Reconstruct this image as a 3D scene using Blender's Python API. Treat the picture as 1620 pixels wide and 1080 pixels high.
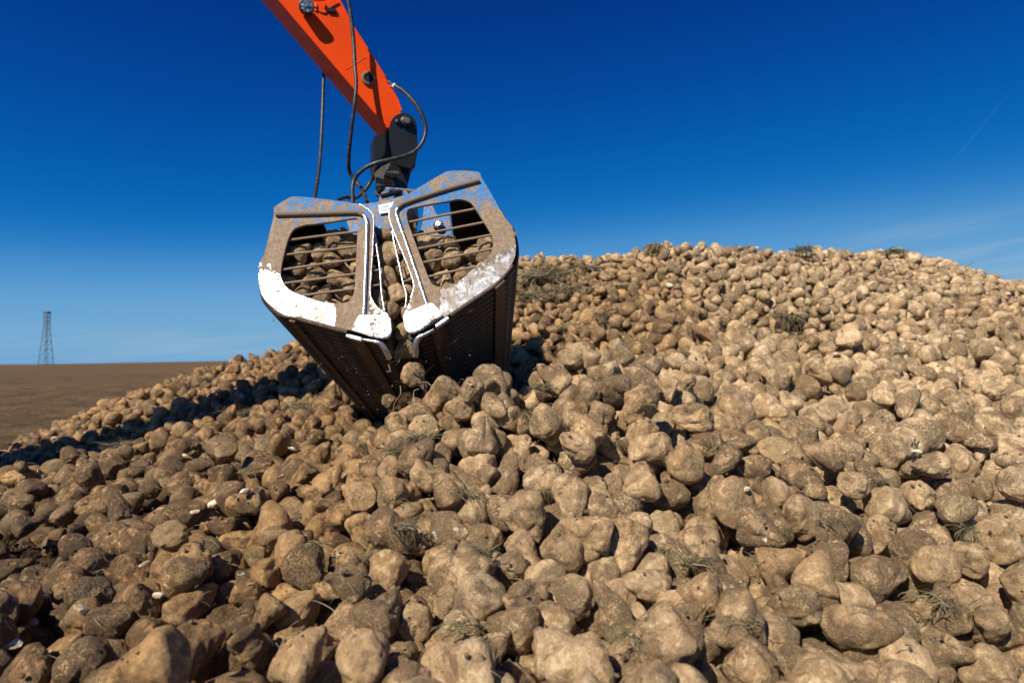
import bpy, bmesh, math, random, base64
import numpy as np
from mathutils import Vector, Matrix, Euler, Quaternion

scene = bpy.context.scene
for _o in list(bpy.data.objects): bpy.data.objects.remove(_o)
C = scene.collection

# ================================================================== camera, sky, sun, exposure
SUN_AZ, SUN_EL = math.radians(34), math.radians(42)      # light travels to the right of straight ahead, and down
_cd = bpy.data.cameras.new('camera'); _co = bpy.data.objects.new('camera', _cd); C.objects.link(_co)
_co.location = (0, 0, 0.95); _co.rotation_euler = (math.pi / 2 + math.radians(2.0), 0, 0)
_cd.sensor_width = 36; _cd.lens = 36 * 1000 / 1620; _cd.clip_start = .05; _cd.clip_end = 9000
_cd.dof.use_dof = True; _cd.dof.focus_distance = 2.25; _cd.dof.aperture_fstop = 3.1
scene.camera = _co

world = bpy.data.worlds.new('World'); scene.world = world; world.use_nodes = True
_nt = world.node_tree; _N = _nt.nodes; _L = _nt.links
_bg = _N['Background']
_sky = _N.new('ShaderNodeTexSky'); _sky.sky_type = 'NISHITA'; _sky.sun_disc = False
_sky.sun_elevation = SUN_EL; _sky.sun_rotation = math.pi + SUN_AZ
_sky.altitude = 300; _sky.air_density = 1.0; _sky.dust_density = .25; _sky.ozone_density = 3.0
# the photograph's deep, strongly saturated rendering of the same sky: recoloured by its brightness
_sg = _N.new('ShaderNodeSeparateColor'); _L.new(_sky.outputs[0], _sg.inputs[0])
_sm = _N.new('ShaderNodeMath'); _sm.operation = 'MULTIPLY'; _sm.inputs[1].default_value = .05; _L.new(_sg.outputs[1], _sm.inputs[0])
_rp = _N.new('ShaderNodeValToRGB'); _rp.color_ramp.interpolation = 'B_SPLINE'; _e = _rp.color_ramp.elements
for _k, (_p, _c) in enumerate(((.05, (.0005, .012, .12)), (.085, (.001, .038, .245)), (.115, (.0015, .075, .36)), (.15, (.002, .125, .455)), (.185, (.008, .17, .51)), (.22, (.055, .265, .60)), (.27, (.13, .36, .65)), (.34, (.19, .41, .64)))):
    _q = _e[_k] if _k < 2 else _e.new(_p)
    _q.position = _p; _q.color = (*_c, 1)
_L.new(_sm.outputs[0], _rp.inputs[0])
_hs = _N.new('ShaderNodeVectorMath'); _hs.operation = 'SCALE'; _hs.inputs['Scale'].default_value = 1 / .06; _L.new(_rp.outputs[0], _hs.inputs[0])
# thin cirrus: streaks low above the horizon
_tc = _N.new('ShaderNodeTexCoord'); _sx = _N.new('ShaderNodeSeparateXYZ'); _L.new(_tc.outputs['Generated'], _sx.inputs[0])
def _wm(op, a, b=None, c=None, clamp=False):
    n = _N.new('ShaderNodeMath'); n.operation = op; n.use_clamp = clamp
    for i, v in enumerate((a, b, c)):
        if v is None: continue
        if isinstance(v, (int, float)): n.inputs[i].default_value = v
        else: _L.new(v, n.inputs[i])
    return n.outputs[0]
def _wr(v, a, b, c=0., d=1.):
    n = _N.new('ShaderNodeMapRange'); n.interpolation_type = 'SMOOTHSTEP'
    _L.new(v, n.inputs[0])
    for i, q in enumerate((a, b, c, d)): n.inputs[i + 1].default_value = q
    return n.outputs[0]
_az = _wm('ARCTAN2', _sx.outputs[0], _sx.outputs[1]); _el = _wm('ARCSINE', _sx.outputs[2])
_cv = _N.new('ShaderNodeCombineXYZ'); _L.new(_wm('MULTIPLY', _az, 2.2), _cv.inputs[0])
_L.new(_wm('ADD', _wm('MULTIPLY', _el, 26.), _wm('MULTIPLY', _az, -3.)), _cv.inputs[1])
_n1 = _N.new('ShaderNodeTexNoise'); _n1.inputs['Scale'].default_value = 1.6; _n1.inputs['Detail'].default_value = 7; _n1.inputs['Roughness'].default_value = .62
_n1.inputs['Distortion'].default_value = .6
_L.new(_cv.outputs[0], _n1.inputs['Vector'])
_streak = _wr(_n1.outputs[0], .36, .72)
_patch = _wm('MULTIPLY', _wm('MULTIPLY', _wr(_az, .40, .62), _wr(_az, .95, .75)), _wm('MULTIPLY', _wr(_el, .205, .165), _wr(_el, .02, .10)))
_low = _wm('MULTIPLY', _wm('MULTIPLY', _wr(_el, .07, .03), _wr(_el, -.01, .0)), .38)
_cl = _wm('MULTIPLY', _streak, _wm('ADD', _wm('MULTIPLY', _patch, .42), _low), clamp=True)
# a faint old contrail high on the right
_d = _wm('ABSOLUTE', _wm('SUBTRACT', _wm('SUBTRACT', _el, .25), _wm('MULTIPLY', _wm('SUBTRACT', _az, .607), 1.16)))
_tr = _wm('MULTIPLY', _wm('MULTIPLY', _wr(_d, .004, .0), .025), _wm('MULTIPLY', _wr(_az, .598, .63), _wr(_az, .685, .65)))
_cl = _wm('ADD', _cl, _tr, clamp=True)
_mx = _N.new('ShaderNodeMix'); _mx.data_type = 'RGBA'; _L.new(_cl, _mx.inputs[0]); _L.new(_hs.outputs[0], _mx.inputs[6]); _mx.inputs[7].default_value = (6.2, 8.4, 10.6, 1)
_L.new(_mx.outputs[2], _bg.inputs['Color'])
_bg.inputs['Strength'].default_value = .0455

_sd = bpy.data.lights.new('sun', 'SUN'); _so = bpy.data.objects.new('sun', _sd); C.objects.link(_so)
SUN_DIR = Vector((math.sin(SUN_AZ) * math.cos(SUN_EL), math.cos(SUN_AZ) * math.cos(SUN_EL), -math.sin(SUN_EL)))
_so.rotation_euler = SUN_DIR.to_track_quat('-Z', 'Y').to_euler(); _so.location = (-4, -6, 9)
_sd.energy = 4.9; _sd.angle = math.radians(.53); _sd.color = (1.0, .94, .83)

vs = scene.view_settings; vs.view_transform = 'Standard'; vs.look = 'None'; vs.exposure = .4; vs.gamma = 1; vs.use_curve_mapping = False

# ------------------------------------------------------------------ geometry of the view, used to place things

F = 1000.0                       # focal length in pixels of the 1620 wide photograph
CAM = Vector((0.0, 0.0, 0.95))
PITCH = math.radians(2.0)
FWD = Vector((0, math.cos(PITCH), math.sin(PITCH)))
UPV = Vector((0, -math.sin(PITCH), math.cos(PITCH)))

def ray(px, py):
    return FWD + Vector((1, 0, 0)) * ((px - 810) / F) + UPV * ((540 - py) / F)

def at(px, py, depth):
    r = ray(px, py)
    return CAM + r * (depth / r.y)

def on_plane(px, py, p0, n):
    r = ray(px, py)
    return CAM + r * ((p0 - CAM).dot(n) / r.dot(n))

# ------------------------------------------------------------------ the heap of beets as a height field
HEAP = [  # column, row, distance
    (810,1080,1.27),(400,1080,1.4),(1500,1080,1.4),(1200,1080,1.3),(1750,1080,1.45),
    (300,950,1.7),(600,950,1.7),(850,950,1.65),(1100,950,1.6),(1400,950,1.65),(1800,950,1.8),
    (800,800,1.9),(450,820,2.2),(250,810,3.0),(1100,820,2.0),(1400,800,2.4),(1700,800,2.6),
    (700,675,2.25),(760,622,2.3),(900,568,2.40),(970,576,2.46),(1040,622,2.55),(800,700,2.2),(1000,700,2.2),(1200,700,2.7),(1500,700,3.0),(1700,700,3.2),
    (620,722,2.55),(400,740,3.5),(250,750,4.0),(140,735,5.0),
    (1100,610,3.5),(1300,610,3.8),(1500,610,4.0),(1700,610,4.2),(560,640,4.5),(450,650,4.8),(300,660,5.3),(160,685,6.0),
    (1000,525,4.8),(1200,525,4.9),(1500,525,5.0),(1720,525,5.2),(870,530,5.4),
    (900,455,6.5),(1100,455,5.8),(1400,455,6.2),(1600,500,6.5),(1750,520,6.7),
    (850,409,7.5),(905,412,7.6),(960,414,7.5),(1000,402,7.3),(1050,388,7.2),(1120,396,7.2),(1180,396,7.2),(1230,406,7.4),(1290,397,7.5),(1340,408,7.8),
    (1420,399,8.0),(1500,424,8.3),(1560,446,8.4),(1620,464,8.5),(1800,500,8.6),
    (700,440,7.3),(580,500,6.9),(480,546,6.5),(440,562,6.6),(400,573,6.8),(350,580,6.9),(300,594,7.0),(200,630,7.2),(120,664,7.2),(60,697,7.0),
]
HEAP_W = [ # x, y, z in metres: behind the crest, under the grab, out of the frame
    (.15,3.0,.66),(.5,3.0,.74),(-.45,3.0,.40),(-.7,3.4,.34),(-.5,4.0,.42),(-.2,3.8,.46),(-.9,3.9,.45),(.2,4.4,.62),(-.2,4.7,.62),
    (-7,9.5,0),(-4,10,.0),(-1,10.5,.2),(2,11,.5),(5,11.5,.8),(8,11,.7),(11,9,.5),(10,6,.9),(7,4,.6),(4.5,2,.35),(3,0,.25),
    (0,0,.25),(-1,0,.15),(0,-1.5,.15),(2,-1.5,.15),(-3,0,-.1),(-3,1.5,-.08),(-2,1.2,-.02),(-2.4,2.2,-.02),(-3.4,3.6,-.02),(-5,5,-.05),(-7,7,-.1),(-5,3,-.15),
    (-9,9,-.2),(-6,0,-.2),
    (6,14,-.1),(0,13,-.1),(12,12,-.1),(14,5,0),(9,1,0),(5,-2,0),
]
_pts = []
for (a, b, d) in HEAP:
    p = at(a, b, d); _pts.append((p.x, p.y, p.z))
_P = np.array(_pts + HEAP_W, float)
def _kern(r): return np.sqrt(r * r + 0.05)
_K = _kern(np.linalg.norm(_P[:, None, :2] - _P[None, :, :2], axis=2))
_n = len(_P)
_A = np.zeros((_n + 3, _n + 3)); _A[:_n, :_n] = _K + np.eye(_n) * -.02
_A[:_n, _n] = 1; _A[:_n, _n + 1:] = _P[:, :2]; _A[_n, :_n] = 1; _A[_n + 1:, :_n] = _P[:, :2].T
_W = np.linalg.solve(_A, np.concatenate([_P[:, 2], [0, 0, 0]]))

def heap(x, y):
    """height of the beet surface above the soil (numpy arrays)"""
    x = np.asarray(x, float); y = np.asarray(y, float)
    sh = x.shape; q = np.stack([x.ravel(), y.ravel()], 1)
    out = np.empty(len(q))
    for i in range(0, len(q), 4000):
        c = q[i:i + 4000]
        k = _kern(np.linalg.norm(c[:, None] - _P[None, :, :2], axis=2))
        out[i:i + 4000] = k @ _W[:_n] + _W[_n] + c @ _W[_n + 1:]
    return out.reshape(sh)

# ------------------------------------------------------------------ noise and beet shapes
class Noise:
    """smooth random field: a sum of cosines with random directions"""
    def __init__(s, seed, freq, n=22):
        r = np.random.RandomState(seed)
        v = r.normal(size=(n, 3)); v /= np.linalg.norm(v, axis=1)[:, None]
        s.k = v * freq * r.uniform(.6, 1.5, (n, 1)); s.p = r.uniform(0, 6.283, n); s.a = math.sqrt(2. / n)
    def __call__(s, P):
        return np.cos(P @ s.k.T + s.p).sum(1) * s.a

_ico = {}
def ico(level):
    if level not in _ico:
        bm = bmesh.new(); bmesh.ops.create_icosphere(bm, subdivisions=level, radius=1)
        v = np.array([q.co[:] for q in bm.verts]); f = np.array([[q.index for q in g.verts] for g in bm.faces])
        bm.free(); _ico[level] = (v, f)
    return _ico[level]

KINDS = ['tapered', 'round', 'long', 'squat', 'bent', 'forked', 'stubby', 'lumpy']
N_VAR = 24
def beet_shape(var, level):
    """sugar beet, crown towards +z, mean width about 1, returned as vertices, triangles"""
    rs = np.random.RandomState(700 + var); kind = KINDS[var % 8]
    V, Fc = ico(level)
    s = np.arccos(np.clip(V[:, 2], -1, 1)) / math.pi
    u = rs.uniform
    S = [0, .10, .2, .32, .45, .58, .72, .86, 1]
    R = {'tapered': [0, .24, .40, .50, .49, .39, .26, .15, 0], 'round': [0, .26, .43, .52, .53, .47, .33, .18, 0],
         'long': [0, .20, .34, .42, .42, .37, .28, .17, 0], 'squat': [0, .32, .50, .58, .56, .46, .30, .16, 0],
         'bent': [0, .22, .37, .46, .45, .37, .26, .15, 0], 'forked': [0, .24, .40, .49, .50, .42, .30, .16, 0],
         'stubby': [0, .30, .47, .52, .51, .47, .38, .24, 0], 'lumpy': [0, .24, .42, .50, .47, .38, .26, .15, 0]}[kind]
    Z = {'tapered': [.46, .45, .40, .26, .04, -.22, -.50, -.72, -.86], 'round': [.46, .45, .40, .26, .04, -.18, -.38, -.56, -.68],
         'long': [.60, .58, .52, .36, .12, -.16, -.46, -.74, -.88], 'squat': [.36, .355, .31, .2, .03, -.16, -.34, -.50, -.64],
         'bent': [.50, .48, .42, .28, .05, -.2, -.5, -.74, -.86], 'forked': [.46, .45, .4, .26, .04, -.2, -.44, -.66, -.78],
         'stubby': [.50, .495, .46, .32, .08, -.16, -.36, -.48, -.5], 'lumpy': [.48, .46, .40, .28, .04, -.2, -.44, -.68, -.84]}[kind]
    R = np.array(R) * u(.93, 1.07, 9); Z = np.array(Z) + u(-.02, .02, 9)
    if kind in ('tapered', 'squat', 'stubby', 'round') and var % 3 != 1: Z[:3] = Z[2] + np.array([.02, .03, .0]) + .01
    xs = np.linspace(-.3, 1.3, 321)
    def prof(a, mir):
        ss = np.concatenate([[-.2, -.1], S, [1.14, 1.28]])
        aa = np.concatenate([[mir * a[2], mir * a[1]], a, [mir * a[-2], mir * a[-3]]]) if mir < 0 else np.concatenate([[a[2], a[1]], a, [a[-2], a[-3]]])
        y = np.interp(xs, ss, aa); w = np.hanning(17); w /= w.sum()
        return np.convolve(y, w, 'same')
    r = np.maximum(np.interp(s, xs, prof(R, -1)), 0); z = np.interp(s, xs, prof(Z, 1))
    ph = np.arctan2(V[:, 1], V[:, 0])
    rad = np.hypot(V[:, 0], V[:, 1]) + 1e-9
    P = np.stack([V[:, 0] / rad * r, V[:, 1] / rad * r, z], 1)
    body = np.sin(np.clip(s, 0, 1) * math.pi) ** .7
    # non round section, root grooves on two sides, lumps
    P[:, 0] *= u(.92, 1.12); P[:, 1] *= u(.86, 1.0)
    N = P - np.array([0, 0, .35]) * 0; nn = np.linalg.norm(N * [1, 1, .55], axis=1)[:, None] + 1e-6; N = N * [1, 1, .55] / nn
    n1 = Noise(var * 7 + 1, 2.6); n2 = Noise(var * 7 + 2, 6.5); n3 = Noise(var * 7 + 3, 15); n4 = Noise(var * 7 + 4, 34, 40)
    w1 = {'lumpy': .075, 'forked': .055, 'bent': .045}.get(kind, .036)
    d = w1 * n1(P) + .042 * (np.minimum(np.abs(n2(P)), 1.3) - .6) + .010 * n3(P)
    for g in range(2):
        p0 = rs.uniform(0, 6.28) if g == 0 else p0 + math.pi + .3
        dp = np.angle(np.exp(1j * (ph - p0 - .35 * n1(P * [0, 0, 1]))))
        d -= .06 * np.exp(-(dp / .22) ** 2) * body * np.clip((s - .25) * 4, 0, 1)
    d += .005 * np.sin(z * 41 + 5 * n1(P)) * body * np.clip(n2(P * .6) - .2, 0, 1)      # wrinkle rings
    if level >= 4:
        q = n4(P); d += .0045 * q + .012 * np.clip(np.abs(n3(P * 1.3)) - 1.1, 0, 1)
        d -= .02 * np.exp(-(n2(P * 1.7 + 3) / .10) ** 2) * np.clip(n1(P * .9 + 2) - .3, 0, 1)   # cracks
    # crown scar
    cr = np.clip((.17 - s) / .17, 0, 1)
    d += cr * .012 * np.sin(r * 46 + 2 * n2(P)) - .03 * np.clip(1 - r / .09, 0, 1) * cr
    if level >= 3: d += cr * .022 * np.clip(n3(P * 1.2) * .8 + .4 * n4(P * .7), -1, 1.6)
    P = P + N * d[:, None]
    zz = P[:, 2]
    if kind == 'bent': P[:, 0] += .38 * np.clip(-zz + .1, 0, 2) ** 2
    elif kind == 'forked':
        m = np.clip(-zz - .1, 0, 1)
        P[:, 0] += np.sign(P[:, 0]) * m * .30 * np.clip(np.abs(P[:, 0]) * 8, 0, 1); P[:, 1] *= 1 - m * .5
    else: P[:, 0] += u(-.28, .28) * np.clip(-zz, 0, 2) ** 2
    P[:, 1] += u(-.12, .12) * zz ** 2
    P -= (P.max(0) + P.min(0)) / 2
    return P, Fc

def mesh_from(name, P, Fc, smooth=True):
    me = bpy.data.meshes.new(name)
    me.vertices.add(len(P)); me.vertices.foreach_set('co', np.asarray(P, np.float32).ravel())
    k = Fc.shape[1]
    me.loops.add(len(Fc) * k); me.loops.foreach_set('vertex_index', Fc.astype(np.int32).ravel())
    me.polygons.add(len(Fc)); me.polygons.foreach_set('loop_start', np.arange(0, len(Fc) * k, k, dtype=np.int32))
    me.polygons.foreach_set('loop_total', np.full(len(Fc), k, np.int32))
    me.polygons.foreach_set('use_smooth', np.full(len(Fc), smooth))
    me.update(calc_edges=True)
    return me

# ------------------------------------------------------------------ the grab: its own frame and outlines
AX = Vector((-.03, 1, -.30)).normalized()          # long axis of the grab, away from the viewer and down
G0 = at(612, 400, 2.7)                             # middle of the near side plates
GU = (Vector((1, 0, 0)) - AX * AX.x).normalized()  # across
GV = GU.cross(AX).normalized()                     # upwards within the plate
if GV.z < 0: GV = -GV
GL = 2.15                                          # length of the jaws
GM = Matrix((( GU.x, AX.x, GV.x, G0.x), (GU.y, AX.y, GV.y, G0.y), (GU.z, AX.z, GV.z, G0.z), (0, 0, 0, 1)))
def uv(px, py):
    p = on_plane(px, py, G0, AX) - G0
    return (p.dot(GU), p.dot(GV))
L_OUT = [(433,328),(455.5,313.8),(471,310.7),(520,316),(569,323),(584,333),(590.7,344),(591,367),(588,420),(585.5,460),(589,475.5),(600,489),(613,496.7),(618,504),(619,522),(613,534),(585,529),(555,522),
         (542,520),(505,511),(469,501),(450,498),(429,484),(413,464),(409,433),(411,415),(418,402),(426.7,367),(433,342)]
L_OPEN = [(482,355.5),(506.7,353),(540,348),(562,345),(566.5,349),(566,360),(564.4,389),(562.5,430),(561,455.6),(558,468),(550,477.5),(533,479.6),(511,477.8),(482,469),(460,460),(447.8,446.7),(444,429),(450,398),(457.8,373),(466.7,361)]
R_OUT = [(616,335),(623,321),(652,303),(698.5,275.6),(710,271),(722,270),(755.6,271.7),(761,279.4),(781.5,314.4),(799.6,345.6),(810,358.5),(815.7,384.5),(814.7,405),(807,421),(792,439),(779,450.6),(745,474),(711.5,496),
         (697,505),(678,516),(659.6,524.5),(649,526),(642,521),(637.6,500),(641.5,491),(650,472),(654.4,457),(653,441.5),(639,405),(622,364),(616,345.6)]
R_OPEN = [(643,338),(645,332),(652,329),(680,323),(709,318),(724.5,315),(740,318),(750,327),(766,352),(779,374),(779.4,389.6),(772.4,405),(745,428.5),(722,446.7),(698.5,453),(685.6,450.6),(677.8,439),(662,397),(646.7,356)]
# lower outline of each jaw that the bent bars follow, from the outer top corner round to the lip
L_SEC = [(433,332),(426.7,367),(418,402),(411,415),(409.5,433),(413,464),(429,484),(450,498),(469,501),(505,511),(542,520),(585,529),(613,534)]
R_SEC = [(759,277),(781.5,314.4),(799.6,345.6),(810,358.5),(815.7,384.5),(814.7,405),(807,421),(792,439),(779,450.6),(745,474),(711.5,496),(678,516),(649,526)]

# ================================================================== materials
class Mat:
    def __init__(s, name, rough=.7, metallic=0., color=(.5, .5, .5)):
        s.m = bpy.data.materials.new(name); s.m.use_nodes = True; s.t = s.m.node_tree; s.N = s.t.nodes; s.L = s.t.links
        s.b = s.N['Principled BSDF']; s.set('Roughness', rough); s.set('Metallic', metallic); s.set('Base Color', (*color, 1))
    def set(s, k, v):
        if hasattr(v, 'is_output'): s.L.new(v, s.b.inputs[k])
        else: s.b.inputs[k].default_value = v
    def _in(s, sock, v):
        if v is None: return
        if hasattr(v, 'is_output'): s.L.new(v, sock)
        elif isinstance(v, (tuple, list)) and len(v) == 3 and sock.type == 'RGBA': sock.default_value = (*v, 1)
        else: sock.default_value = v
    def math(s, op, a, b=None, c=None, clamp=False):
        n = s.N.new('ShaderNodeMath'); n.operation = op; n.use_clamp = clamp
        for i, v in enumerate((a, b, c)): s._in(n.inputs[i], v)
        return n.outputs[0]
    def rng(s, v, a, b, c=0., d=1.):
        n = s.N.new('ShaderNodeMapRange'); n.interpolation_type = 'SMOOTHSTEP'
        for i, q in enumerate((v, a, b, c, d)): s._in(n.inputs[i], q)
        return n.outputs[0]
    def mix(s, f, a, b):
        n = s.N.new('ShaderNodeMix'); n.data_type = 'RGBA'
        s._in(n.inputs[0], f); s._in(n.inputs[6], a); s._in(n.inputs[7], b); return n.outputs[2]
    def noise(s, scale, detail=4, rough=.55, vec=None, dist=0.):
        n = s.N.new('ShaderNodeTexNoise'); n.inputs['Scale'].default_value = scale; n.inputs['Detail'].default_value = detail
        n.inputs['Roughness'].default_value = rough; n.inputs['Distortion'].default_value = dist
        s._in(n.inputs['Vector'], vec if vec is not None else s.obj()); return n.outputs[0]
    def voro(s, scale, vec=None, feature='F1'):
        n = s.N.new('ShaderNodeTexVoronoi'); n.inputs['Scale'].default_value = scale; n.feature = feature
        s._in(n.inputs['Vector'], vec if vec is not None else s.obj()); return n.outputs[0]
    def obj(s):
        if not hasattr(s, 'tc'): s.tc = s.N.new('ShaderNodeTexCoord')
        return s.tc.outputs['Object']
    def geo(s, k='Position'):
        if not hasattr(s, 'g'): s.g = s.N.new('ShaderNodeNewGeometry')
        return s.g.outputs[k]
    def xyz(s, v):
        n = s.N.new('ShaderNodeSeparateXYZ'); s._in(n.inputs[0], v); return n.outputs
    def vmath(s, op, a, b):
        n = s.N.new('ShaderNodeVectorMath'); n.operation = op; s._in(n.inputs[0], a)
        if op == 'SCALE': s._in(n.inputs['Scale'], b)
        else: s._in(n.inputs[1], b)
        return n.outputs[0]
    def attr(s, name, vec=False):
        n = s.N.new('ShaderNodeAttribute'); n.attribute_name = name; return n.outputs['Vector' if vec else 'Fac']
    def bump(s, h, strength, dist, prev=None):
        n = s.N.new('ShaderNodeBump'); n.inputs['Strength'].default_value = strength; n.inputs['Distance'].default_value = dist
        s._in(n.inputs['Height'], h)
        if prev is not None: s.L.new(prev, n.inputs['Normal'])
        s.L.new(n.outputs[0], s.b.inputs['Normal']); return n.outputs[0]

def make_beet_mat():
    m = Mat('beet_skin', .8)
    oi = m.N.new('ShaderNodeObjectInfo')
    rnd = m.math('FRACT', m.math('ADD', m.attr('rnd'), oi.outputs['Random']))
    rnd2 = m.math('FRACT', m.math('MULTIPLY', rnd, 17.31)); rnd3 = m.math('FRACT', m.math('MULTIPLY', rnd, 71.7))
    bc0 = m.attr('bc', True)
    cv = m.N.new('ShaderNodeCombineXYZ'); m.L.new(m.math('MULTIPLY', rnd, 37.), cv.inputs[0]); m.L.new(m.math('MULTIPLY', rnd2, 23.), cv.inputs[1])
    bc = m.vmath('ADD', bc0, cv.outputs[0])
    pos = m.xyz(m.geo())
    # left flank freshly dug, moist, brown, partly vignette put into the colour; rest dusty
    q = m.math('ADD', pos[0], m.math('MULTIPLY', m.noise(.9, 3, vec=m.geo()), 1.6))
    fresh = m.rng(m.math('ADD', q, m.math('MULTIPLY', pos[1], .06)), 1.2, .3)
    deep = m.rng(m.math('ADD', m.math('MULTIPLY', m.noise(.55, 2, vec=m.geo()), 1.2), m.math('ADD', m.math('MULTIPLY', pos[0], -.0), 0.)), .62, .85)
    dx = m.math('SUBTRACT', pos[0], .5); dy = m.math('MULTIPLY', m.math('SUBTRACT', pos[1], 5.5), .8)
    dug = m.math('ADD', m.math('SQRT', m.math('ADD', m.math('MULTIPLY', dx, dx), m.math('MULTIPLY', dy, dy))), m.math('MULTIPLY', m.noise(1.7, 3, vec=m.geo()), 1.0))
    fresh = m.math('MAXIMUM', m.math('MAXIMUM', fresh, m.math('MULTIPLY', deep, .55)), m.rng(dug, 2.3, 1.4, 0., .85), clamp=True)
    n1 = m.noise(1.6, 5, .6, bc, .4); n2 = m.noise(5.5, 6, .62, bc, .3); n3 = m.noise(22, 6, .65, bc); n4 = m.noise(75, 3, .6, bc)
    dust = m.mix(rnd, (.49, .315, .16), (.70, .485, .275))
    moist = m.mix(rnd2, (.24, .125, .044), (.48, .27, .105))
    held = m.math('MULTIPLY', m.rng(pos[2], .90, 1.02), m.rng(pos[1], 4.2, 3.8))      # the load in the grab gets less of the moist brown
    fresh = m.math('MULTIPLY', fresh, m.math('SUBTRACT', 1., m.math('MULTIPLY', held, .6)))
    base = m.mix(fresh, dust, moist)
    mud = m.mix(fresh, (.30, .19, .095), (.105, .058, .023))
    f_mud = m.rng(m.math('ADD', m.math('ADD', m.math('MULTIPLY', n1, .65), m.math('MULTIPLY', n2, .35)), m.math('MULTIPLY', m.math('SUBTRACT', rnd3, .5), .22)), .47, .56)
    f_mud = m.math('MULTIPLY', f_mud, m.rng(n3, .32, .52))
    c = m.mix(m.math('MULTIPLY', f_mud, .75), base, mud)
    wetmud_shade = m.math('MULTIPLY', m.rng(m.math('ADD', pos[0], m.math('MULTIPLY', m.noise(1.3, 3, vec=m.geo()), .9)), -.15, -1.0), m.math('MULTIPLY', m.rng(pos[1], 5.5, 3.5), m.math('SUBTRACT', 1., held)))  # wet mud, with the shade of the lower left also put into the colour
    c = m.mix(m.math('MULTIPLY', wetmud_shade, m.rng(n1, .30, .66, .92, .4)), c, (.115, .062, .025))
    # bare skin, pinker and smoother, where the dirt has rubbed off
    bare = m.math('MULTIPLY', m.rng(n2, .48, .60), m.rng(n1, .56, .42))
    c = m.mix(m.math('MULTIPLY', bare, .75), c, m.mix(fresh, (.80, .60, .39), (.60, .37, .17)))
    # speckle of dark crumbs
    sp = m.rng(m.noise(34, 5, .75, bc), .56, .64)
    c = m.mix(m.math('MULTIPLY', sp, .45), c, m.mix(fresh, (.16, .10, .055), (.05, .028, .014)))
    c = m.mix(m.math('MULTIPLY', m.rng(n4, .40, .30), .35), c, m.mix(fresh, (.66, .52, .36), (.45, .30, .16)))
    # fine dark wrinkles and scratches
    wr = m.math('MULTIPLY', m.rng(m.math('ABSOLUTE', m.math('SUBTRACT', m.noise(7.5, 5, .6, bc, 1.6), .5)), .022, .004), m.rng(n1, .45, .60))
    c = m.mix(m.math('MULTIPLY', wr, .6), c, (.10, .065, .035))
    # dark bruises on a few, white broken flesh on a few
    br = m.math('MULTIPLY', m.rng(m.noise(2.1, 5, .65, bc), .60, .70), m.rng(rnd2, .5, .7))
    c = m.mix(m.math('MULTIPLY', br, .75), c, (.085, .07, .055))
    wf = m.math('MULTIPLY', m.rng(m.noise(2.6, 3, .5, m.vmath('ADD', bc, (9, 3, 5))), .715, .735), m.rng(rnd3, .5, .6))
    c = m.mix(m.math('MULTIPLY', wf, .9), c, (.78, .72, .6))
    # crown scar, towards +z of each beet: rough, darker, with stubs
    bz = m.xyz(bc0); cz = m.math('SUBTRACT', bz[2], m.math('MULTIPLY', m.math('ADD', m.math('MULTIPLY', bz[0], bz[0]), m.math('MULTIPLY', bz[1], bz[1])), .6))
    cr = m.rng(m.math('ADD', cz, m.math('MULTIPLY', m.math('SUBTRACT', n2, .5), .25)), .33, .46)
    c = m.mix(m.math('MULTIPLY', cr, .38), c, m.mix(m.rng(n3, .35, .62), (.10, .066, .034), (.44, .31, .165)))
    c = m.mix(m.math('MULTIPLY', m.math('MULTIPLY', cr, m.rng(rnd, .7, .85)), .3), c, (.30, .22, .10))
    rr = m.math('SQRT', m.math('ADD', m.math('MULTIPLY', bz[0], bz[0]), m.math('MULTIPLY', bz[1], bz[1])))
    ring = m.math('MULTIPLY', cr, m.rng(m.math('SINE', m.math('ADD', m.math('MULTIPLY', rr, 44.), m.math('MULTIPLY', n2, 9.))), .3, .9))
    c = m.mix(m.math('MULTIPLY', ring, .2), c, (.12, .08, .04))
    c = m.mix(1., c, c); gn = m.N.new('ShaderNodeMix'); gn.data_type = 'RGBA'; gn.blend_type = 'MULTIPLY'; gn.inputs[0].default_value = 1.
    gv = m.N.new('ShaderNodeCombineXYZ'); g_ = m.math('MULTIPLY', m.rng(n3, .30, .66, .86, 1.10), m.rng(n2, .35, .65, .86, 1.12))
    m.L.new(g_, gv.inputs[0]); m.L.new(m.math('MULTIPLY', g_, .99), gv.inputs[1]); m.L.new(m.math('MULTIPLY', g_, .95), gv.inputs[2])
    m.L.new(c, gn.inputs[6]); m.L.new(gv.outputs[0], gn.inputs[7]); c = gn.outputs[2]
    m.set('Base Color', c)
    r = m.mix(bare, (.78,) * 3, (.30,) * 3); r2 = m.math('SUBTRACT', m.xyz(r)[0], m.math('MULTIPLY', fresh, m.rng(n2, .4, .6, .0, .32)))
    m.set('Roughness', m.math('SUBTRACT', r2, m.rng(n3, .5, .7, 0., .18)))
    m.b.inputs['Specular IOR Level'].default_value = .5
    b0 = m.bump(n2, .3, .012); b1 = m.bump(n3, .75, .010, b0); b2 = m.bump(m.noise(48, 8, .75, bc), .75, .004, b1)
    b2 = m.bump(m.math('SUBTRACT', f_mud, m.math('MULTIPLY', wr, .8)), .6, .004, b2)
    cracks = m.voro(4.2, m.vmath('ADD', bc, m.vmath('SCALE', cv.outputs[0], 1.)), 'DISTANCE_TO_EDGE') if False else None
    return m.m
M = {}
M['beet'] = make_beet_mat()

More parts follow.
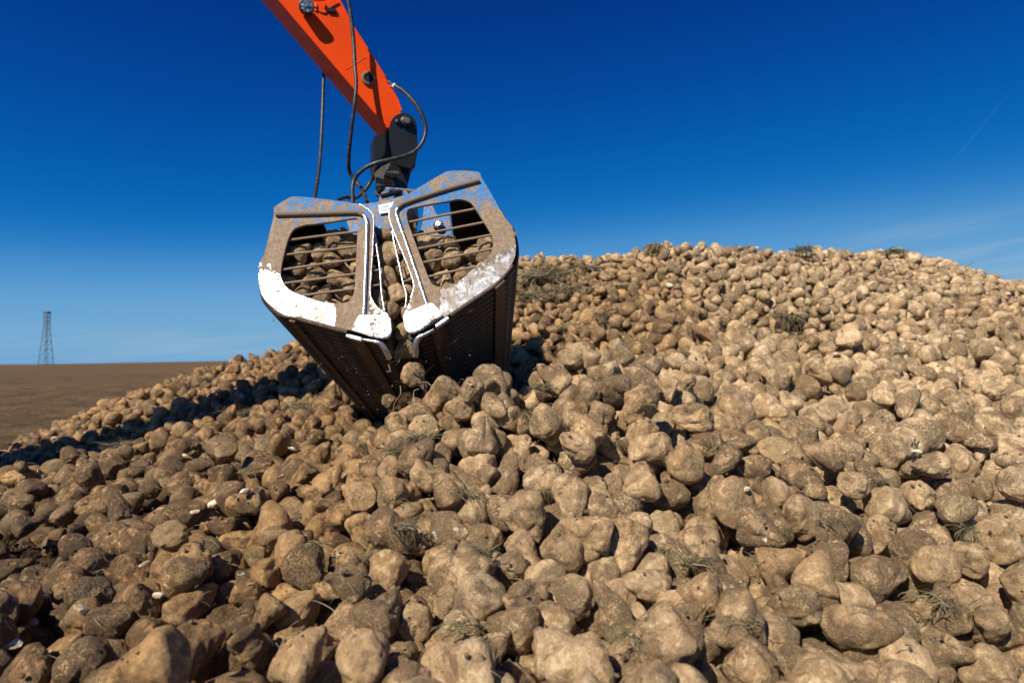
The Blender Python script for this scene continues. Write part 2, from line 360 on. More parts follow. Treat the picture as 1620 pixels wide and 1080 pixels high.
def make_soil(name, dark, light, scale=1., crumbs=True):
    m = Mat(name, .95); n = m.noise(3.5 * scale, 8, .7, m.geo()); n2 = m.noise(26 * scale, 7, .75, m.geo())
    n0 = m.noise(.25, 4, .6, m.geo())
    c = m.mix(m.rng(m.math('ADD', m.math('MULTIPLY', n, .6), m.math('MULTIPLY', n2, .4)), .38, .64), dark, light)
    c = m.mix(m.rng(n0, .42, .62, 0., .35), c, tuple(x * .62 for x in light))
    m.set('Base Color', c); b = m.bump(n2, .9, .03)
    m.bump(m.voro(30 * scale, m.geo()), .5, .015, b)
    m.b.inputs['Specular IOR Level'].default_value = .15
    return m.m
M['heap_soil'] = make_soil('heap_soil', (.035, .020, .010), (.11, .066, .034), 1.4)
M['crumb'] = make_soil('soil_crumb', (.04, .023, .012), (.13, .078, .04), 2.)
M['dusty_crumb'] = make_soil('dusty_crumb', (.16, .11, .065), (.36, .26, .165), 2.)
def make_field():
    m = Mat('field_soil', .97); p = m.xyz(m.geo())
    n = m.noise(1.1, 9, .72, m.geo()); n2 = m.noise(11, 8, .75, m.geo()); n0 = m.noise(.035, 4, .6, m.geo()); nb = m.noise(.2, 5, .6, m.geo())
    c = m.mix(m.rng(m.math('ADD', m.math('MULTIPLY', n, .5), m.math('MULTIPLY', n2, .5)), .40, .62), (.062, .040, .020), (.20, .128, .062))
    c = m.mix(m.rng(n0, .4, .65, 0., .35), c, (.24, .125, .055))
    c = m.mix(m.rng(nb, .45, .65, 0., .3), c, (.075, .05, .024))
    # drill rows and an old wheel track running away from the viewer
    row = m.math('SINE', m.math('MULTIPLY', m.math('ADD', p[0], m.math('MULTIPLY', p[1], .42)), 4.2))
    c = m.mix(m.math('MULTIPLY', m.rng(row, .2, 1.), .16), c, (.05, .03, .017))
    tr = m.math('ABSOLUTE', m.math('SUBTRACT', m.math('ABSOLUTE', m.math('ADD', m.math('ADD', p[0], m.math('MULTIPLY', p[1], .59)), 1.5)), .9))
    c = m.mix(m.math('MULTIPLY', m.rng(tr, .3, .1), .12), c, (.055, .033, .02))
    m.set('Base Color', c); m.b.inputs['Specular IOR Level'].default_value = .1
    b = m.bump(n2, .9, .05); m.bump(m.voro(9, m.geo()), .5, .04, b)
    return m.m
M['field'] = make_field()

def make_plant(name, a, b):
    m = Mat(name, .6); oi = m.N.new('ShaderNodeObjectInfo')
    n = m.noise(14, 3, .6); c = m.mix(m.rng(n, .35, .65), a, b); c = m.mix(m.math('MULTIPLY', m.rng(m.noise(60, 3, .6), .5, .65), .5), c, (.16, .11, .06))
    m.set('Base Color', c); return m.m
M['leaf'] = make_plant('beet_leaf', (.06, .058, .022), (.17, .135, .055))
M['stem'] = make_plant('dry_stem', (.20, .155, .07), (.13, .10, .05))
M['root'] = make_plant('root_fibre', (.26, .16, .08), (.14, .085, .045))
def make_chip():
    m = Mat('beet_flesh', .55); n = m.noise(18, 5, .6); m.set('Base Color', m.mix(m.rng(n, .42, .58), (.66, .58, .42), (.30, .20, .11))); m.bump(n, .5, .006); return m.m
M['flesh'] = make_chip()

MUD = (.23, .155, .098)
def make_jaw_plate(side):
    """cheek plate: blue paint on top, caked mud, bare polished steel below. x and z of the object are across and up in the plate"""
    m = Mat('cheek_plate_' + ('port' if side < 0 else 'starboard'), .6); o = m.xyz(m.obj()); u, v = o[0], o[2]
    nb = m.noise(9, 6, .7); nf = m.noise(55, 6, .7); nm = m.noise(160, 4, .7)
    mudc = m.mix(m.rng(nf, .35, .65), (.19, .125, .075), (.36, .255, .165)); mudc = m.mix(m.rng(nb, .40, .62, 0., .55), mudc, (.20, .125, .07)); mudc = m.mix(m.rng(nm, .45, .7, 0., .5), mudc, (.38, .28, .2))
    blue = m.mix(m.rng(nf, .3, .7), (.02, .135, .36), (.09, .235, .42))
    # paint shows where the mud is thin, near the top
    if side < 0: top = m.rng(v, .085, .19)
    else:
        top = m.rng(m.math('ADD', v, m.math('MULTIPLY', u, -.25)), .06, .17)
    scr = m.math('ADD', m.math('MULTIPLY', nb, .6), m.math('MULTIPLY', nf, .5))
    fb = m.rng(m.math('ADD', scr, m.math('MULTIPLY', top, .07)), .60, .65)
    fb = m.math('MULTIPLY', fb, m.rng(top, .0, .35))
    c = m.mix(fb, mudc, blue)
    # bare metal
    if side < 0:
        edge = m.math('SUBTRACT', m.math('ADD', m.math('MULTIPLY', u, -.42), -.295), v)       # below a slanting line
        lim = m.math('SUBTRACT', -.192, u)
        tip = m.math('MULTIPLY', m.rng(u, -.075, -.055), m.rng(v, -.19, -.215))
    else:
        edge = m.math('SUBTRACT', m.math('ADD', m.math('MULTIPLY', u, .62), -.300), v)
        lim = m.math('SUBTRACT', u, .235)
        tip = m.math('MULTIPLY', m.rng(u, .125, .105), m.rng(v, -.12, -.16))
    jag = m.math('MULTIPLY', m.math('SUBTRACT', nf, .5), .22)
    e2 = m.rng(m.math('ADD', edge, m.math('ADD', m.math('MULTIPLY', m.math('SUBTRACT', m.noise(42, 6, .8), .5), .30), m.math('MULTIPLY', m.math('SUBTRACT', nb, .5), .12))), -.006, .006)
    l2 = m.rng(m.math('ADD', lim, m.math('MULTIPLY', jag, .2)), -.002, .002)
    bare = m.math('MAXIMUM', m.math('MULTIPLY', e2, l2), m.math('MULTIPLY', tip, m.rng(nf, .42, .48)), clamp=True)
    bare = m.math('MULTIPLY', bare, m.rng(m.noise(85, 5, .75, dist=1.2), .63, .59))
    steel = m.mix(m.rng(m.noise(24, 6, .7, dist=.8), .42, .60), (.66, .67, .68), (.34, .33, .32))
    steel = m.mix(m.rng(m.math('ADD', m.noise(13, 6, .75, dist=.6), m.math('MULTIPLY', m.noise(110, 4, .7), .35)), .62, .76, 0., .85), steel, mudc)
    c = m.mix(bare, c, steel)
    m.set('Base Color', c); m.set('Metallic', m.math('MULTIPLY', bare, .25)); m.set('Roughness', m.rng(bare, 0., 1., .85, .38))
    h = m.math('MULTIPLY', m.math('SUBTRACT', 1., bare), m.math('ADD', m.math('MULTIPLY', nb, .6), m.math('MULTIPLY', nf, .8)))
    m.bump(h, .8, .008)
    return m.m
M['plate_l'] = make_jaw_plate(-1); M['plate_r'] = make_jaw_plate(1)
def make_metal(name, col, rough, met, mud_amt=.5, mud=MUD, scale=30, gate=None):
    m = Mat(name, rough, met); n = m.noise(scale, 6, .7); n2 = m.noise(scale * 5, 4, .7)
    f = m.rng(m.math('ADD', m.math('MULTIPLY', n, .7), m.math('MULTIPLY', n2, .3)), .62 - mud_amt * .3, .66 - mud_amt * .3)
    m.set('Base Color', m.mix(f, col, m.mix(n2, tuple(x * .7 for x in mud), tuple(x * 1.35 for x in mud))))
    m.set('Metallic', m.math('MULTIPLY', m.math('SUBTRACT', 1., f), met)); m.set('Roughness', m.rng(f, 0., 1., rough, .9))
    m.bump(m.math('ADD', f, n2), .5, .003); return m.m
M['chrome'] = make_metal('polished_bar_steel', (.66, .68, .70), .24, .9, .02)
M['bar'] = make_metal('worn_bar_steel', (.40, .40, .40), .36, .85, .85, scale=16)
M['mudtube'] = make_metal('mud_caked_tube', (.45, .45, .45), .4, .8, 1.0, (.17, .12, .08), 22)
M['pad'] = make_metal('worn_pad_steel', (.60, .61, .62), .38, .35, .22, scale=22)
M['shell'] = make_metal('dirty_shell_steel', (.05, .04, .035), .5, .5, .45, (.06, .035, .02), 12)
M['rib'] = make_metal('scoured_rib_steel', (.085, .075, .07), .38, .6, .35, (.07, .042, .026), 18)
M['strap'] = make_metal('rusty_strap', (.10, .055, .035), .6, .3, .5, (.13, .075, .045), 14)
M['rim'] = make_metal('brown_rim_tube', (.10, .06, .045), .55, .3, .5, (.10, .06, .04), 20)
M['blue'] = make_metal('blue_paint', (.025, .14, .37), .5, 0., .46, (.28, .21, .15), 14)
M['black'] = make_metal('greasy_black_casting', (.014, .014, .015), .42, .2, -.1, (.05, .042, .034), 20)
M['bronze'] = make_metal('dirty_bracket', (.15, .125, .095), .5, .5, .3, (.10, .08, .06), 20)
M['label'] = make_metal('label_plate', (.78, .80, .80), .4, 0., -.05, (.5, .45, .4), 60)
M['print'] = Mat('label_print', .6, color=(.32, .36, .40)).m
def make_orange():
    m = Mat('orange_paint', .38); n = m.noise(3, 5, .6); n2 = m.noise(45, 5, .7)
    c = m.mix(m.rng(n, .35, .7), (.84, .070, .002), (.74, .058, .002))
    c = m.mix(m.math('MULTIPLY', m.rng(n2, .64, .70), .5), c, (.22, .09, .04))
    c = m.mix(m.math('MULTIPLY', m.rng(m.noise(1.6, 4, .7, dist=1.2), .55, .75), .25), c, (.45, .16, .06))
    m.set('Base Color', c); m.bump(m.noise(9, 4, .5), .12, .004); m.b.inputs['Specular IOR Level'].default_value = .16; m.set('Roughness', m.rng(n2, .3, .7, .4, .55)); return m.m
M['orange'] = make_orange()
def make_hose():
    m = Mat('hose_rubber', .45, color=(.018, .018, .019)); n = m.noise(60, 4, .6); m.set('Base Color', m.mix(m.rng(n, .45, .7), (.015, .015, .016), (.085, .07, .055))); m.bump(m.noise(300, 2), .3, .001); return m.m
M['hose'] = make_hose()
M['seam'] = Mat('weld_seam', .5, color=(.86, .13, .02)).m
M['lens'] = None
def make_lens():
    m = Mat('lamp_lens', .12, .3, (.5, .55, .58)); v = m.voro(55); m.set('Base Color', m.mix(m.rng(v, .1, .5), (.85, .9, .92), (.18, .22, .24))); m.bump(v, .9, .01); m.b.inputs['Coat Weight'].default_value = .6; return m.m
M['lens'] = make_lens()
M['pylon'] = Mat('galvanised_lattice', .6, .3, (.10, .11, .13)).m
M['glass'] = Mat('cab_glass', .05, .2, (.02, .03, .035)).m
M['tyre'] = Mat('tyre_rubber', .8, 0, (.02, .02, .02)).m

# ================================================================== object helpers
def link(name, me, mat=None, parent=None, mw=None):
    o = bpy.data.objects.new(name, me); C.objects.link(o)
    if mat is not None and me is not None and not me.materials: me.materials.append(mat)
    if parent is not None: o.parent = parent
    if mw is not None: o.matrix_local = mw
    return o
def tag(o, label=None, cat=None, group=None, kind=None):
    if label: o['label'] = label
    if cat: o['category'] = cat
    if group: o['group'] = group
    if kind: o['kind'] = kind
    return o
def empty(name, label, cat, group=None, mw=None):
    o = bpy.data.objects.new(name, None); C.objects.link(o); o.empty_display_size = .1
    if mw is not None: o.matrix_world = mw
    return tag(o, label, cat, group)
def me_of(bm, name, smooth=False, angle=None):
    bmesh.ops.recalc_face_normals(bm, faces=bm.faces)
    me = bpy.data.meshes.new(name); bm.to_mesh(me); bm.free()
    if smooth:
        me.polygons.foreach_set('use_smooth', [True] * len(me.polygons))
        if angle: me.set_sharp_from_angle(angle=math.radians(angle))
    return me
def tube_bm(bm, pts, r, seg=10, caps=True):
    """round bar along a polyline; r a number or one per point"""
    pts = [Vector(p) for p in pts]; n = len(pts)
    rr = [r] * n if isinstance(r, (int, float)) else r
    tan = [(pts[min(i + 1, n - 1)] - pts[max(i - 1, 0)]).normalized() for i in range(n)]
    up = Vector((0, 0, 1)) if abs(tan[0].z) < .9 else Vector((1, 0, 0))
    nx = tan[0].cross(up).normalized(); rings = []
    for i in range(n):
        nx = (nx - tan[i] * nx.dot(tan[i])).normalized(); ny = tan[i].cross(nx)
        rings.append([bm.verts.new(pts[i] + (nx * math.cos(a) + ny * math.sin(a)) * rr[i]) for a in [2 * math.pi * k / seg for k in range(seg)]])
    for a, b in zip(rings[:-1], rings[1:]):
        for k in range(seg): bm.faces.new((a[k], a[(k + 1) % seg], b[(k + 1) % seg], b[k]))
    if caps: bm.faces.new(rings[0][::-1]); bm.faces.new(rings[-1])
    return bm
def tube(name, pts, r, mat, parent, seg=10, smooth_pts=0):
    if smooth_pts: pts = spline(pts, smooth_pts)
    me = me_of(tube_bm(bmesh.new(), pts, r, seg), name, True, 50); return link(name, me, mat, parent)
def spline(pts, n):
    """Catmull-Rom through the points, n pieces each"""
    P = [Vector(p) for p in pts]; P = [P[0] * 2 - P[1]] + P + [P[-1] * 2 - P[-2]]; out = []
    for i in range(1, len(P) - 2):
        for k in range(n):
            t = k / n; a, b, c, d = P[i - 1:i + 3]
            out.append(.5 * ((2 * b) + (c - a) * t + (2 * a - 5 * b + 4 * c - d) * t * t + (3 * b - a - 3 * c + d) * t ** 3))
    out.append(P[-2]); return out
def prism(name, poly, ext, mat, parent, holes=(), bevel=0., smooth=False):
    """poly: list of 3D points in one plane; ext: extrusion vector; holes: more such loops"""
    bm = bmesh.new(); edges = []
    for loop in (poly, *holes):
        vs_ = [bm.verts.new(p) for p in loop]
        edges += [bm.edges.new((vs_[i], vs_[(i + 1) % len(vs_)])) for i in range(len(vs_))]
    if holes: bmesh.ops.triangle_fill(bm, edges=edges, use_beauty=True)
    else: bm.faces.new(list(bm.verts))
    r = bmesh.ops.extrude_face_region(bm, geom=bm.faces[:])
    bmesh.ops.translate(bm, vec=ext, verts=[g for g in r['geom'] if isinstance(g, bmesh.types.BMVert)])
    bmesh.ops.recalc_face_normals(bm, faces=bm.faces)
    if bevel:
        sh = [e for e in bm.edges if len(e.link_faces) == 2 and e.calc_face_angle(0) > .6]
        bmesh.ops.bevel(bm, geom=sh, offset=bevel, segments=2, affect='EDGES', clamp_overlap=True)
    return link(name, me_of(bm, name, bevel > 0, 35), mat, parent)
def box(name, lo, hi, mat, parent, bevel=.006, rot=None):
    bm = bmesh.new(); bmesh.ops.create_cube(bm, size=1)
    lo = Vector(lo); hi = Vector(hi)
    for v in bm.verts: v.co = Vector([(lo[i] + hi[i]) / 2 + v.co[i] * (hi[i] - lo[i]) for i in range(3)])
    if bevel: bmesh.ops.bevel(bm, geom=bm.edges[:], offset=bevel, segments=2, affect='EDGES', clamp_overlap=True)
    return link(name, me_of(bm, name, True, 35), mat, parent)
def lathe(name, prof, c, ax, mat, parent, seg=28):
    """prof: (radius, along axis)"""
    ax = Vector(ax).normalized(); nx = ax.orthogonal().normalized(); ny = ax.cross(nx); bm = bmesh.new(); rings = []
    for r, h in prof:
        rings.append([bm.verts.new(Vector(c) + ax * h + (nx * math.cos(a) + ny * math.sin(a)) * max(r, 1e-4)) for a in [2 * math.pi * k / seg for k in range(seg)]])
    for a, b in zip(rings[:-1], rings[1:]):
        for k in range(seg): bm.faces.new((a[k], a[(k + 1) % seg], b[(k + 1) % seg], b[k]))
    bm.faces.new(rings[0][::-1]); bm.faces.new(rings[-1])
    return link(name, me_of(bm, name, True, 35), mat, parent)

# ================================================================== the setting: field, soil under the heap
def build_field():
    t = np.concatenate([np.linspace(3, 30, 150), np.geomspace(30.3, 4000, 150)]); s = np.linspace(-1.9, 1.9, 230)
    T, S = np.meshgrid(t, s, indexing='ij'); X = S * T; Y = T - 9
    nz = Noise(11, 1.3, 30); nz2 = Noise(12, 6., 30)
    q = np.stack([X.ravel(), Y.ravel(), X.ravel() * 0], 1)
    near = np.clip((40 - Y) / 30, 0, 1)
    far = np.clip((Y - 9) / 50, 0, 1); far = far * far * (3 - 2 * far)
    Z = (.022 * nz(q) + .014 * nz2(q)).reshape(X.shape) * near - .03 + far * (.0176 * np.clip(X, -3000, 800) + .0123 * Y)
    ny, nx = X.shape; i = np.arange(ny * nx).reshape(ny, nx)
    Fq = np.stack([i[:-1, :-1].ravel(), i[:-1, 1:].ravel(), i[1:, 1:].ravel(), i[1:, :-1].ravel()], 1)
    me = mesh_from('field', np.stack([X.ravel(), Y.ravel(), Z.ravel()], 1), Fq)
    tag(link('field', me, M['field']), kind='structure')
build_field()
def build_core():
    gx = np.arange(-8.5, 12, .06); gy = np.arange(-1.5, 13.5, .06); X, Y = np.meshgrid(gx, gy); H = heap(X, Y)
    base = np.where(Y < 2.9, .135, .125)
    q = np.stack([X.ravel(), Y.ravel(), X.ravel() * 0], 1)
    Z = H - base + (.018 * Noise(21, 16., 30)(q) + .008 * Noise(22, 60., 30)(q)).reshape(X.shape)
    Z = np.where(H < .12, np.minimum(Z, H * .6 - .05 + .012 * Noise(23, 25., 20)(q).reshape(X.shape) + .03), Z); Z = np.maximum(Z, -.4)
    ny, nx = X.shape; i = np.arange(ny * nx).reshape(ny, nx)
    Fq = np.stack([i[:-1, :-1].ravel(), i[:-1, 1:].ravel(), i[1:, 1:].ravel(), i[1:, :-1].ravel()], 1)
    keep = (Z.ravel()[Fq] > -.12).any(1)
    me = mesh_from('heap_soil', np.stack([X.ravel(), Y.ravel(), Z.ravel()], 1), Fq[keep])
    tag(link('heap_soil', me, M['heap_soil']), kind='structure')
build_core()

# ================================================================== pylon on the horizon
def build_pylon():
    D = 460.; b = at(72.5, 577.5, D)
    root = empty('lattice_pylon', 'distant grey lattice pylon standing alone on the horizon beyond the brown field', 'pylon', mw=Matrix.Translation(b))
    H = 85 * D / 1000.; w0, w1, w2 = 3.3, 1.35, 1.5; zw = H * .72
    def half(z): return w0 + (w1 - w0) * z / zw if z < zw else w1 + (w2 - w1) * (z - zw) / (H - zw)
    for sx in (-1, 1):
        for sy in (-1, 1):
            tube('leg', [(sx * half(z), sy * half(z), z) for z in (-4, 0, zw, H)], .19, M['pylon'], root, 6)
    lv = [0.8, H * .13, H * .29, H * .44, H * .57, H * .67, H * .76, H * .83, H * .9, H * .985]
    for z in lv:
        h = half(z)
        bm = bmesh.new()
        for a, b_ in (((-h, -h), (h, -h)), ((h, -h), (h, h)), ((h, h), (-h, h)), ((-h, h), (-h, -h))): tube_bm(bm, [(*a, z), (*b_, z)], .17, 6)
        link('crossbar', me_of(bm, 'crossbar', True, 50), M['pylon'], root)
    for za, zb in zip(lv[:-1], lv[1:]):
        a, c = half(za), half(zb); bm = bmesh.new()
        for s in (-1, 1):
            tube_bm(bm, [(-a, s * a, za), (c, s * c, zb)], .07, 5); tube_bm(bm, [(a, s * a, za), (-c, s * c, zb)], .07, 5)
            tube_bm(bm, [(s * a, -a, za), (s * c, c, zb)], .07, 5)
        link('brace', me_of(bm, 'brace', True, 50), M['pylon'], root)
    box('platform', (-1.5, -1.5, H * .965), (1.5, 1.5, H * 1.0), M['pylon'], root, .1)
    for z in (H * .80, H * .885): box('cross_arm', (-1.9, -.3, z), (1.9, .3, z + .3), M['pylon'], root, .05)
build_pylon()

# ================================================================== the grab
def build_grab():
    root = empty('clamshell_grab', 'muddy blue and bare steel clamshell grab full of beets, hanging from the orange arm', 'grab', mw=GM)
    _gi = GM.inverted()
    def P(px, py, w=0.): return _gi @ on_plane(px, py, G0 + AX * w, AX)
    for side, OUT, OPEN, SEC, TOP in ((-1, L_OUT, L_OPEN, L_SEC, [(499, 326), (470, 322)]), (1, R_OUT, R_OPEN, R_SEC, [(706, 283), (730, 279)])):
        # shell: bent sheet following the lower outline, its section rounded off
        sec2 = [Vector((a, 0, b)) for a, b in [uv(*p) for p in TOP + SEC]]
        cen = sum(sec2, Vector()) / len(sec2)
        sp = spline(sec2, 4)
        def nrm(i):
            t = (sp[min(i + 1, len(sp) - 1)] - sp[max(i - 1, 0)]).normalized(); n = Vector((t.z, 0, -t.x))
            return n if n.dot(sp[i] - cen) > 0 else -n
        Ns = [nrm(i) for i in range(len(sp))]
        bm = bmesh.new(); ws = np.linspace(.012, GL, 14); rings = []
        for w in ws: rings.append(([bm.verts.new(p + n * -.004 + Vector((0, w, 0))) for p, n in zip(sp, Ns)], [bm.verts.new(p + n * -.014 + Vector((0, w, 0))) for p, n in zip(sp, Ns)]))
        K = len(sp)
        for (a, ai), (b, bi) in zip(rings[:-1], rings[1:]):
            for k in range(K - 1): bm.faces.new((a[k], a[k + 1], b[k + 1], b[k])); bm.faces.new((ai[k + 1], ai[k], bi[k], bi[k + 1]))
            for k in (0, K - 1): bm.faces.new((a[k], b[k], bi[k], ai[k]))
        for (a, ai) in (rings[0], rings[-1]):
            for k in range(K - 1): bm.faces.new((a[k], ai[k], ai[k + 1], a[k + 1]))
        jaw = link('jaw', me_of(bm, 'jaw', True, 40), M['shell'], root)
        jaw['label'] = 'left jaw of the grab' if side < 0 else 'right jaw of the grab'
        # bent bars round the outside of the shell
        k0 = 12
        rb = me_of(tube_bm(bmesh.new(), [p + n * .005 for p, n in zip(sp[k0:-1], Ns[k0:-1])], .0125, 6), 'rib', True, 60); rb.materials.append(M['rib'])
        for w in np.arange(.055, GL, .058): link('rib', rb, None, jaw, Matrix.Translation((0, w, 0)))
        # lengthwise straps over the bars
        straps = ((10.2, 10.75), (7.55, 8.1)) if side < 0 else ((10.45, 11.1), (7.1, 7.9))
        nT = len(TOP)
        for a, b in straps:
            ia, ib = [min(int(round((x + nT) * 4)), K - 1) for x in (a, b)]
            if ib <= ia: ib = ia + 1
            bm = bmesh.new(); rr = []
            for w in (0.0, GL): rr.append([bm.verts.new(sp[i] + Ns[i] * o + Vector((0, w, 0))) for i, o in ((ia, .016), (ib, .016), (ib, .024), (ia, .024))])
            for k in range(4): bm.faces.new((rr[0][k], rr[0][(k + 1) % 4], rr[1][(k + 1) % 4], rr[1][k]))
            bm.faces.new(rr[0]); bm.faces.new(rr[1][::-1]); link('strap', me_of(bm, 'strap'), M['strap'], jaw)
        # cutting lip
        tube('lip', [sp[-1] + Vector((0, w, 0)) for w in (.04, GL)], .014, M['rib'], jaw, 10)
        # side plates, near and far
        pm = M['plate_l'] if side < 0 else M['plate_r']
        def rnd(lp): return [Vector((a, 0, b)) for a, b in [uv(*p) for p in lp]]
        out = [v for v in spline(rnd(OUT) + rnd(OUT[:1]), 2)[:-1]]; opn = [v for v in spline(rnd(OPEN) + rnd(OPEN[:1]), 3)[:-1]]
        sp_ = prism('side_plate', out, Vector((0, .014, 0)), pm, jaw, (opn,)); sp_['label'] = 'near side plate, blue paint above, mud in the middle, bare bright steel below'
        fp = prism('side_plate', [v + Vector((0, GL, 0)) for v in out], Vector((0, .014, 0)), M['shell'], jaw, ([v + Vector((0, GL, 0)) for v in opn],))
        # thin bright rim where the plate edge is scoured
        edge = L_OUT[4:13] if side < 0 else R_OUT[25:31] + R_OUT[:1]
        tube('plate_edge', [P(x, y, .004) for x, y in edge], .0042, M['chrome'], jaw, 8, 3)
        # long stiffening tube
        if side < 0: tp = [(436.7, 339.6), (500, 338), (560, 336.2), (570, 337.5), (577, 342.5), (580.3, 352), (580, 372), (578.5, 420), (575.5, 497)]
        else: tp = [(758, 285.4), (705, 300), (660, 314.5), (643, 320.5), (633, 325.5), (627.5, 333), (628.5, 344), (645, 392), (675, 481)]
        pts = spline([P(x, y, -.007) for x, y in tp], 5); cut = 19 if side < 0 else 24
        tube('stiffener', pts[:cut], .0105, M['mudtube'], jaw, 10); tube('stiffener', pts[cut - 1:], .0078, M['chrome'], jaw, 10)
        # bars across the window
        if side < 0: bars = [((455, 380.3), (567, 366)), ((450, 403.4), (566, 389.6)), ((443.5, 427.3), (565, 410.2)), ((445, 449), (564, 433)), ((479, 467.5), (563, 456.5))]
        else: bars = [((643, 352.5), (754, 330)), ((650, 373.8), (767, 351.5)), ((659, 394), (779, 371.5)), ((668, 415.6), (782, 393)), ((675, 438.5), (759, 420.5))]
        for k, (a, b) in enumerate(bars):
            m_ = P(*a, .018) * .5 + P(*b, .018) * .5 + Vector((0, 0, .001 - .002 * (k % 2)))
            tube('window_bar', [P(*a, .018), m_, P(*b, .018)], .0058, M['bar'], jaw, 10)
        # rung strip that closes the gap between the jaws
        if side < 0:
            rail = [(593, 370), (597, 398), (601, 425), (603.5, 462), (608, 491)]; rungs = [((588, 406), (600, 404)), ((587, 428.5), (602, 427)), ((586, 452.5), (603.5, 450))]
        else:
            rail = [(620.5, 366), (626, 395), (632, 421), (637.6, 447), (643, 467.4), (641, 489)]; rungs = [((627, 402), (639, 399)), ((632, 422), (645, 420)), ((637, 446), (652, 441.5))]
        tube('guard_rail', [P(x, y, .02) for x, y in rail], .0048, M['chrome'], jaw, 8, 4)
        for a, b in rungs: tube('guard_rung', [P(*a, .02), P(*b, .02)], .0045, M['bar'], jaw, 8)
        # wear pad at the tip
        if side < 0: pad = [(555.5, 521), (565.5, 501), (568, 498.4), (571, 497.5), (610, 498.5), (615, 500.5), (617.5, 505), (619, 521), (617.8, 528), (612.5, 533), (604, 534.2), (594, 533)]
        else: pad = [(637.6, 500), (639, 496), (642, 494), (678, 479), (682, 478), (686, 480.5), (699, 494), (699.5, 497.5), (697, 500), (664, 522), (656, 525), (649, 525.5), (643, 523), (640, 517)]
        prism('wear_pad', [P(x, y, -.030) for x, y in pad], Vector((0, .024, 0)), M['pad'], jaw, bevel=.003)
        # bright edge strips and the bent tip tube below the pad
        if side < 0:
            prism('edge_strip', [P(x, y, -.016) for x, y in ((548, 527.5), (572, 533.5), (571.2, 538.6), (547.2, 531.8))], Vector((0, .03, 0)), M['pad'], jaw, bevel=.002)
            tip = [(575, 537, .0), (592, 540, -.004), (602, 543, .0), (609, 552, .02), (616, 566, .06)]
            rim = [(430, 487), (447, 499.5), (469, 503.5), (505, 513.5), (549, 525)]
        else:
            prism('edge_strip', [P(x, y, -.016) for x, y in ((688, 513), (708, 499.5), (710.5, 503.5), (690.5, 517.5))], Vector((0, .03, 0)), M['pad'], jaw, bevel=.002)
            tip = [(686, 521, .0), (672, 529, -.004), (662, 534, .0), (657.5, 546, .02), (657, 563, .06)]
            rim = [(811, 420), (794, 441), (780, 453.5), (746, 476.5), (712.5, 499)]
        tube('tip_tube', [P(x, y, w) for x, y, w in tip], [.006, .0085, .0105, .012, .012], M['chrome'], jaw, 12, 4) if False else None
        tp3 = spline([P(x, y, w) for x, y, w in tip], 4); tube('tip_tube', tp3, [.006 + .0065 * min(1, i / (len(tp3) * .6)) for i in range(len(tp3))], M['chrome'], jaw, 12)
        tube('rim_tube', [P(x, y, -.002) for x, y in rim[2:]], .0095, M['rim'], jaw, 10, 3)
        tube('rim_tube', [P(x, y, .004) for x, y in rim[:3]], .0065, M['rim'], jaw, 10, 3)
        box('bracket_lug', P(*( (411, 429) if side < 0 else (814, 372)), -.004) - Vector((.006, 0, .006)), P(*((411, 429) if side < 0 else (814, 372)), .02) + Vector((.006, 0, .006)), M['mudtube'], jaw, .002)
    # centre frame between the jaws
    a = P(586, 372); fr = [P(x, y, .10) for x, y in ((574, 322), (596, 319.5), (622, 313.5), (640, 308), (640, 345), (628, 372), (590, 372), (574, 345))]
    cf = prism('centre_frame', fr, Vector((0, .05, 0)), M['blue'], root, bevel=.004)
    lb = prism('label_plate', [P(x, y, .088) for x, y in ((598.6, 324.6), (622.5, 319.5), (620.6, 335), (600.2, 338.2))], Vector((0, .004, 0)), M['label'], cf)
    for x0, x1, y in ((604.5, 614.5, 327.3), (605, 611.5, 332.2), (613.5, 618, 330.4)):
        prism('print', [P(x, y_, .0865) for x, y_ in ((x0, y - 1.2), (x1, y - 2.3), (x1, y + .1), (x0, y + 1.3))], Vector((0, .001, 0)), M['print'], cf)
    def W(px, py, d): return GM.inverted() @ at(px, py, d)
    # main beam runs the length of the grab, with the hanger on it
    beam = [P(x, y, .15) for x, y in ((592, 322), (632, 312), (636, 340), (596, 346))]
    prism('main_beam', beam, Vector((0, GL * .8, 0)), M['blue'], root, bevel=.006)
    prism('hanger', [W(x, y, 3.22) for x, y in ((598, 330), (600, 309), (606, 300), (622, 297), (640, 299), (648, 308), (650, 330))], GM.inverted().to_3x3() @ Vector((0, .30, 0)), M['blue'], root, bevel=.008)
    tube('cross_pin', [W(612, 301, 3.16), W(655, 305, 3.3)], .017, M['blue'], root, 14)
    tube('cross_pin', [W(604, 311, 3.14), W(634, 303, 3.2)], .012, M['black'], root, 12)
    # ram bracket seen through the right window
    br = prism('ram_bracket', [P(x, y, .42) for x, y in ((664, 372), (668, 352), (671, 322), (680, 318), (692, 341), (712, 341), (716, 375))], Vector((0, .05, 0)), M['blue'], root, bevel=.004)
    br['label'] = 'muddy blue ram bracket seen through the right window'
    c = P(693.5, 356.5, .40)
    lathe('ram_eye', [(.004, -.012), (.022, -.012), (.026, -.004), (.026, .02)], c, (0, 1, 0), M['black'], br, 24)
    lathe('ram_pin', [(.006, -.022), (.013, -.022), (.0145, -.018), (.0145, 0)], c, (0, 1, 0), M['chrome'], br, 20)
    # brackets over the left jaw
    prism('ram_bracket', [P(x, y, .36) for x, y in ((556, 372), (548, 350), (556, 338), (575, 336), (586, 350), (586, 372))], Vector((0, .05, 0)), M['blue'], root, bevel=.004)
    for sx in (-1, 1): tube('ram', [Vector((sx * .02, .5, .10)), Vector((sx * .27, .62, .02))], .026, M['black'], root, 14)
    return root
GRAB = build_grab()

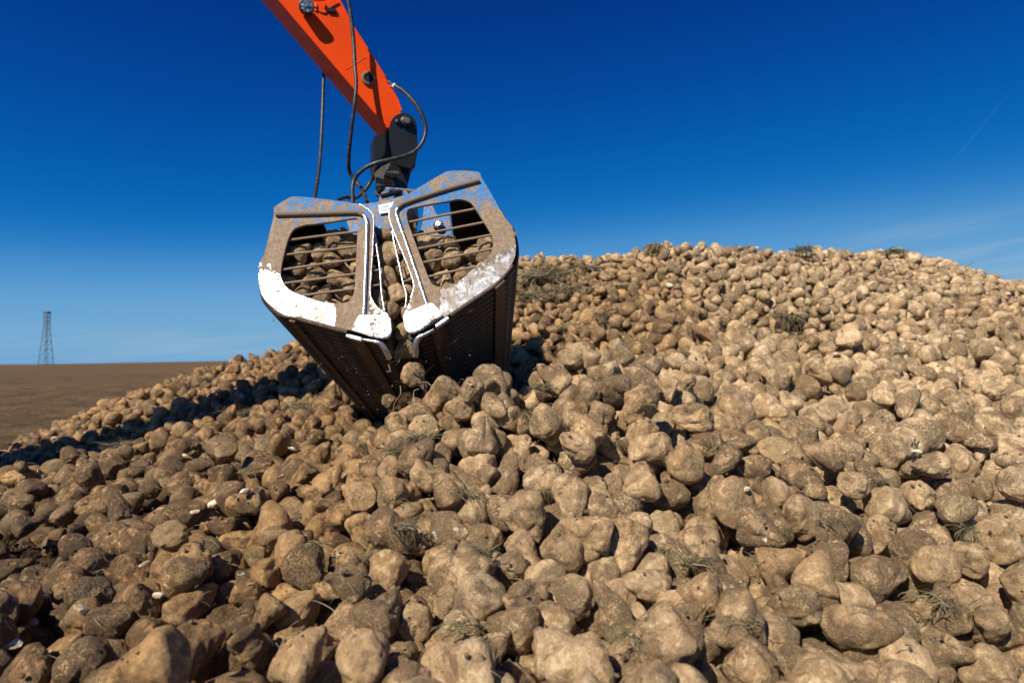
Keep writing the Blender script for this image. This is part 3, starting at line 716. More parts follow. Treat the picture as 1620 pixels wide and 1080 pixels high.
# ================================================================== the loading crane that carries it
def build_crane():
    PD = 3.32; pin = at(639, 190, PD)
    Sn = Vector((.36, -.933, 0)).normalized()
    root = empty('loading_crane', 'orange loading crane with black hoses reaching in from the top of the picture', 'crane', mw=Matrix.Translation(pin))
    inv = Matrix.Translation(-pin)
    def Q(px, py, off=0.): return on_plane(px, py, pin + Sn * off, Sn) - pin
    w = -Sn * .20
    low = [(605, 193), (523, 96.5), (440.7, 0), (290, -177)]; side = low + [(355, -280), (470, -135), (510, -55), (537, 0), (558, 41), (587, 86), (614, 130), (630, 160), (635, 175), (634, 192), (626, 203), (613, 203)]
    st = prism('stick', [Q(x, y) for x, y in side], w, M['orange'], root, bevel=.004)
    # flange lips along both edges and the welded joint
    tube('flange', [Q(x, y, .003) for x, y in low], .0045, M['orange'], st, 8)
    tube('flange', [Q(x, y, .001) for x, y in side[6:13]], .005, M['orange'], st, 8)
    tube('weld', [Q(546, 111, .001), Q(563, 101, .001), Q(579, 90, .001)], .0012, M['seam'], st, 6)
    bo = lathe('boss', [(.036, -.004), (.036, .010), (.031, .014), (.024, .014), (.0225, -.02)], Q(582.5, 125), Sn, M['mudtube'], st)
    lathe('bore', [(.001, .0105), (.0215, .0105), (.0215, -.01)], Q(582.5, 125), Sn, Mat('bore_shade', .9, 0, (.004, .004, .004)).m, st)  # flat black disc inside the ring, the hole's shade put into its colour
    # work lamp on its bracket
    lc = Q(485, 11, .058); ld = (Vector((.42, -.86, -.22))).normalized()
    lamp = lathe('work_lamp', [(.012, -.055), (.030, -.045), (.036, -.01), (.037, .012), (.033, .016)], lc, ld, M['black'], root)
    lathe('lens', [(.0315, .012), (.0315, .0185), (.02, .021), (.002, .0218)], lc, ld, M['lens'], lamp)
    bx = Q(497, 12, .0); tube('lamp_bracket', [lc - ld * .05, lc - ld * .05 - Sn * .05 + Vector((.02, 0, 0)), bx], .007, M['black'], lamp, 8)
    box('mount', bx - Vector((.014, .004, .02)), bx + Vector((.014, .012, .02)), M['orange'], lamp, .002)
    # small clip on the side with its two bolts
    cl = prism('clip', [Q(x, y, .0) for x, y in ((512.5, 13.5), (531, 15), (531.5, 21.5), (519, 20.5))], Sn * .012, M['black'], root, bevel=.001)
    for x in (515, 527): lathe('bolt', [(.0045, 0), (.0045, .006), (.002, .007)], Q(x, 9.5 if x < 520 else 11.5), Sn, M['black'], cl, 8)
    tube('pipe', [Q(480, -6, .02), Q(500, 1, .03), Q(517, -1, .02), Q(530, -8, .02)], .004, M['orange'], root, 8, 4)
    # link head: cheek plates, pins and casting
    def cap(cx, cy, r, n=9, off=0.): return [(cx + r * math.cos(a), cy + off - r * math.sin(a)) for a in [math.pi * k / (n - 1) for k in range(n)]]
    ck = cap(638.5, 200, 21.5) ; near = [(x, y) for x, y in ck] + [(617.5, 222), (620, 243), (628, 262), (636, 268), (650, 268), (657.5, 258), (660.5, 240), (660.5, 215)]
    near = ck[::1] + [(617.5, 222), (620.5, 243), (630, 262), (650, 268), (657.5, 258), (660.5, 240)]
    hd = prism('link_cheek', [Q(x, y, .035) for x, y in near], -Sn * .03, M['black'], root, bevel=.004)
    prism('link_cheek', [Q(x, y, -.20) for x, y in ck + [(600, 222), (600, 262), (625, 275), (657.5, 258)]], -Sn * .03, M['black'], root, bevel=.004)
    for (x, y, r) in ((640, 197, .030), (627, 197, .013)):
        lathe('pin', [(r * .4, .058), (r * .72, .057), (r, .050), (r, .0), (r * .9, -.26)] if r > .02 else [(r * .5, .052), (r, .048), (r, .0)], Q(x, y), Sn, M['black'], hd)
    lathe('pin_cap', [(.006, .066), (.0165, .065), (.0175, .057)], Q(640.5, 197), Sn, M['bronze'], hd, 18)
    prism('link_body', [Q(x, y, -.03) for x, y in ((596, 214), (632, 203), (655, 205), (656, 262), (648, 268), (644, 300), (628, 302), (622, 284), (598, 275), (592, 262), (592, 213))], -Sn * .15, M['black'], root, bevel=.006)
    prism('side_bar', [Q(x, y, -.05) for x, y in ((654, 206), (660, 210), (659.5, 241), (656.5, 266), (648, 266), (650, 240))], -Sn * .09, M['bronze'], root, bevel=.004)
    prism('lower_plate', [Q(x, y, .03) for x, y in ((593, 273), (604, 263), (617, 257.5), (619, 260), (609, 276), (606.5, 292), (607.5, 307), (600, 311), (594.5, 308), (595.5, 285))], -Sn * .03, M['bronze'], root, bevel=.003)
    prism('lower_plate', [Q(x, y, -.12) for x, y in ((628, 262), (652, 262), (647, 286), (641, 302), (630, 303), (626, 285))], -Sn * .03, M['black'], root, bevel=.003)
    tube('lower_pin', [Q(607, 273, .02), Q(630, 275, .0)], .013, M['bronze'], root, 12)
    tube('lower_pin', [Q(598, 298, .05), Q(640, 300, -.12)], .017, M['black'], root, 12)
    # hoses
    def hose(pts, r=.0098): return tube('hose', [Q(*p) for p in pts], r, M['hose'], root, 12, 6)
    hose([(540, -60, .10), (548, -12, .09), (555, 25, .085), (559, 62, .08), (561.4, 104, .09), (563.5, 133, .10), (560.7, 166, .10), (555, 213, .06), (551.8, 250, .0), (553, 272, -.05), (562, 286, -.05), (573, 300, .0), (581, 320, .1)])
    hose([(500, 60, -.25), (512, 100, -.23), (512, 118, -.22), (510.5, 165, -.2), (508.5, 215, -.15), (505.5, 262, -.05), (501, 295, .05), (497.5, 316, .12)], .0085)
    h3 = hose([(612, 131, -.02), (623, 135, .03), (640, 146, .06), (658, 165, .09), (670, 188, .10), (673.5, 207, .10), (667, 228, .10), (650, 243, .10), (620, 252, .10), (592, 259, .08), (570, 272, .04), (558.5, 291, .02), (558, 322, .08)], .0105)
    tube('hose_end', [Q(613, 131.5, -.02), Q(625.5, 136.5, .038)], .0125, M['label'], h3, 12)
    hose([(594, 262, .0), (592, 275, -.03), (585, 290, -.05), (576, 303, -.04), (562, 313, -.03), (548, 312, -.02), (535, 317, .04), (528, 326, .1)], .0095)
    tube('rubber_tie', [Q(608, 118, .0), Q(609.5, 121, .02), Q(614, 119, .02)], .003, M['hose'], root, 6)
    # boom and carrier, out of the picture on the left; the boom's shadow falls across the heap
    top = Q(352, -200) + w * .5; A = top + pin
    B = Vector(BOOM_END); d = (B - A).normalized(); up = Vector((0, 0, 1)); up = (up - d * up.dot(d)).normalized(); sd = d.cross(up)
    prof = []
    poly = [A - d * .25 + up * .2 - pin, A + (B - A) * .25 + up * .40 - pin, B + up * .3 - pin, B - up * .3 - pin, A + (B - A) * .25 - up * .34 - pin, A - d * .25 - up * .2 - pin]
    prism('boom', [p - sd * .13 for p in poly], sd * .26, M['orange'], root, bevel=.01)
    tube('boom_ram', [A + (B - A) * .12 - up * .3 - pin, A + (B - A) * .6 - up * .38 - pin], .06, M['black'], root, 14)
    foot = B - pin; g = Vector((-6.5, 2.9, 0)) - pin; z0 = -pin.z
    body = box('carrier_body', (g.x - 2.4, g.y - 1.0, z0 + .75), (g.x + .75, g.y + 1.3, z0 + 1.75), M['orange'], root, .05)
    cab = box('cab', (g.x - 1.1, g.y + .0, z0 + 1.76), (g.x - .1, g.y + 1.0, z0 + 2.95), M['orange'], root, .06)
    box('window', (g.x - .11, g.y + .12, z0 + 1.95), (g.x - .085, g.y + .88, z0 + 2.8), M['glass'], cab, .004)
    box('window', (g.x - .95, g.y - .015, z0 + 1.95), (g.x - .25, g.y + .01, z0 + 2.8), M['glass'], cab, .004)
    box('boom_foot', (foot.x - .35, foot.y - .22, z0 + 1.74), (foot.x + .2, foot.y + .22, foot.z + .1), M['orange'], root, .03)
    for x in (-2.0, -.2):
        for y in (-1.15, 1.2):
            lathe('wheel', [(.15, -.16), (.5, -.16), (.55, -.1), (.55, .1), (.5, .16), (.15, .16)], (g.x + x, g.y + y, z0 + .52), (0, 1, 0), M['tyre'], root, 28)
    return root
BOOM_END = (-6.9, 2.8, 3.25)
CRANE = build_crane()

# resting places of the nearer beets, settled once with rigid bodies
NLOAD, NH1, NL1 = 216, 300, 60
BEETS = '''
-37 550 246 19 63 63 124 21  -154 536 234 41 4 57 115 7  -132 535 229 40 71 1 97 18  -93 556 309 39 69 15 115 4  -72 539 223 15 2 57 100 17  -109 557 287 71 59 19 110 1
-43 552 262 3 69 20 102 18  -127 554 300 38 69 13 88 18  -70 563 287 24 5 0 108 9  -175 531 233 60 31 62 100 12  -85 556 270 12 64 2 113 2  -133 554 271 67 1 51 102 19
-108 547 264 64 67 11 100 23  -77 543 255 10 8 26 92 17  -24 556 293 67 71 65 101 21  -63 545 246 24 64 70 97 14  -198 541 261 29 62 13 86 17  -53 555 284 13 61 4 92 1
-195 538 238 1 6 61 87 17  -89 537 217 59 9 31 90 20  -163 540 249 30 0 56 81 0  -73 557 300 18 1 55 99 4  -159 556 299 0 65 61 97 14  -58 584 221 68 71 43 114 0
-145 554 290 10 9 67 91 22  -107 535 221 69 42 16 89 8  -93 571 211 50 11 6 115 17  -181 535 249 64 0 70 85 8  -106 534 236 65 62 57 80 17  -185 549 291 8 39 60 80 23
-136 545 242 17 69 55 106 14  -173 541 266 69 61 45 79 10  -5 561 275 57 51 4 87 20  -149 545 265 57 6 20 95 12  -127 543 258 66 46 59 70 0  -100 540 253 71 31 71 77 14
-13 560 287 61 66 43 89 10  -23 555 276 29 70 10 78 14  -115 536 246 68 8 10 81 12  -157 547 282 55 67 15 73 15  -79 543 241 15 7 13 76 14  -107 557 307 54 70 19 87 12
-201 562 289 56 30 67 108 14  -115 531 227 12 4 46 70 23  -79 596 203 65 66 48 110 21  -23 546 256 12 9 27 82 21  -139 545 256 64 60 25 78 8  -146 562 303 47 63 65 99 4
-188 550 270 64 63 29 86 4  -57 545 265 37 71 55 76 21  -40 634 220 57 31 8 106 21  -95 557 281 4 44 2 84 10  -169 554 286 61 3 36 78 2  -57 559 298 58 70 47 74 15
-33 567 292 54 29 68 92 0  -119 559 209 49 51 2 83 18  -167 556 222 65 8 45 95 23  -101 589 200 36 68 66 97 22  -88 537 235 20 69 62 61 3  -156 564 260 26 10 15 123 10
-68 555 266 47 3 6 105 12  -172 628 201 17 69 22 95 23  -120 605 197 57 2 3 97 17  -18 634 238 68 3 54 80 14  -26 649 228 10 2 28 98 15  -61 546 228 12 6 12 77 12
-148 563 216 56 6 67 85 22  -46 604 230 23 62 21 100 9  -152 649 188 1 57 47 99 11  -115 629 189 58 17 1 94 17  -190 604 215 1 67 1 97 9  -61 630 210 64 71 46 103 9
-179 559 246 67 3 54 110 18  -20 591 258 1 25 64 89 5  -94 573 289 59 60 15 107 2  -183 546 231 9 50 49 85 23  -76 620 196 50 28 2 75 19  -154 557 271 12 0 24 92 23
-172 603 213 69 41 11 81 19  -81 579 209 2 29 71 65 19  -54 557 236 20 69 23 84 16  -33 568 243 50 62 21 77 18  -134 577 206 6 60 12 92 10  -96 626 192 14 46 67 83 18
-134 554 215 24 1 16 70 6  -119 582 207 43 70 66 94 22  -162 575 222 33 4 4 100 8  -61 560 226 29 66 71 77 14  -131 647 186 9 11 41 83 6  -28 563 254 10 5 53 91 23
-147 579 211 59 5 5 125 11  -147 624 196 7 64 45 79 3  -75 564 216 48 25 67 81 13  -94 549 244 32 2 68 87 11  -99 558 227 1 24 68 104 18  -66 656 199 0 69 14 98 6
-39 588 240 60 28 61 85 2  -113 649 183 64 61 41 101 14  -176 554 273 40 0 7 89 22  -179 575 221 61 68 31 104 20  -86 567 260 6 44 69 89 15  -19 575 268 29 8 68 90 17
-132 573 290 50 23 0 81 23  -192 654 201 49 68 70 76 9  -165 649 191 53 69 1 79 10  -38 567 274 19 11 52 93 14  -75 642 197 46 7 16 95 17  -21 655 249 11 66 12 119 18
-196 585 223 51 65 51 77 6  -134 620 197 52 70 63 85 9  -16 594 272 24 9 15 104 10  -49 652 207 16 71 66 74 7  -175 566 291 4 4 51 82 13  -119 570 282 69 0 59 88 20
-63 606 216 63 29 68 85 3  -153 600 215 64 32 7 111 18  -187 618 211 42 7 71 77 16  -161 556 242 30 62 13 85 9  -188 559 278 20 1 29 96 12  -107 547 217 67 58 71 95 21
-132 597 206 6 6 31 100 21  -34 628 245 49 65 53 103 1  -147 555 227 62 4 0 110 2  -123 562 245 51 8 3 93 15  -42 660 219 13 30 68 92 3  -106 569 267 13 70 67 91 2
-21 612 259 57 9 48 109 9  -85 570 306 37 8 63 83 23  -17 627 254 68 2 67 88 10  -124 555 230 3 30 52 89 6  -83 555 244 68 29 6 89 17  -62 568 270 69 33 8 106 9
-49 577 286 12 68 38 78 9  -124 576 303 68 62 18 88 6  -80 661 192 3 10 22 87 0  -100 643 189 24 11 12 78 1  -111 551 244 0 37 3 97 12  -35 603 253 33 2 10 113 19
-73 558 232 35 7 63 87 11  -175 581 268 18 68 62 102 7  -166 561 275 47 2 69 71 7  -8 619 270 3 2 50 80 3  -194 551 245 48 11 5 86 0  -50 562 254 40 7 6 88 7
-123 562 259 7 63 60 76 19  -108 558 255 23 64 20 99 3  -189 565 262 58 70 66 85 11  -188 589 286 9 22 68 77 17  -102 604 199 35 3 57 83 5  -164 591 216 3 1 51 104 7
-74 614 208 8 2 32 107 10  -168 646 198 24 62 57 77 4  -196 569 231 11 4 40 73 0  -92 575 273 22 4 27 144 16  -155 579 298 14 44 7 103 21  -42 620 234 2 30 15 77 18
-66 597 241 70 8 9 91 3  -158 578 247 12 38 6 101 17  -200 641 210 63 58 66 74 0  -129 570 224 34 70 14 67 15  -145 570 282 33 65 12 106 8  -179 574 241 50 68 55 87 16
-110 576 239 50 68 4 84 15  -29 581 249 8 7 56 80 21  -78 587 290 60 14 23 81 17  -115 597 208 35 58 2 76 6  -142 566 245 3 64 44 82 4  -56 586 263 1 5 66 98 10
-129 587 218 12 64 3 82 6  -92 573 229 58 26 60 83 14  -92 653 197 52 12 11 87 15  -63 578 247 60 67 27 91 13  -196 576 271 1 68 19 97 11  -177 579 282 62 65 34 67 17
-196 569 253 8 26 13 84 11  -172 581 249 5 0 63 99 11  -141 662 186 71 5 10 79 7  -198 595 266 52 0 9 106 6  -55 594 281 71 1 27 74 22  -80 585 251 50 47 70 87 3
-201 587 284 64 39 13 86 12  -110 569 304 62 3 0 77 13  -37 596 283 67 39 14 93 5  -149 642 201 14 0 52 83 0  -181 642 214 65 30 11 110 20  -42 646 234 16 6 68 90 17
-162 575 271 66 65 69 87 12  -173 614 216 44 65 3 106 11  -129 595 230 65 6 60 80 22  -80 575 241 59 69 30 78 22  -29 583 276 61 3 63 92 7  -121 594 285 18 0 0 99 17
-159 589 287 7 4 2 73 17  -42 611 281 7 5 18 86 1  -113 574 222 59 71 43 87 2  -115 624 203 61 68 12 84 6  -75 584 226 9 24 58 90 7  -62 603 229 53 67 12 96 8
-60 620 229 23 59 13 85 5  -141 579 233 58 38 1 88 14  -103 564 243 55 16 62 94 4  -201 592 240 12 4 67 91 18  -136 583 259 65 7 43 111 22  -109 580 253 11 0 51 93 21
-93 577 255 50 66 14 79 11  -201 640 225 0 65 32 88 20  -177 594 258 27 5 63 87 12  -157 581 262 57 13 52 77 14  -120 577 275 23 7 61 87 7  -68 577 283 21 4 23 90 16
-205 649 241 13 67 52 77 15  -66 576 293 62 65 10 76 12  -177 601 282 62 12 61 84 7  -138 589 285 2 5 36 83 23  -92 603 284 50 7 59 118 7  -111 593 307 65 67 64 81 16
-127 222 85 58 5 58 110 23  24 238 77 16 66 21 111 17  -15 288 82 66 70 46 125 6  56 243 85 64 10 65 89 14  154 283 74 69 21 25 86 18  208 286 52 8 2 7 111 2
112 281 63 69 68 46 125 18  -81 248 78 9 35 64 88 8  83 341 86 55 65 28 125 19  -175 269 62 9 69 65 94 13  -56 243 75 1 58 56 77 0  185 324 83 50 70 22 98 13
211 323 86 0 61 19 96 13  2 273 75 68 1 11 96 3  188 409 115 3 12 27 119 18  195 292 61 53 15 8 105 8  97 254 68 64 62 2 91 9  169 276 65 0 40 16 95 17
-115 275 62 7 70 22 125 9  -106 335 87 15 33 69 103 23  142 335 86 61 46 8 108 23  -129 261 76 65 49 17 107 22  -142 380 95 11 34 4 114 18  266 351 94 41 68 65 92 6
163 365 104 38 60 7 108 15  -106 257 77 42 67 8 79 21  -165 319 80 68 71 48 103 7  -14 235 76 63 69 71 79 21  -57 285 79 3 51 9 81 5  -65 345 99 11 8 48 92 13
-190 303 64 71 71 33 95 11  203 414 129 51 51 62 121 20  -158 317 72 6 25 54 90 2  202 298 77 34 68 6 80 16  125 366 110 7 15 63 91 19  137 347 98 52 26 6 99 23
102 308 74 3 2 7 125 5  222 352 89 25 12 66 107 9  57 324 97 64 3 71 89 16  -21 309 90 6 70 23 109 6  99 275 80 6 65 59 81 15  -62 316 83 7 71 35 88 21
265 381 99 67 5 38 108 7  8 344 107 70 66 1 88 15  20 378 121 48 69 13 119 22  44 279 82 67 36 62 80 4  289 442 119 55 69 55 125 2  37 320 106 62 22 60 92 8
146 307 90 4 30 53 80 23  43 220 76 9 66 17 112 10  261 410 102 57 7 68 122 7  -104 312 65 6 1 49 94 19  282 465 127 55 13 23 119 5  28 321 100 9 39 66 79 0
233 391 100 61 67 14 92 0  129 297 76 7 63 19 82 2  32 359 113 67 3 0 94 20  218 293 69 65 69 27 76 4  105 393 128 17 57 5 100 17  -220 330 70 58 68 45 94 16
-24 239 73 14 4 39 96 12  160 424 116 70 66 61 104 19  -3 405 118 41 0 23 115 16  -223 372 69 30 66 17 98 14  -75 295 90 1 28 8 71 20  29 287 85 65 66 22 72 1
-72 292 71 14 64 71 86 11  162 330 89 20 62 12 96 3  -248 375 72 21 8 15 103 1  83 286 88 15 69 12 70 23  43 321 84 14 63 14 82 13  14 316 85 18 5 5 102 7
-47 297 73 17 27 3 80 21  16 279 71 66 71 62 95 20  -19 263 79 55 28 7 75 2  -66 380 112 16 13 60 95 23  -32 352 98 69 21 24 98 11  -177 423 96 65 58 44 106 21
64 305 85 52 67 56 64 18  327 415 111 14 6 67 109 17  -20 422 142 33 2 6 102 16  4 289 83 20 2 28 83 8  88 402 136 56 11 53 90 5  84 427 164 31 61 66 91 19
110 229 76 28 2 58 74 14  -164 359 76 21 70 69 80 0  246 341 87 66 51 14 78 22  171 340 98 2 66 28 87 10  373 522 131 10 66 49 125 12  -104 385 97 58 48 70 125 8
131 439 134 16 21 16 116 2  434 578 125 0 7 55 125 0  -16 346 89 66 4 5 98 5  207 361 92 13 2 29 88 2  173 498 155 1 28 14 125 3  -178 310 76 39 4 58 72 2
160 308 76 48 12 54 81 5  -202 310 65 62 2 24 89 8  -229 341 56 15 40 68 123 6  328 513 135 19 0 68 124 15  160 290 57 6 69 49 87 15  90 267 76 9 0 68 61 16
219 307 71 70 67 20 93 21  52 364 106 14 63 51 92 1  -224 439 86 51 61 16 90 0  74 368 120 63 62 46 86 3  -204 274 56 9 8 40 65 22  -188 355 92 10 1 0 80 16
94 387 109 55 69 61 94 14  -20 365 107 67 48 19 91 12  -258 329 67 64 46 53 90 15  97 325 92 43 0 55 81 10  255 313 75 1 3 27 113 16  -38 232 69 59 26 8 110 1
231 567 147 47 23 4 125 17  230 410 116 31 63 12 115 12  176 295 71 16 38 67 83 13  -86 273 69 19 9 66 101 2  39 456 155 32 65 8 110 6  -40 371 119 44 1 59 86 7
-258 435 68 52 23 10 112 9  -56 484 164 67 9 60 108 21  224 495 133 66 69 24 122 1  -55 388 118 1 64 31 101 11  25 414 148 68 60 17 88 13  23 372 96 61 7 40 96 14
114 260 63 0 68 12 78 20  0 322 88 67 44 70 67 6  -145 326 61 14 34 67 111 21  -228 395 72 7 5 32 101 21  -273 599 104 64 1 41 125 23  -408 585 66 38 8 61 109 5
-113 294 75 64 6 70 61 23  -133 346 77 56 0 48 77 22  39 292 74 53 7 6 78 14  88 364 93 66 63 20 105 14  8 336 91 10 70 50 77 21  -89 394 106 24 29 0 84 23
185 356 92 14 65 18 84 0  148 267 56 54 6 20 96 1  145 240 65 7 12 14 87 5  -58 343 72 63 61 44 79 0  197 471 119 8 1 68 113 15  213 392 114 68 58 11 86 8
-34 323 84 57 22 1 87 6  18 259 74 22 15 58 78 22  43 408 126 49 65 11 100 5  -127 416 88 14 4 59 115 5  76 467 169 53 57 66 94 0  -347 493 43 54 5 28 125 17
314 545 133 0 38 63 121 1  -76 436 134 19 30 3 88 3  127 447 149 57 61 46 93 4  -37 343 83 62 58 43 113 14  40 394 139 25 66 17 75 13  -210 303 50 15 68 17 94 9
-215 449 81 56 1 2 100 0  -169 299 61 45 8 67 101 6  148 305 57 45 60 71 90 7  -124 437 111 39 4 13 97 11  215 327 64 32 6 59 104 1  -174 410 75 52 64 57 79 18
-136 328 73 13 9 52 60 14  321 413 90 41 62 67 102 22  -215 284 49 2 34 55 99 18  -60 406 131 29 7 70 78 18  -448 677 67 70 5 38 117 13  165 387 111 17 6 55 83 7
-256 312 67 5 15 70 109 3  367 590 153 63 66 58 121 10  49 415 143 66 67 44 93 9  203 340 75 71 17 49 98 8  79 294 74 7 68 36 94 3  255 395 84 1 63 65 108 19
-252 332 42 7 4 21 106 17  -118 397 84 70 58 70 79 19  47 249 71 49 66 24 73 21  -192 365 71 50 63 15 115 9  -321 472 55 39 15 5 87 3  -1 366 106 19 70 61 92 15
60 437 150 3 70 25 102 21  68 373 105 9 2 65 77 13  -113 336 70 15 1 24 118 10  498 628 141 0 1 61 118 13  -244 353 71 66 27 53 90 12  -81 257 60 14 14 15 97 21
74 278 78 45 2 18 87 8  66 430 128 6 66 59 89 4  137 412 125 8 70 25 83 12  -87 343 84 6 46 53 92 6  -8 261 74 8 41 60 70 7  -31 308 72 68 9 52 73 2
76 268 71 0 63 35 65 16  -62 445 143 14 69 3 89 22  322 444 103 2 53 32 77 20  -342 610 83 13 68 30 120 7  71 323 82 8 69 58 80 19  -240 297 63 8 58 1 97 1
306 445 97 4 63 40 102 3  -50 377 95 8 34 0 86 18  437 617 143 67 41 54 111 6  349 493 111 58 67 18 109 22  -1 258 62 45 2 65 81 22  -14 506 173 70 13 24 116 23
29 472 179 24 71 15 95 4  -120 348 85 69 7 17 77 18  -478 638 43 7 5 48 106 5  -246 317 49 2 67 69 87 11  -301 488 79 0 47 27 94 10  102 345 88 6 69 42 93 13
-88 375 91 6 5 36 77 5  -320 428 41 68 5 64 114 6  53 509 193 10 66 69 95 17  -359 459 40 0 52 4 86 0  283 673 175 9 44 58 125 22  256 335 66 10 0 49 59 15
73 495 179 2 69 69 96 14  313 680 162 9 9 8 125 17  145 303 74 62 37 70 72 5  433 545 116 55 9 11 117 9  87 417 145 63 28 11 87 22  -294 572 76 12 0 42 125 11
-24 417 122 20 59 10 86 16  -170 339 86 71 25 58 86 9  135 283 55 0 4 68 86 14  -38 457 157 20 42 2 96 4  77 267 58 57 69 39 100 8  138 324 70 66 41 66 100 20
224 296 64 8 6 10 67 5  65 321 68 18 71 8 99 22  -278 443 64 3 11 23 100 0  -187 321 72 0 44 0 86 21  162 455 134 52 4 11 87 15  60 407 108 61 2 42 111 12
-93 326 75 15 2 46 56 15  264 348 70 62 8 17 82 14  206 413 98 18 70 24 89 19  -355 693 97 69 47 55 110 17  48 310 76 59 3 42 79 16  6 269 57 71 68 56 70 8
110 396 100 42 2 15 65 13  140 519 174 59 39 7 98 19  123 389 90 66 42 63 106 14  61 472 170 48 66 18 79 19  -477 752 72 64 26 57 125 8  326 668 180 7 69 53 114 21
181 486 135 14 70 13 99 2  -44 325 69 16 63 11 90 10  -253 888 146 37 69 13 125 0  -154 392 74 18 27 70 67 9  -189 415 84 20 2 22 60 0  356 601 157 55 5 1 92 3
87 510 198 38 67 66 74 0  -261 342 54 15 7 24 94 4  -62 375 96 1 1 48 88 7  158 476 140 59 44 61 113 18  121 382 104 14 4 58 78 22  148 365 98 11 29 67 84 13
55 224 70 14 8 19 102 0  79 438 131 71 42 71 107 8  239 370 86 6 56 27 96 20  120 398 110 64 13 11 82 1  -421 518 45 18 68 13 115 17  174 580 167 0 37 58 99 6
561 761 166 48 12 10 119 5  -77 410 121 63 62 20 68 3  -209 531 101 19 0 39 111 21  -12 447 159 14 67 43 86 10  -47 271 64 22 1 64 70 9  -306 630 79 1 70 28 125 23
-184 297 51 65 67 30 91 20  118 498 171 49 64 54 83 9  280 385 89 18 10 55 87 7  365 466 118 71 53 32 77 17  -36 290 57 65 5 68 79 8  446 841 223 61 8 63 119 15
-3 448 152 16 23 8 70 6  -144 545 107 11 3 31 97 16  -156 475 105 65 69 51 78 21  -353 535 54 61 67 55 78 15  -79 362 89 63 64 59 99 8  -716 920 25 55 1 54 124 18
535 704 157 7 1 64 94 6  -48 316 67 13 65 56 87 20  516 801 177 12 45 10 125 2  -40 302 62 21 13 62 81 21  -347 584 84 50 27 69 93 7  290 559 130 66 9 28 105 14
83 282 68 7 32 12 86 19  -30 452 170 59 66 67 81 8  -81 450 146 60 2 7 72 6  139 368 78 20 28 0 85 7  -26 411 107 3 51 12 89 19  111 457 145 68 57 14 75 7
605 870 206 21 12 5 125 13  -50 353 89 2 58 46 57 2  102 489 172 1 62 67 75 0  241 301 64 67 2 36 94 10  267 561 140 59 11 65 125 9  306 500 123 9 66 26 125 11
-364 586 64 8 65 51 95 0  -148 461 95 24 4 24 88 4  -118 518 121 67 0 57 105 17  -107 299 57 60 4 50 120 8  -80 321 87 5 38 3 81 11  66 350 99 62 43 2 87 18
-45 461 146 18 66 16 80 1  -237 648 109 61 42 71 96 18  362 663 160 65 51 60 96 6  -122 291 73 28 65 61 63 23  -176 513 97 10 65 30 116 17  390 518 104 64 2 0 83 0
270 618 153 7 38 6 94 5  646 873 202 10 69 4 125 8  -70 339 81 66 3 9 81 1  8 429 133 1 38 66 64 21  -1 443 127 9 8 40 78 19  -304 560 67 30 61 68 116 9
283 909 234 62 6 12 116 0  -248 562 88 57 8 24 90 19  111 378 89 70 12 51 82 13  -284 556 74 22 7 2 96 13  117 244 70 28 64 4 80 14  -41 447 131 0 68 19 80 7
-61 362 82 56 0 33 105 7  -55 290 66 69 46 68 72 11  333 598 143 68 5 3 89 3  -149 342 61 62 5 14 89 11  186 377 96 5 4 63 81 19  -370 482 42 2 37 10 79 5
69 260 76 7 49 68 81 23  -194 445 92 5 0 53 79 0  355 694 177 18 59 5 103 21  -167 453 100 45 65 59 64 3  189 285 49 8 1 37 56 19  48 469 162 7 7 50 91 12
261 459 105 58 11 46 112 18  -540 721 45 55 41 5 92 0  -175 324 69 68 63 66 78 8  -104 385 84 67 22 6 60 21  303 691 177 71 3 38 115 17  394 771 184 3 62 34 119 0
-337 596 73 60 51 4 85 22  -32 381 96 71 2 71 100 18  134 505 153 4 4 12 107 12  -16 400 121 25 8 16 56 14  -395 530 49 2 3 6 75 20  -195 521 94 11 2 11 97 17
236 444 126 9 6 61 80 7  -65 460 154 12 35 69 86 11  -511 930 82 12 50 7 125 1  -138 273 58 68 56 53 98 15  666 857 192 63 65 15 125 1  61 425 117 13 5 47 87 18
-194 401 68 7 67 19 87 15  52 301 68 16 6 20 80 16  -50 252 64 17 70 20 87 6  -278 497 67 62 14 63 100 7  -332 561 59 34 8 69 100 5  52 395 114 21 8 59 58 14
-90 464 134 11 12 17 113 9  497 718 146 2 66 58 119 16  505 749 157 7 61 25 117 13  237 746 185 5 45 64 104 18  13 453 147 51 6 17 82 15  -219 850 105 13 68 48 125 23
532 815 202 17 59 7 102 3  -96 431 117 16 1 19 60 19  369 474 99 18 12 60 125 7  -36 476 148 8 6 34 124 11  422 640 143 7 62 0 94 22  70 528 188 61 11 53 111 21
-145 239 71 13 17 67 85 17  26 490 176 52 12 50 86 5  -379 526 43 67 67 22 88 5  -281 363 52 4 65 37 109 23  66 450 140 3 59 10 100 3  307 571 140 18 11 61 88 5
101 296 57 15 10 68 90 1  228 438 110 65 70 69 93 15  -371 545 46 47 64 16 114 23  -53 437 125 48 12 56 75 19  -110 368 76 16 46 8 90 0  36 324 94 51 71 6 73 10
-418 938 114 4 41 60 123 5  250 354 81 7 32 62 81 16  381 517 120 65 2 58 78 12  -102 347 55 13 67 52 109 10  249 912 235 38 4 59 120 0  21 302 74 1 39 66 90 8
445 792 185 70 44 22 101 15  -318 856 111 35 13 68 107 14  17 442 127 4 30 64 73 1  86 413 125 58 65 68 84 6  734 910 204 67 68 0 119 0  -659 919 34 7 70 4 125 15
-92 329 54 9 6 61 72 13  -275 573 77 59 14 21 83 6  237 291 54 24 66 54 91 17  214 303 59 64 28 2 76 4  244 523 139 11 1 14 102 6  41 260 67 66 58 46 71 5
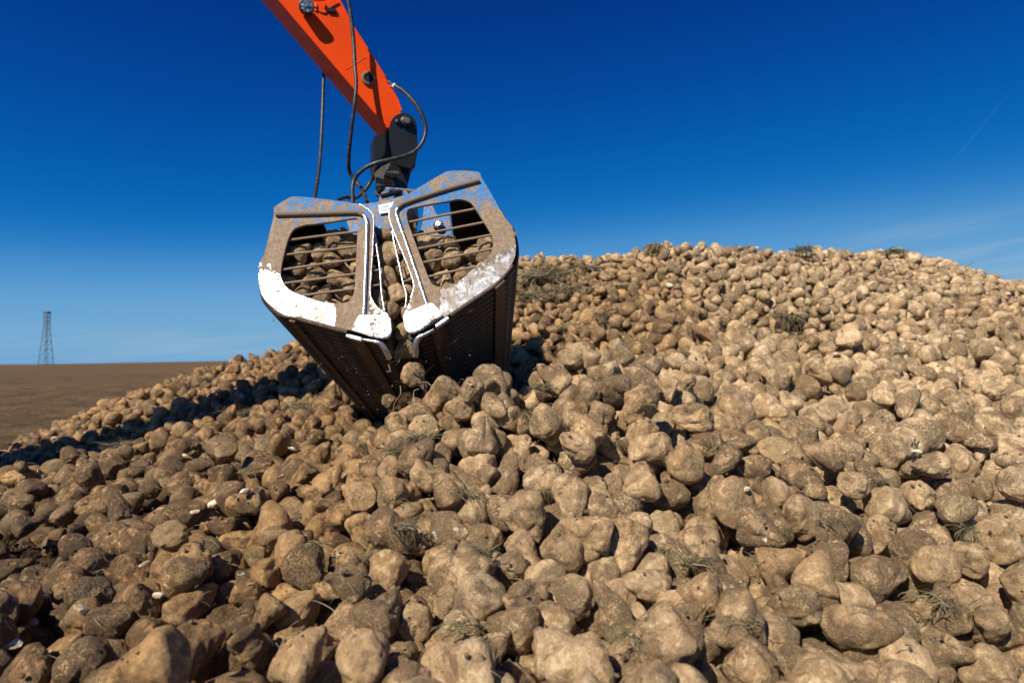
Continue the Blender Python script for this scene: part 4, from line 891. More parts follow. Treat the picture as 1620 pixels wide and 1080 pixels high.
24 434 150 15 0 56 102 3  -400 554 49 17 62 2 100 5  -616 884 65 35 66 3 103 22  -477 775 78 8 62 26 98 2  -99 230 73 70 30 5 81 11  -166 537 104 60 4 12 83 5
-266 381 61 50 14 65 86 3  119 523 189 31 11 71 70 7  116 464 125 2 69 69 101 0  244 642 161 64 15 65 89 5  -481 929 93 18 31 2 116 13  194 743 190 58 69 32 110 21
62 497 193 71 4 56 65 22  -30 430 135 2 65 46 76 17  510 866 207 0 41 65 100 1  -118 408 101 15 8 21 66 21  -17 465 172 58 25 2 67 5  197 323 60 71 61 14 75 17
-109 250 60 4 70 49 86 3  86 395 94 8 70 13 82 13  270 695 176 2 69 32 102 16  176 373 86 53 1 10 92 14  517 704 145 69 43 16 125 1  580 745 151 10 0 21 125 19
115 345 79 44 1 57 85 20  -398 518 35 61 4 70 99 21  363 696 159 2 3 43 95 15  57 336 81 4 6 43 67 18  -191 642 101 30 3 57 82 13  112 485 148 37 1 64 93 21
-54 417 119 67 65 40 86 5  133 380 74 63 47 20 63 20  -36 424 115 21 7 70 84 11  -183 430 78 12 67 25 60 9  16 366 79 60 45 58 103 16  -233 763 103 26 5 55 81 0
-224 506 86 48 2 27 109 14  221 896 218 64 67 53 93 18  33 425 136 61 71 31 72 14  -537 698 33 3 1 5 104 6  287 400 92 60 3 51 97 6  -294 692 90 11 12 0 125 10
-211 361 61 18 47 65 81 18  450 753 171 71 34 3 109 6  -150 431 87 67 10 53 99 21  -86 444 129 33 2 1 71 13  -378 721 74 61 14 26 111 4  481 864 211 7 59 1 125 8
-109 463 107 3 71 31 106 17  -257 814 111 60 69 68 90 5  591 846 188 52 12 55 122 7  53 489 172 70 43 0 96 1  197 708 181 68 64 29 79 0  -75 401 107 56 6 50 120 7
320 804 195 70 8 27 117 0  -432 880 85 62 6 62 125 2  -350 918 126 19 2 29 105 9  -68 320 71 15 62 44 81 13  75 416 114 1 56 10 82 7  -276 717 92 6 8 60 93 0
-143 355 72 21 65 57 66 21  -231 280 54 63 11 7 78 5  245 765 199 70 67 58 83 0  267 789 204 3 31 4 98 19  307 841 212 59 71 56 90 0  -374 888 99 38 0 10 109 14
284 456 112 61 70 34 69 21  -47 281 56 12 4 32 79 8  52 417 119 32 64 60 69 4  553 790 172 42 68 56 109 10  -267 590 84 64 33 1 125 13  137 342 67 71 50 66 87 16
124 472 148 66 60 35 79 6  174 480 124 63 63 51 84 11  537 806 176 6 70 28 125 14  56 272 69 16 2 34 75 8  -281 470 63 22 71 53 122 18  201 501 128 6 58 6 114 13
292 585 143 64 65 29 88 15  -240 677 94 14 16 58 110 15  431 859 205 4 6 53 94 0  85 317 77 62 38 71 67 22  -14 438 137 19 8 5 72 9  -195 836 100 65 71 34 122 20
-110 448 102 58 66 24 83 9  -19 453 150 14 36 1 72 15  360 622 142 26 8 16 125 15  254 705 179 34 5 0 101 12  96 505 181 7 26 19 80 17  -253 869 117 69 60 6 125 8
140 389 87 45 52 2 85 0  216 633 158 39 70 0 115 15  -223 800 103 21 6 61 90 17  3 337 75 2 68 37 103 11  199 593 147 7 2 49 103 0  399 724 158 65 67 33 123 20
-58 464 135 0 68 43 81 20  188 893 204 60 1 1 125 3  -413 538 42 4 36 11 95 19  -434 670 48 4 9 22 93 13  215 588 155 19 68 29 106 2  -51 408 96 51 67 26 86 2
480 801 185 50 7 47 91 8  -72 282 53 9 15 64 86 16  -165 384 66 1 45 17 81 15  19 566 156 60 6 60 94 22  305 402 88 21 62 19 72 22  375 575 134 9 62 58 107 9
84 442 149 7 59 8 85 13  -147 491 102 40 60 8 114 22  218 471 125 16 3 66 88 23  496 876 222 4 39 5 102 13  -4 511 162 47 66 3 83 15  35 339 80 58 63 31 82 12
-178 746 96 66 60 15 125 18  -549 785 47 66 9 48 97 16  333 828 210 2 58 16 91 0  -28 208 72 0 3 61 105 19  124 499 155 0 45 19 88 10  241 430 94 5 70 49 98 20
-231 873 117 8 0 11 106 13  24 922 164 59 0 53 107 0  354 511 119 26 4 12 92 21  -651 857 19 70 14 54 123 1  -131 341 64 55 57 58 86 4  223 548 126 7 1 12 125 11
274 668 158 11 7 61 85 14  43 517 180 58 9 45 78 7  -537 746 40 58 3 39 80 14  -263 811 99 1 21 49 97 2  -119 302 68 14 62 52 80 7  -87 289 61 22 68 7 83 20
99 402 119 30 7 14 56 20  -75 475 150 20 71 33 105 5  604 801 174 13 14 14 97 5  -253 854 109 57 7 56 97 13  348 810 189 3 64 68 125 12  290 872 214 24 69 14 125 5
623 921 212 2 0 40 117 5  345 592 135 11 8 62 101 8  534 782 163 70 4 56 118 21  -280 851 108 56 2 18 120 11  3 381 92 59 23 55 108 19  112 423 114 52 8 49 120 21
-7 471 156 64 5 27 88 1  -103 417 105 47 7 53 84 1  275 722 183 66 58 28 125 20  375 855 208 13 2 64 104 13  -15 278 69 10 10 4 69 14  -88 412 109 71 71 62 67 11
80 456 144 32 69 2 87 21  27 530 164 60 40 67 87 12  271 403 82 15 67 61 75 19  234 674 172 58 64 23 92 12  -384 589 58 61 0 48 61 21  -471 580 49 51 42 71 97 15
-418 599 44 65 1 30 93 23  529 739 153 66 43 58 86 15  212 915 225 17 11 56 101 8  355 826 194 9 63 21 125 20  627 830 183 30 11 12 105 14  -188 372 80 70 69 26 72 3
-97 464 125 45 0 55 81 2  421 619 128 9 71 48 125 14  -401 763 73 15 0 59 125 13  -316 766 89 4 28 5 117 21  450 852 200 10 5 59 106 8  429 907 214 4 69 13 106 12
-454 600 39 19 66 64 91 23  144 497 146 60 70 37 100 8  269 775 180 70 67 54 124 15  -405 922 95 52 62 71 125 15  170 869 209 4 6 37 84 1  656 889 205 2 1 61 118 18
246 876 216 16 69 41 98 23  317 922 220 60 71 41 125 23  152 410 99 47 0 13 79 13  219 744 191 4 16 28 81 19  -455 783 56 9 68 4 107 0  175 437 117 41 68 57 56 5
292 544 116 71 2 36 94 13  -497 724 55 14 58 51 94 17  132 412 109 71 37 4 97 7  -451 631 32 8 4 2 125 15  157 364 80 9 45 58 79 15  -211 524 89 39 9 63 73 15
-17 392 96 65 65 19 63 6  -217 644 89 20 62 17 114 22  -280 807 99 63 65 20 92 12  523 824 183 0 70 48 108 15  -541 933 65 5 0 61 89 22  -233 423 77 0 34 58 87 4
-8 380 84 55 69 18 73 4  196 363 74 2 0 50 98 19  464 618 137 12 51 0 107 14  257 464 118 0 8 60 67 9  -431 552 41 13 70 51 95 2  420 761 172 31 71 57 95 17
541 839 205 54 68 16 97 19  567 907 211 20 2 10 114 6  266 333 77 54 6 41 106 3  20 419 119 12 63 58 74 0  380 911 215 1 65 17 120 15  404 888 207 9 69 24 91 23
-392 602 52 4 60 35 125 12  650 839 179 4 62 24 90 4  534 696 135 58 68 63 113 15  -354 884 107 52 0 1 111 1  26 285 65 61 26 8 93 11  222 426 89 57 11 64 80 19
-261 634 86 7 71 18 108 16  474 595 122 53 67 6 125 12  340 915 230 71 24 61 104 6  371 531 113 3 57 14 98 5  48 296 49 5 8 15 106 16  66 247 67 5 30 8 102 10
385 619 138 10 62 13 125 4  262 688 169 65 3 36 71 20  -706 912 42 21 48 8 81 2  6 296 59 52 58 71 75 18  -185 313 56 68 13 15 72 22  -460 573 37 13 67 17 120 16
293 662 152 61 66 39 81 18  -342 864 106 25 70 67 72 9  623 875 194 60 61 43 125 3  480 904 235 54 1 49 122 17  240 348 63 60 0 45 95 8  -9 277 57 48 67 66 88 21
-344 576 57 1 0 36 112 4  -125 365 83 30 6 70 85 18  -247 597 81 25 48 68 97 7  284 372 66 28 1 21 94 9  -438 738 63 24 58 59 101 10  -13 571 166 68 6 51 120 8
-216 784 89 0 9 56 105 8  154 385 95 9 65 34 74 21  -160 472 90 9 60 10 88 11  -75 535 146 67 38 60 125 13  435 708 158 59 59 56 97 7  -507 753 69 66 30 58 101 23
500 823 183 10 66 7 103 9  585 806 177 28 62 1 77 15  227 790 198 0 40 3 103 5  -458 913 84 59 67 50 122 14  -350 451 32 4 27 5 82 14  216 372 76 39 66 0 85 10
-89 411 94 60 59 57 74 9  -250 541 78 71 67 46 84 20  -224 608 89 13 8 45 110 8  97 276 51 65 67 14 67 3  -278 383 45 3 52 53 93 19  308 617 141 59 6 38 125 17
410 703 157 69 63 38 101 21  -469 826 64 5 1 52 72 5  258 536 130 6 68 18 92 21  334 680 144 2 68 38 107 12  -426 831 83 19 4 25 110 0  -51 534 148 56 68 29 89 23
13 395 104 15 70 16 90 15  -217 462 58 9 6 57 108 2  -311 483 48 37 2 66 103 13  260 606 140 55 69 32 86 22  456 710 151 36 7 62 94 16  374 794 186 14 0 11 125 21
204 657 161 70 64 45 93 1  501 769 159 66 27 18 91 21  489 612 123 64 0 44 114 8  -103 259 54 58 1 70 84 11  163 405 109 18 60 7 72 23  503 789 160 60 71 62 98 15
445 888 214 8 67 1 119 10  48 575 185 5 43 6 106 2  192 341 55 70 56 42 99 19  206 400 95 19 64 58 64 2  217 733 176 70 66 19 99 21  335 415 96 65 65 66 80 4
51 349 81 3 43 66 86 7  490 677 140 1 34 11 86 10  359 493 97 62 15 57 87 7  85 501 178 1 41 51 73 12  -380 583 45 67 5 28 93 15  447 724 164 9 47 19 85 5
-575 797 35 66 71 19 125 11  -491 921 71 2 4 9 98 13  -228 712 85 4 70 53 102 17  450 917 222 55 70 53 125 3  341 431 87 53 45 7 106 20  -343 621 67 8 69 39 94 22
-392 641 57 60 6 5 121 16  139 478 135 26 69 10 125 12  240 716 165 6 60 49 119 15  181 335 64 15 28 5 79 20  186 344 74 67 62 21 90 13  241 671 165 12 25 62 106 8
184 844 191 40 16 68 117 17  27 220 74 6 60 58 65 6  -81 329 69 7 68 41 70 0  -13 238 64 70 21 1 91 0  203 305 52 14 40 5 89 21  143 314 63 56 68 21 78 10
290 821 199 61 63 71 107 15  54 382 108 15 59 61 64 17  133 428 110 10 15 27 86 3  -132 358 64 21 67 63 75 17  -475 713 51 44 4 15 104 19  460 789 175 10 25 59 123 4
465 848 196 24 70 66 100 18  325 853 207 5 43 60 105 16  264 362 78 69 59 0 89 9  8 286 46 66 2 49 107 2  6 533 154 62 63 23 76 16  548 900 202 69 61 8 103 10
-331 478 38 58 0 22 74 8  -4 429 119 68 13 56 89 8  -189 461 73 10 9 37 108 8  -262 652 91 56 53 15 91 0  -30 587 151 28 8 7 89 5  179 279 50 2 19 66 69 21
638 785 164 70 61 12 107 20  -595 755 24 24 0 24 111 14  343 467 83 20 14 18 66 5  109 518 173 71 58 65 103 17  -476 765 59 2 10 21 110 16  595 889 205 12 43 69 94 16
543 930 225 56 4 68 106 12  294 480 117 8 26 5 81 9  146 427 105 60 5 39 89 4  145 349 71 25 8 17 93 22  218 397 88 66 10 61 68 16  392 700 149 5 5 64 82 15
484 853 197 66 71 49 83 22  -139 392 78 57 62 0 97 15  364 722 163 9 34 65 98 10  570 706 145 7 9 22 125 1  -284 828 100 54 70 17 125 7  -600 917 47 1 65 30 95 11
11 607 155 4 40 0 87 18  -324 640 82 61 71 68 77 22  -173 848 99 59 70 28 121 21  99 542 183 1 50 22 94 17  308 758 180 8 69 57 125 0  -289 418 47 68 63 69 97 19
427 778 173 2 27 6 125 7  608 785 160 45 0 22 125 6  -357 812 92 10 9 44 85 8  -316 897 116 8 26 65 101 4  -207 426 70 57 17 17 63 15  -179 440 95 52 6 71 99 22
163 441 101 2 47 19 116 15  -209 759 86 4 46 10 103 4  121 314 65 57 1 60 68 23  -154 360 64 61 1 3 65 21  -133 535 100 1 71 35 81 1  -575 828 44 17 10 10 110 19
201 375 93 16 68 34 66 7  106 447 112 11 7 71 69 3  364 681 140 2 69 65 125 4  41 278 57 7 5 52 119 22  417 784 184 5 66 41 96 1  -365 608 60 8 66 40 82 15
-709 889 8 64 9 23 99 15  -101 446 114 68 27 58 75 2  321 460 99 7 70 16 96 9  229 822 203 67 71 2 80 6  -380 864 84 57 9 60 125 20  111 423 128 12 5 7 73 7
224 684 160 66 68 19 86 15  109 362 81 26 57 2 83 7  -112 491 113 16 65 6 85 12  359 660 143 49 9 18 84 5  -198 686 90 4 26 2 79 17  248 836 202 15 64 15 104 7
99 396 82 57 14 56 100 21  98 409 101 49 62 7 111 13  147 409 81 41 66 10 88 19  202 309 62 51 70 59 62 10  154 322 71 70 5 26 100 2  -77 402 93 10 22 57 79 17
-335 520 49 19 9 23 78 9  -351 591 55 56 65 60 121 22  -321 877 116 70 26 65 85 14  283 371 81 59 60 47 75 7  -2 299 50 66 21 47 92 11  -263 379 44 7 64 8 83 23
558 741 152 5 2 65 97 19  628 809 162 58 67 45 124 20  679 837 178 1 2 68 82 1  -623 895 47 11 64 22 97 12  32 313 71 4 2 46 86 11  124 479 131 4 69 44 75 1
-86 342 63 9 30 64 68 17  70 393 102 66 60 27 80 3  223 469 107 20 2 14 108 18  -248 618 92 55 63 52 72 19  -673 863 7 6 1 59 98 2  218 911 211 43 3 17 105 9
49 337 69 58 3 36 90 23  -253 528 74 23 4 68 98 2  -463 688 43 70 51 54 107 4  -381 791 76 11 1 71 96 3  489 807 169 56 3 63 118 14  491 836 188 50 7 67 96 17
-516 707 30 61 38 1 112 3  238 507 127 15 68 20 84 13  -278 663 75 69 52 49 125 4  173 718 174 1 58 62 104 12  295 732 180 68 69 50 91 16  227 338 70 18 71 28 60 6
-206 387 78 65 7 3 75 18  266 527 120 37 10 4 98 13  177 400 82 50 13 71 72 8  -332 881 93 27 50 68 125 18  169 307 61 51 71 60 93 19  483 684 145 15 67 55 78 17
328 393 76 7 62 53 113 7  -279 806 84 54 3 10 114 18  397 841 195 51 59 62 116 10  -241 382 46 59 58 46 88 8  -217 438 66 60 5 7 75 3  -450 676 39 55 31 67 106 13
291 682 162 52 46 71 102 8  254 751 181 63 44 63 89 9  360 762 167 71 3 38 125 16  201 929 220 16 70 39 81 0  334 559 129 8 59 27 77 9  174 400 99 68 40 16 93 10
-359 742 71 10 69 6 113 4  -466 743 45 59 14 22 80 18  324 875 211 67 68 32 125 17  -79 427 118 19 70 28 71 15  -365 581 50 21 25 7 70 14  148 456 106 11 5 61 86 0
382 810 183 67 66 65 96 18  -240 478 74 8 70 41 71 5  566 839 177 6 5 26 125 3  200 844 201 26 6 1 74 20  -549 920 58 63 40 7 92 18  -514 666 18 66 67 30 125 18
147 542 153 63 61 39 116 3  331 649 147 37 0 6 97 14  -492 753 50 12 62 9 125 6  265 430 89 40 8 10 64 0  180 622 172 69 70 35 72 6  376 553 119 8 5 66 98 22
218 888 198 15 60 15 113 13  388 859 195 35 9 9 89 0  282 643 143 54 2 42 115 7  287 616 137 0 68 22 99 21  256 737 172 5 70 71 99 5  573 817 176 61 3 2 82 1
-363 933 112 5 4 67 84 0  317 438 87 66 28 10 86 14  -175 346 66 67 61 28 92 16  103 347 72 64 41 5 81 15  -249 381 59 48 71 67 68 19  -182 418 69 52 70 62 82 9
-253 701 88 15 0 68 118 23  -249 774 83 69 71 21 87 2  -173 769 98 11 3 20 125 14  442 810 182 67 0 8 112 15  -488 817 61 65 2 65 78 15  427 833 195 53 25 9 105 14
170 920 209 68 0 60 110 4  175 565 145 22 4 27 63 7  -48 324 50 6 11 1 108 5  245 906 208 15 0 55 94 4  327 591 131 38 7 59 125 11  200 809 190 62 58 58 90 15
474 829 185 30 70 15 88 18  -182 457 86 63 28 58 89 14  15 255 49 9 5 20 125 15  -114 306 34 15 41 2 83 2  315 668 140 60 10 57 91 3  250 417 96 1 67 1 87 4
-365 562 49 45 1 56 84 6  51 436 137 67 69 21 100 4  227 281 50 19 27 70 70 11  -188 276 51 2 33 6 98 17  298 381 76 11 67 44 106 7  159 422 96 1 29 70 80 14
-316 847 96 29 69 19 78 3  -615 864 36 17 69 69 88 8  96 884 170 6 6 51 96 18  696 840 192 12 64 46 125 5  36 388 95 52 69 12 85 0  -42 408 99 0 71 71 73 12
64 528 163 12 63 15 97 10  288 911 206 60 0 6 125 17  229 354 73 51 63 51 83 1  -304 663 86 21 26 68 102 5  247 781 187 11 66 56 118 9  -425 902 81 3 71 7 87 21
515 840 192 62 4 16 76 15  -300 899 112 11 70 20 93 15  449 939 226 55 8 3 88 9  216 361 66 58 68 21 112 17  88 430 121 44 63 70 81 20  547 888 193 1 23 28 92 5
-128 446 89 56 71 41 97 23  293 460 104 64 55 25 76 8  234 505 141 55 3 1 69 21  318 544 107 61 68 3 123 14  183 618 151 67 65 25 112 15  -236 782 96 70 29 65 87 7
-310 829 91 67 69 13 85 22  403 809 186 7 64 23 110 2  -486 796 60 47 70 11 123 9  -349 909 110 40 70 8 99 22  -153 398 84 59 70 20 64 9  347 533 115 10 45 16 106 17
146 328 48 36 6 66 103 1  263 925 216 57 6 51 97 7  -321 793 85 59 60 46 125 21  686 896 199 64 6 4 109 6  11 411 108 71 34 62 61 6  -200 563 92 18 60 9 110 15
259 355 50 9 71 67 110 16  460 609 104 6 42 9 116 20  213 271 49 11 68 62 63 2  261 367 66 67 45 19 81 8  -163 450 83 59 65 52 105 5  -166 482 97 60 28 67 70 20
187 804 189 1 30 19 104 16  161 867 193 20 5 25 95 15  201 764 179 6 61 29 117 18  29 906 149 22 2 53 103 17  -357 622 43 1 3 67 121 19  237 411 92 17 31 4 88 15
-331 547 49 59 68 50 97 20  308 557 114 6 57 69 92 8  -484 665 37 21 7 10 92 0  510 830 169 1 10 66 104 1  203 788 189 68 71 20 103 6  -383 925 105 16 27 65 94 8
312 693 141 71 20 58 125 16  -348 888 80 15 8 44 119 22  -159 331 59 64 11 7 63 11  -272 431 39 55 69 29 115 3  -258 616 80 3 64 37 85 9  -217 547 87 9 7 38 87 3
231 306 44 9 63 46 106 11  41 401 102 0 65 25 76 20  -60 479 133 67 27 10 74 0  -17 544 142 12 4 46 102 23  427 905 200 20 45 3 104 12  49 316 63 23 6 53 96 23
162 567 155 43 6 63 82 0  472 706 139 4 39 11 120 5  169 832 187 70 28 21 69 15  343 847 207 55 1 65 116 22  -284 887 115 69 41 55 65 5  -588 938 56 3 43 59 75 13
97 293 46 8 37 65 90 4  -113 483 96 8 65 0 119 4  -509 782 51 10 38 9 121 18  -245 830 94 60 62 52 104 15  -405 860 77 64 28 57 122 21  -473 904 66 68 11 18 125 6
-303 924 107 67 9 32 125 23  -425 628 43 19 62 51 92 14  133 359 66 52 71 33 56 3  233 393 85 11 13 12 56 22  -347 518 44 30 70 12 74 15  -146 607 105 70 41 65 125 17
-191 444 70 12 68 64 91 17  124 450 113 62 69 43 114 2  -201 319 58 20 6 52 99 1  -258 355 43 14 7 60 67 2  -186 334 55 22 68 15 79 1  279 403 69 6 34 59 118 5
-399 588 41 1 14 16 85 21  129 849 189 66 1 11 109 18  487 903 214 24 66 24 86 5  57 939 179 13 43 65 125 4  -116 387 70 21 65 56 124 22  59 371 87 56 68 38 76 1
240 381 60 71 23 53 110 3  45 533 162 3 4 34 71 9  -232 893 109 8 69 32 107 7  533 925 214 62 12 20 108 14  -216 328 44 15 8 69 97 16  -9 457 137 66 23 13 57 20
-61 488 139 10 65 47 78 4  184 457 109 24 60 9 68 19  -330 601 57 28 9 58 102 1  139 727 182 14 7 49 125 15  369 744 155 62 45 68 77 17  690 855 171 67 8 69 115 16
703 898 190 65 3 44 97 14  172 349 83 6 43 68 77 0  301 467 105 70 15 63 88 1  151 283 50 66 38 60 63 0  -70 374 72 42 3 63 125 9  129 393 69 25 5 63 64 9
78 411 101 32 70 53 107 7  -19 467 142 54 25 70 78 17  207 545 126 67 11 35 125 7  -558 722 32 43 67 18 104 9  262 871 201 2 59 46 122 9  -3 289 65 4 65 8 68 17
74 313 69 10 25 16 56 12  -91 350 67 48 64 14 71 2  181 446 105 9 52 12 78 8  389 883 214 67 12 71 77 7  469 907 219 13 70 9 73 19  740 913 186 51 5 14 109 7
25 398 122 26 9 68 65 19  -137 570 105 62 48 63 115 8  121 555 168 63 71 55 99 5  393 537 116 67 70 25 89 22  -159 398 63 3 40 69 80 14  31 442 134 63 61 34 69 19
91 512 161 18 71 59 98 21  296 678 148 5 23 7 106 9  -392 808 74 70 60 71 122 13  690 883 179 27 1 69 125 15  -375 927 84 15 9 53 107 10  623 905 184 70 13 41 106 4
443 924 208 2 34 6 106 15  144 364 65 21 61 20 82 6  -319 466 37 55 59 19 86 17  436 651 134 69 69 42 90 17  288 718 169 23 10 19 85 19  -268 758 84 67 68 53 125 3
443 777 162 42 1 11 73 16  -246 799 97 41 8 58 99 18  587 837 173 16 6 5 114 7  -425 923 84 30 66 9 86 7  360 915 214 16 4 29 99 13  312 567 123 51 12 5 75 3
-163 611 84 59 0 13 109 12  -169 325 52 3 70 66 81 17  -164 361 62 68 48 19 56 22  -161 416 59 53 65 52 92 15  97 476 156 20 65 9 71 5  -539 742 27 45 10 64 125 16
-347 900 95 21 8 51 102 8  -143 370 66 69 5 65 79 5  -65 445 130 50 3 29 76 14  -149 541 90 1 69 30 104 3  341 481 88 69 10 70 114 21  -380 638 56 28 67 71 97 12
-179 649 79 17 69 64 107 5  470 675 135 22 56 60 115 8  -341 795 83 2 66 65 75 10  -602 893 41 56 65 60 125 5  669 879 191 6 9 62 112 15  -2 347 60 38 0 8 80 19
147 469 113 39 60 0 78 13  -370 493 28 16 62 47 74 13  -409 528 12 68 68 43 125 0  251 652 151 45 67 19 123 16  -59 330 59 54 69 26 73 2  246 320 53 2 10 68 73 19
114 514 161 61 42 10 66 16  121 521 156 10 70 13 81 12  -372 688 69 17 1 61 97 15  -323 730 82 41 65 65 86 20  -286 779 91 53 69 46 125 14  174 740 171 55 2 68 125 11
183 826 189 58 64 48 87 14  269 542 124 64 46 0 73 20  -10 329 52 6 71 6 100 18  135 382 63 26 7 13 64 23  -680 903 13 2 2 3 99 15  -245 924 114 48 61 58 121 8
-106 327 54 6 65 54 68 0  370 482 83 63 60 60 87 12  200 744 174 61 67 42 94 6  379 763 170 9 22 1 100 22  228 307 64 68 3 65 78 12  -355 524 42 43 70 18 81 4
269 470 112 45 64 66 61 20  79 346 64 14 69 17 103 17  -100 399 69 1 1 52 98 12  113 410 86 69 0 22 66 17  129 411 84 67 1 15 97 2  197 516 114 26 8 53 85 8
-706 872 5 57 57 57 74 20  572 883 192 9 51 19 102 5  132 247 51 3 71 63 113 8  -20 368 89 51 0 44 89 14  2 584 150 62 2 38 104 10  133 528 159 4 29 70 66 23
387 635 132 11 68 33 103 7  -189 669 79 23 66 23 101 15  327 698 146 43 10 66 82 5  -199 708 82 13 62 20 120 16  -417 747 60 53 12 13 100 1  -272 837 98 2 9 20 89 10
377 781 167 58 8 66 101 18  -394 895 85 13 51 59 116 10  435 881 199 58 71 4 56 5  -255 363 50 23 5 19 61 13  215 426 101 70 63 36 58 14  -94 437 97 19 63 54 93 5
-17 503 143 68 0 16 76 14  79 538 178 9 38 67 125 14  328 896 197 60 69 38 106 10  399 885 190 62 9 38 118 23  -424 939 80 8 5 23 119 4  -223 306 40 9 65 38 75 11
66 351 75 1 9 25 75 10  45 363 87 1 63 65 98 10  -427 533 21 71 45 49 80 4  302 503 105 21 58 71 116 13  168 588 146 10 60 32 84 0  398 596 127 59 33 64 88 9
395 762 167 63 9 56 92 2  578 791 162 70 9 58 119 13  -482 835 58 20 5 49 118 2  336 890 216 66 60 42 87 19  -638 938 42 50 8 14 125 20  279 507 115 29 69 66 79 19
323 524 120 26 60 7 125 12  159 319 48 10 57 3 72 19  -63 395 85 6 69 40 59 23  255 685 151 2 63 6 125 5  -364 903 81 22 70 26 93 8  -70 301 57 59 64 6 114 13
10 318 75 63 25 10 86 4  157 379 82 50 6 49 56 3  -249 496 71 29 0 71 115 20  -139 504 91 68 33 14 84 13  38 578 160 1 16 55 95 9  -394 570 38 58 7 49 102 22
-415 673 52 62 65 64 112 0  265 711 166 70 62 70 73 20  311 704 169 46 4 11 96 23  -524 735 27 62 12 43 76 19  358 779 173 64 67 67 75 13  662 848 169 66 70 18 82 12
-535 910 49 26 57 69 115 18  710 898 178 19 65 70 92 16  -133 246 61 71 55 26 92 15  385 529 99 48 3 56 79 16  -234 573 76 8 4 24 106 8  449 625 123 6 3 2 69 16
10 337 57 10 69 4 95 2  277 359 46 4 2 15 91 19  -68 440 111 64 61 22 82 11  3 436 112 54 66 14 58 22  125 431 100 45 0 0 72 17  25 454 141 16 1 15 64 1
-37 497 144 57 0 0 81 3  163 459 111 4 8 0 89 19  81 563 156 11 70 7 80 7  260 610 125 32 68 7 78 17  315 874 185 11 44 65 117 21  297 932 218 0 69 1 103 14
613 924 193 23 69 1 81 0  384 929 215 29 68 13 125 4  -238 322 38 31 9 68 77 21  25 346 84 3 71 33 64 15  173 361 75 46 3 7 79 9  -302 435 44 45 71 71 103 10
308 466 74 7 1 29 77 14  -277 635 71 11 71 68 112 3  330 574 120 2 37 70 118 3  225 707 160 14 3 50 98 13  -344 706 75 70 22 54 86 19  -324 813 83 56 70 14 111 5
-259 832 105 57 23 13 63 19  667 826 163 8 63 26 114 20  106 864 169 60 70 10 108 19  648 883 181 32 67 8 58 11  448 876 203 14 6 61 83 0  180 415 94 18 9 57 66 23
-300 520 58 50 71 58 69 0  56 317 46 30 5 62 76 21  -75 463 120 1 26 50 95 18  117 508 149 12 40 66 92 15  89 550 155 22 27 68 76 21  -491 631 21 1 3 59 125 4
-579 724 15 68 70 59 106 15  -335 858 80 41 3 0 114 15  -241 875 100 14 4 42 105 21  -506 929 45 16 2 70 91 5  527 916 199 3 27 16 125 5  593 902 192 38 69 64 98 20
557 925 193 65 9 38 119 17  592 923 204 55 1 59 107 0  35 298 61 56 10 2 72 0  21 313 60 56 1 67 90 16  -15 328 79 17 33 2 91 9  58 381 96 53 71 26 72 6
229 389 77 51 2 41 88 16  28 403 111 63 68 61 82 11  -112 425 91 20 5 8 106 4  233 448 92 9 4 50 100 4  -369 508 35 58 51 1 77 0  -141 520 93 33 8 59 87 2
191 537 139 2 8 23 93 17  -248 648 84 34 1 60 99 13  -491 713 39 56 70 30 125 11  -565 784 27 15 63 25 125 13  -532 800 55 35 0 9 120 3  409 795 177 63 31 59 125 12
-306 863 95 63 4 21 81 11  406 864 195 59 7 51 76 18  619 907 202 51 4 53 116 10  -434 537 30 8 1 58 78 22  168 303 43 18 61 55 84 2  -49 357 59 15 25 67 63 14
-88 393 80 14 43 8 125 21  -123 417 69 36 69 59 90 9  177 443 90 71 62 38 72 1  -71 507 136 63 67 14 103 13  49 520 170 7 68 35 81 1  137 502 132 15 68 69 105 8
71 545 161 13 3 52 85 21  -238 763 80 50 2 60 125 18  -225 819 85 14 29 64 98 10  229 859 192 66 12 40 83 0  236 872 197 61 61 54 98 19  536 854 186 45 4 21 125 19
659 892 175 71 2 66 92 11  247 939 219 7 71 23 109 8  9 311 64 67 49 63 86 4  271 384 72 39 15 1 81 13  96 382 91 4 66 4 66 7  -426 548 25 64 10 69 69 19
-208 557 73 18 45 67 80 5  168 513 139 31 67 12 74 5  355 585 125 20 2 31 98 15  232 602 135 65 49 17 71 4  10 741 144 66 33 2 120 17  280 759 174 66 63 26 97 2
341 718 156 69 6 27 91 10  -491 775 63 61 58 69 95 1  326 795 177 67 70 41 116 16  549 791 155 14 1 45 71 14  504 867 190 64 41 64 71 18  213 928 214 68 69 49 112 4
313 469 90 67 68 2 77 6  -21 427 117 3 9 10 81 1  94 525 155 43 69 20 95 16  -412 558 15 14 2 15 92 15  185 524 131 11 5 47 81 16  266 633 135 8 23 57 106 1
-638 778 19 46 2 22 107 13  283 804 177 1 5 59 125 8  -657 874 18 5 1 65 85 9  198 891 191 69 41 4 92 23  -330 905 95 21 2 44 115 5  -284 927 107 13 69 50 79 21
-160 254 51 4 5 21 125 21  74 375 91 21 26 2 70 20  -100 410 84 46 2 13 61 4  -69 421 97 16 2 16 67 4  108 453 122 60 13 16 56 10  -178 474 80 1 71 53 95 18
-228 489 67 59 66 42 104 7  -381 524 24 14 67 43 77 6  -214 534 75 13 68 54 105 16  -7 532 157 18 23 61 70 4  331 473 96 66 4 14 113 8  443 604 115 69 61 62 103 0
-355 662 64 19 39 1 107 13  277 664 138 3 17 20 99 17  468 640 123 12 7 42 125 7  495 698 141 5 26 56 109 23  -345 685 77 58 2 63 73 7  298 702 153 70 46 54 78 9
452 738 159 0 29 0 120 12  -238 745 80 1 40 14 103 5  227 734 166 1 29 12 61 5  -457 756 55 28 70 59 86 21  -197 794 95 59 66 48 84 3  175 764 175 67 0 8 106 7
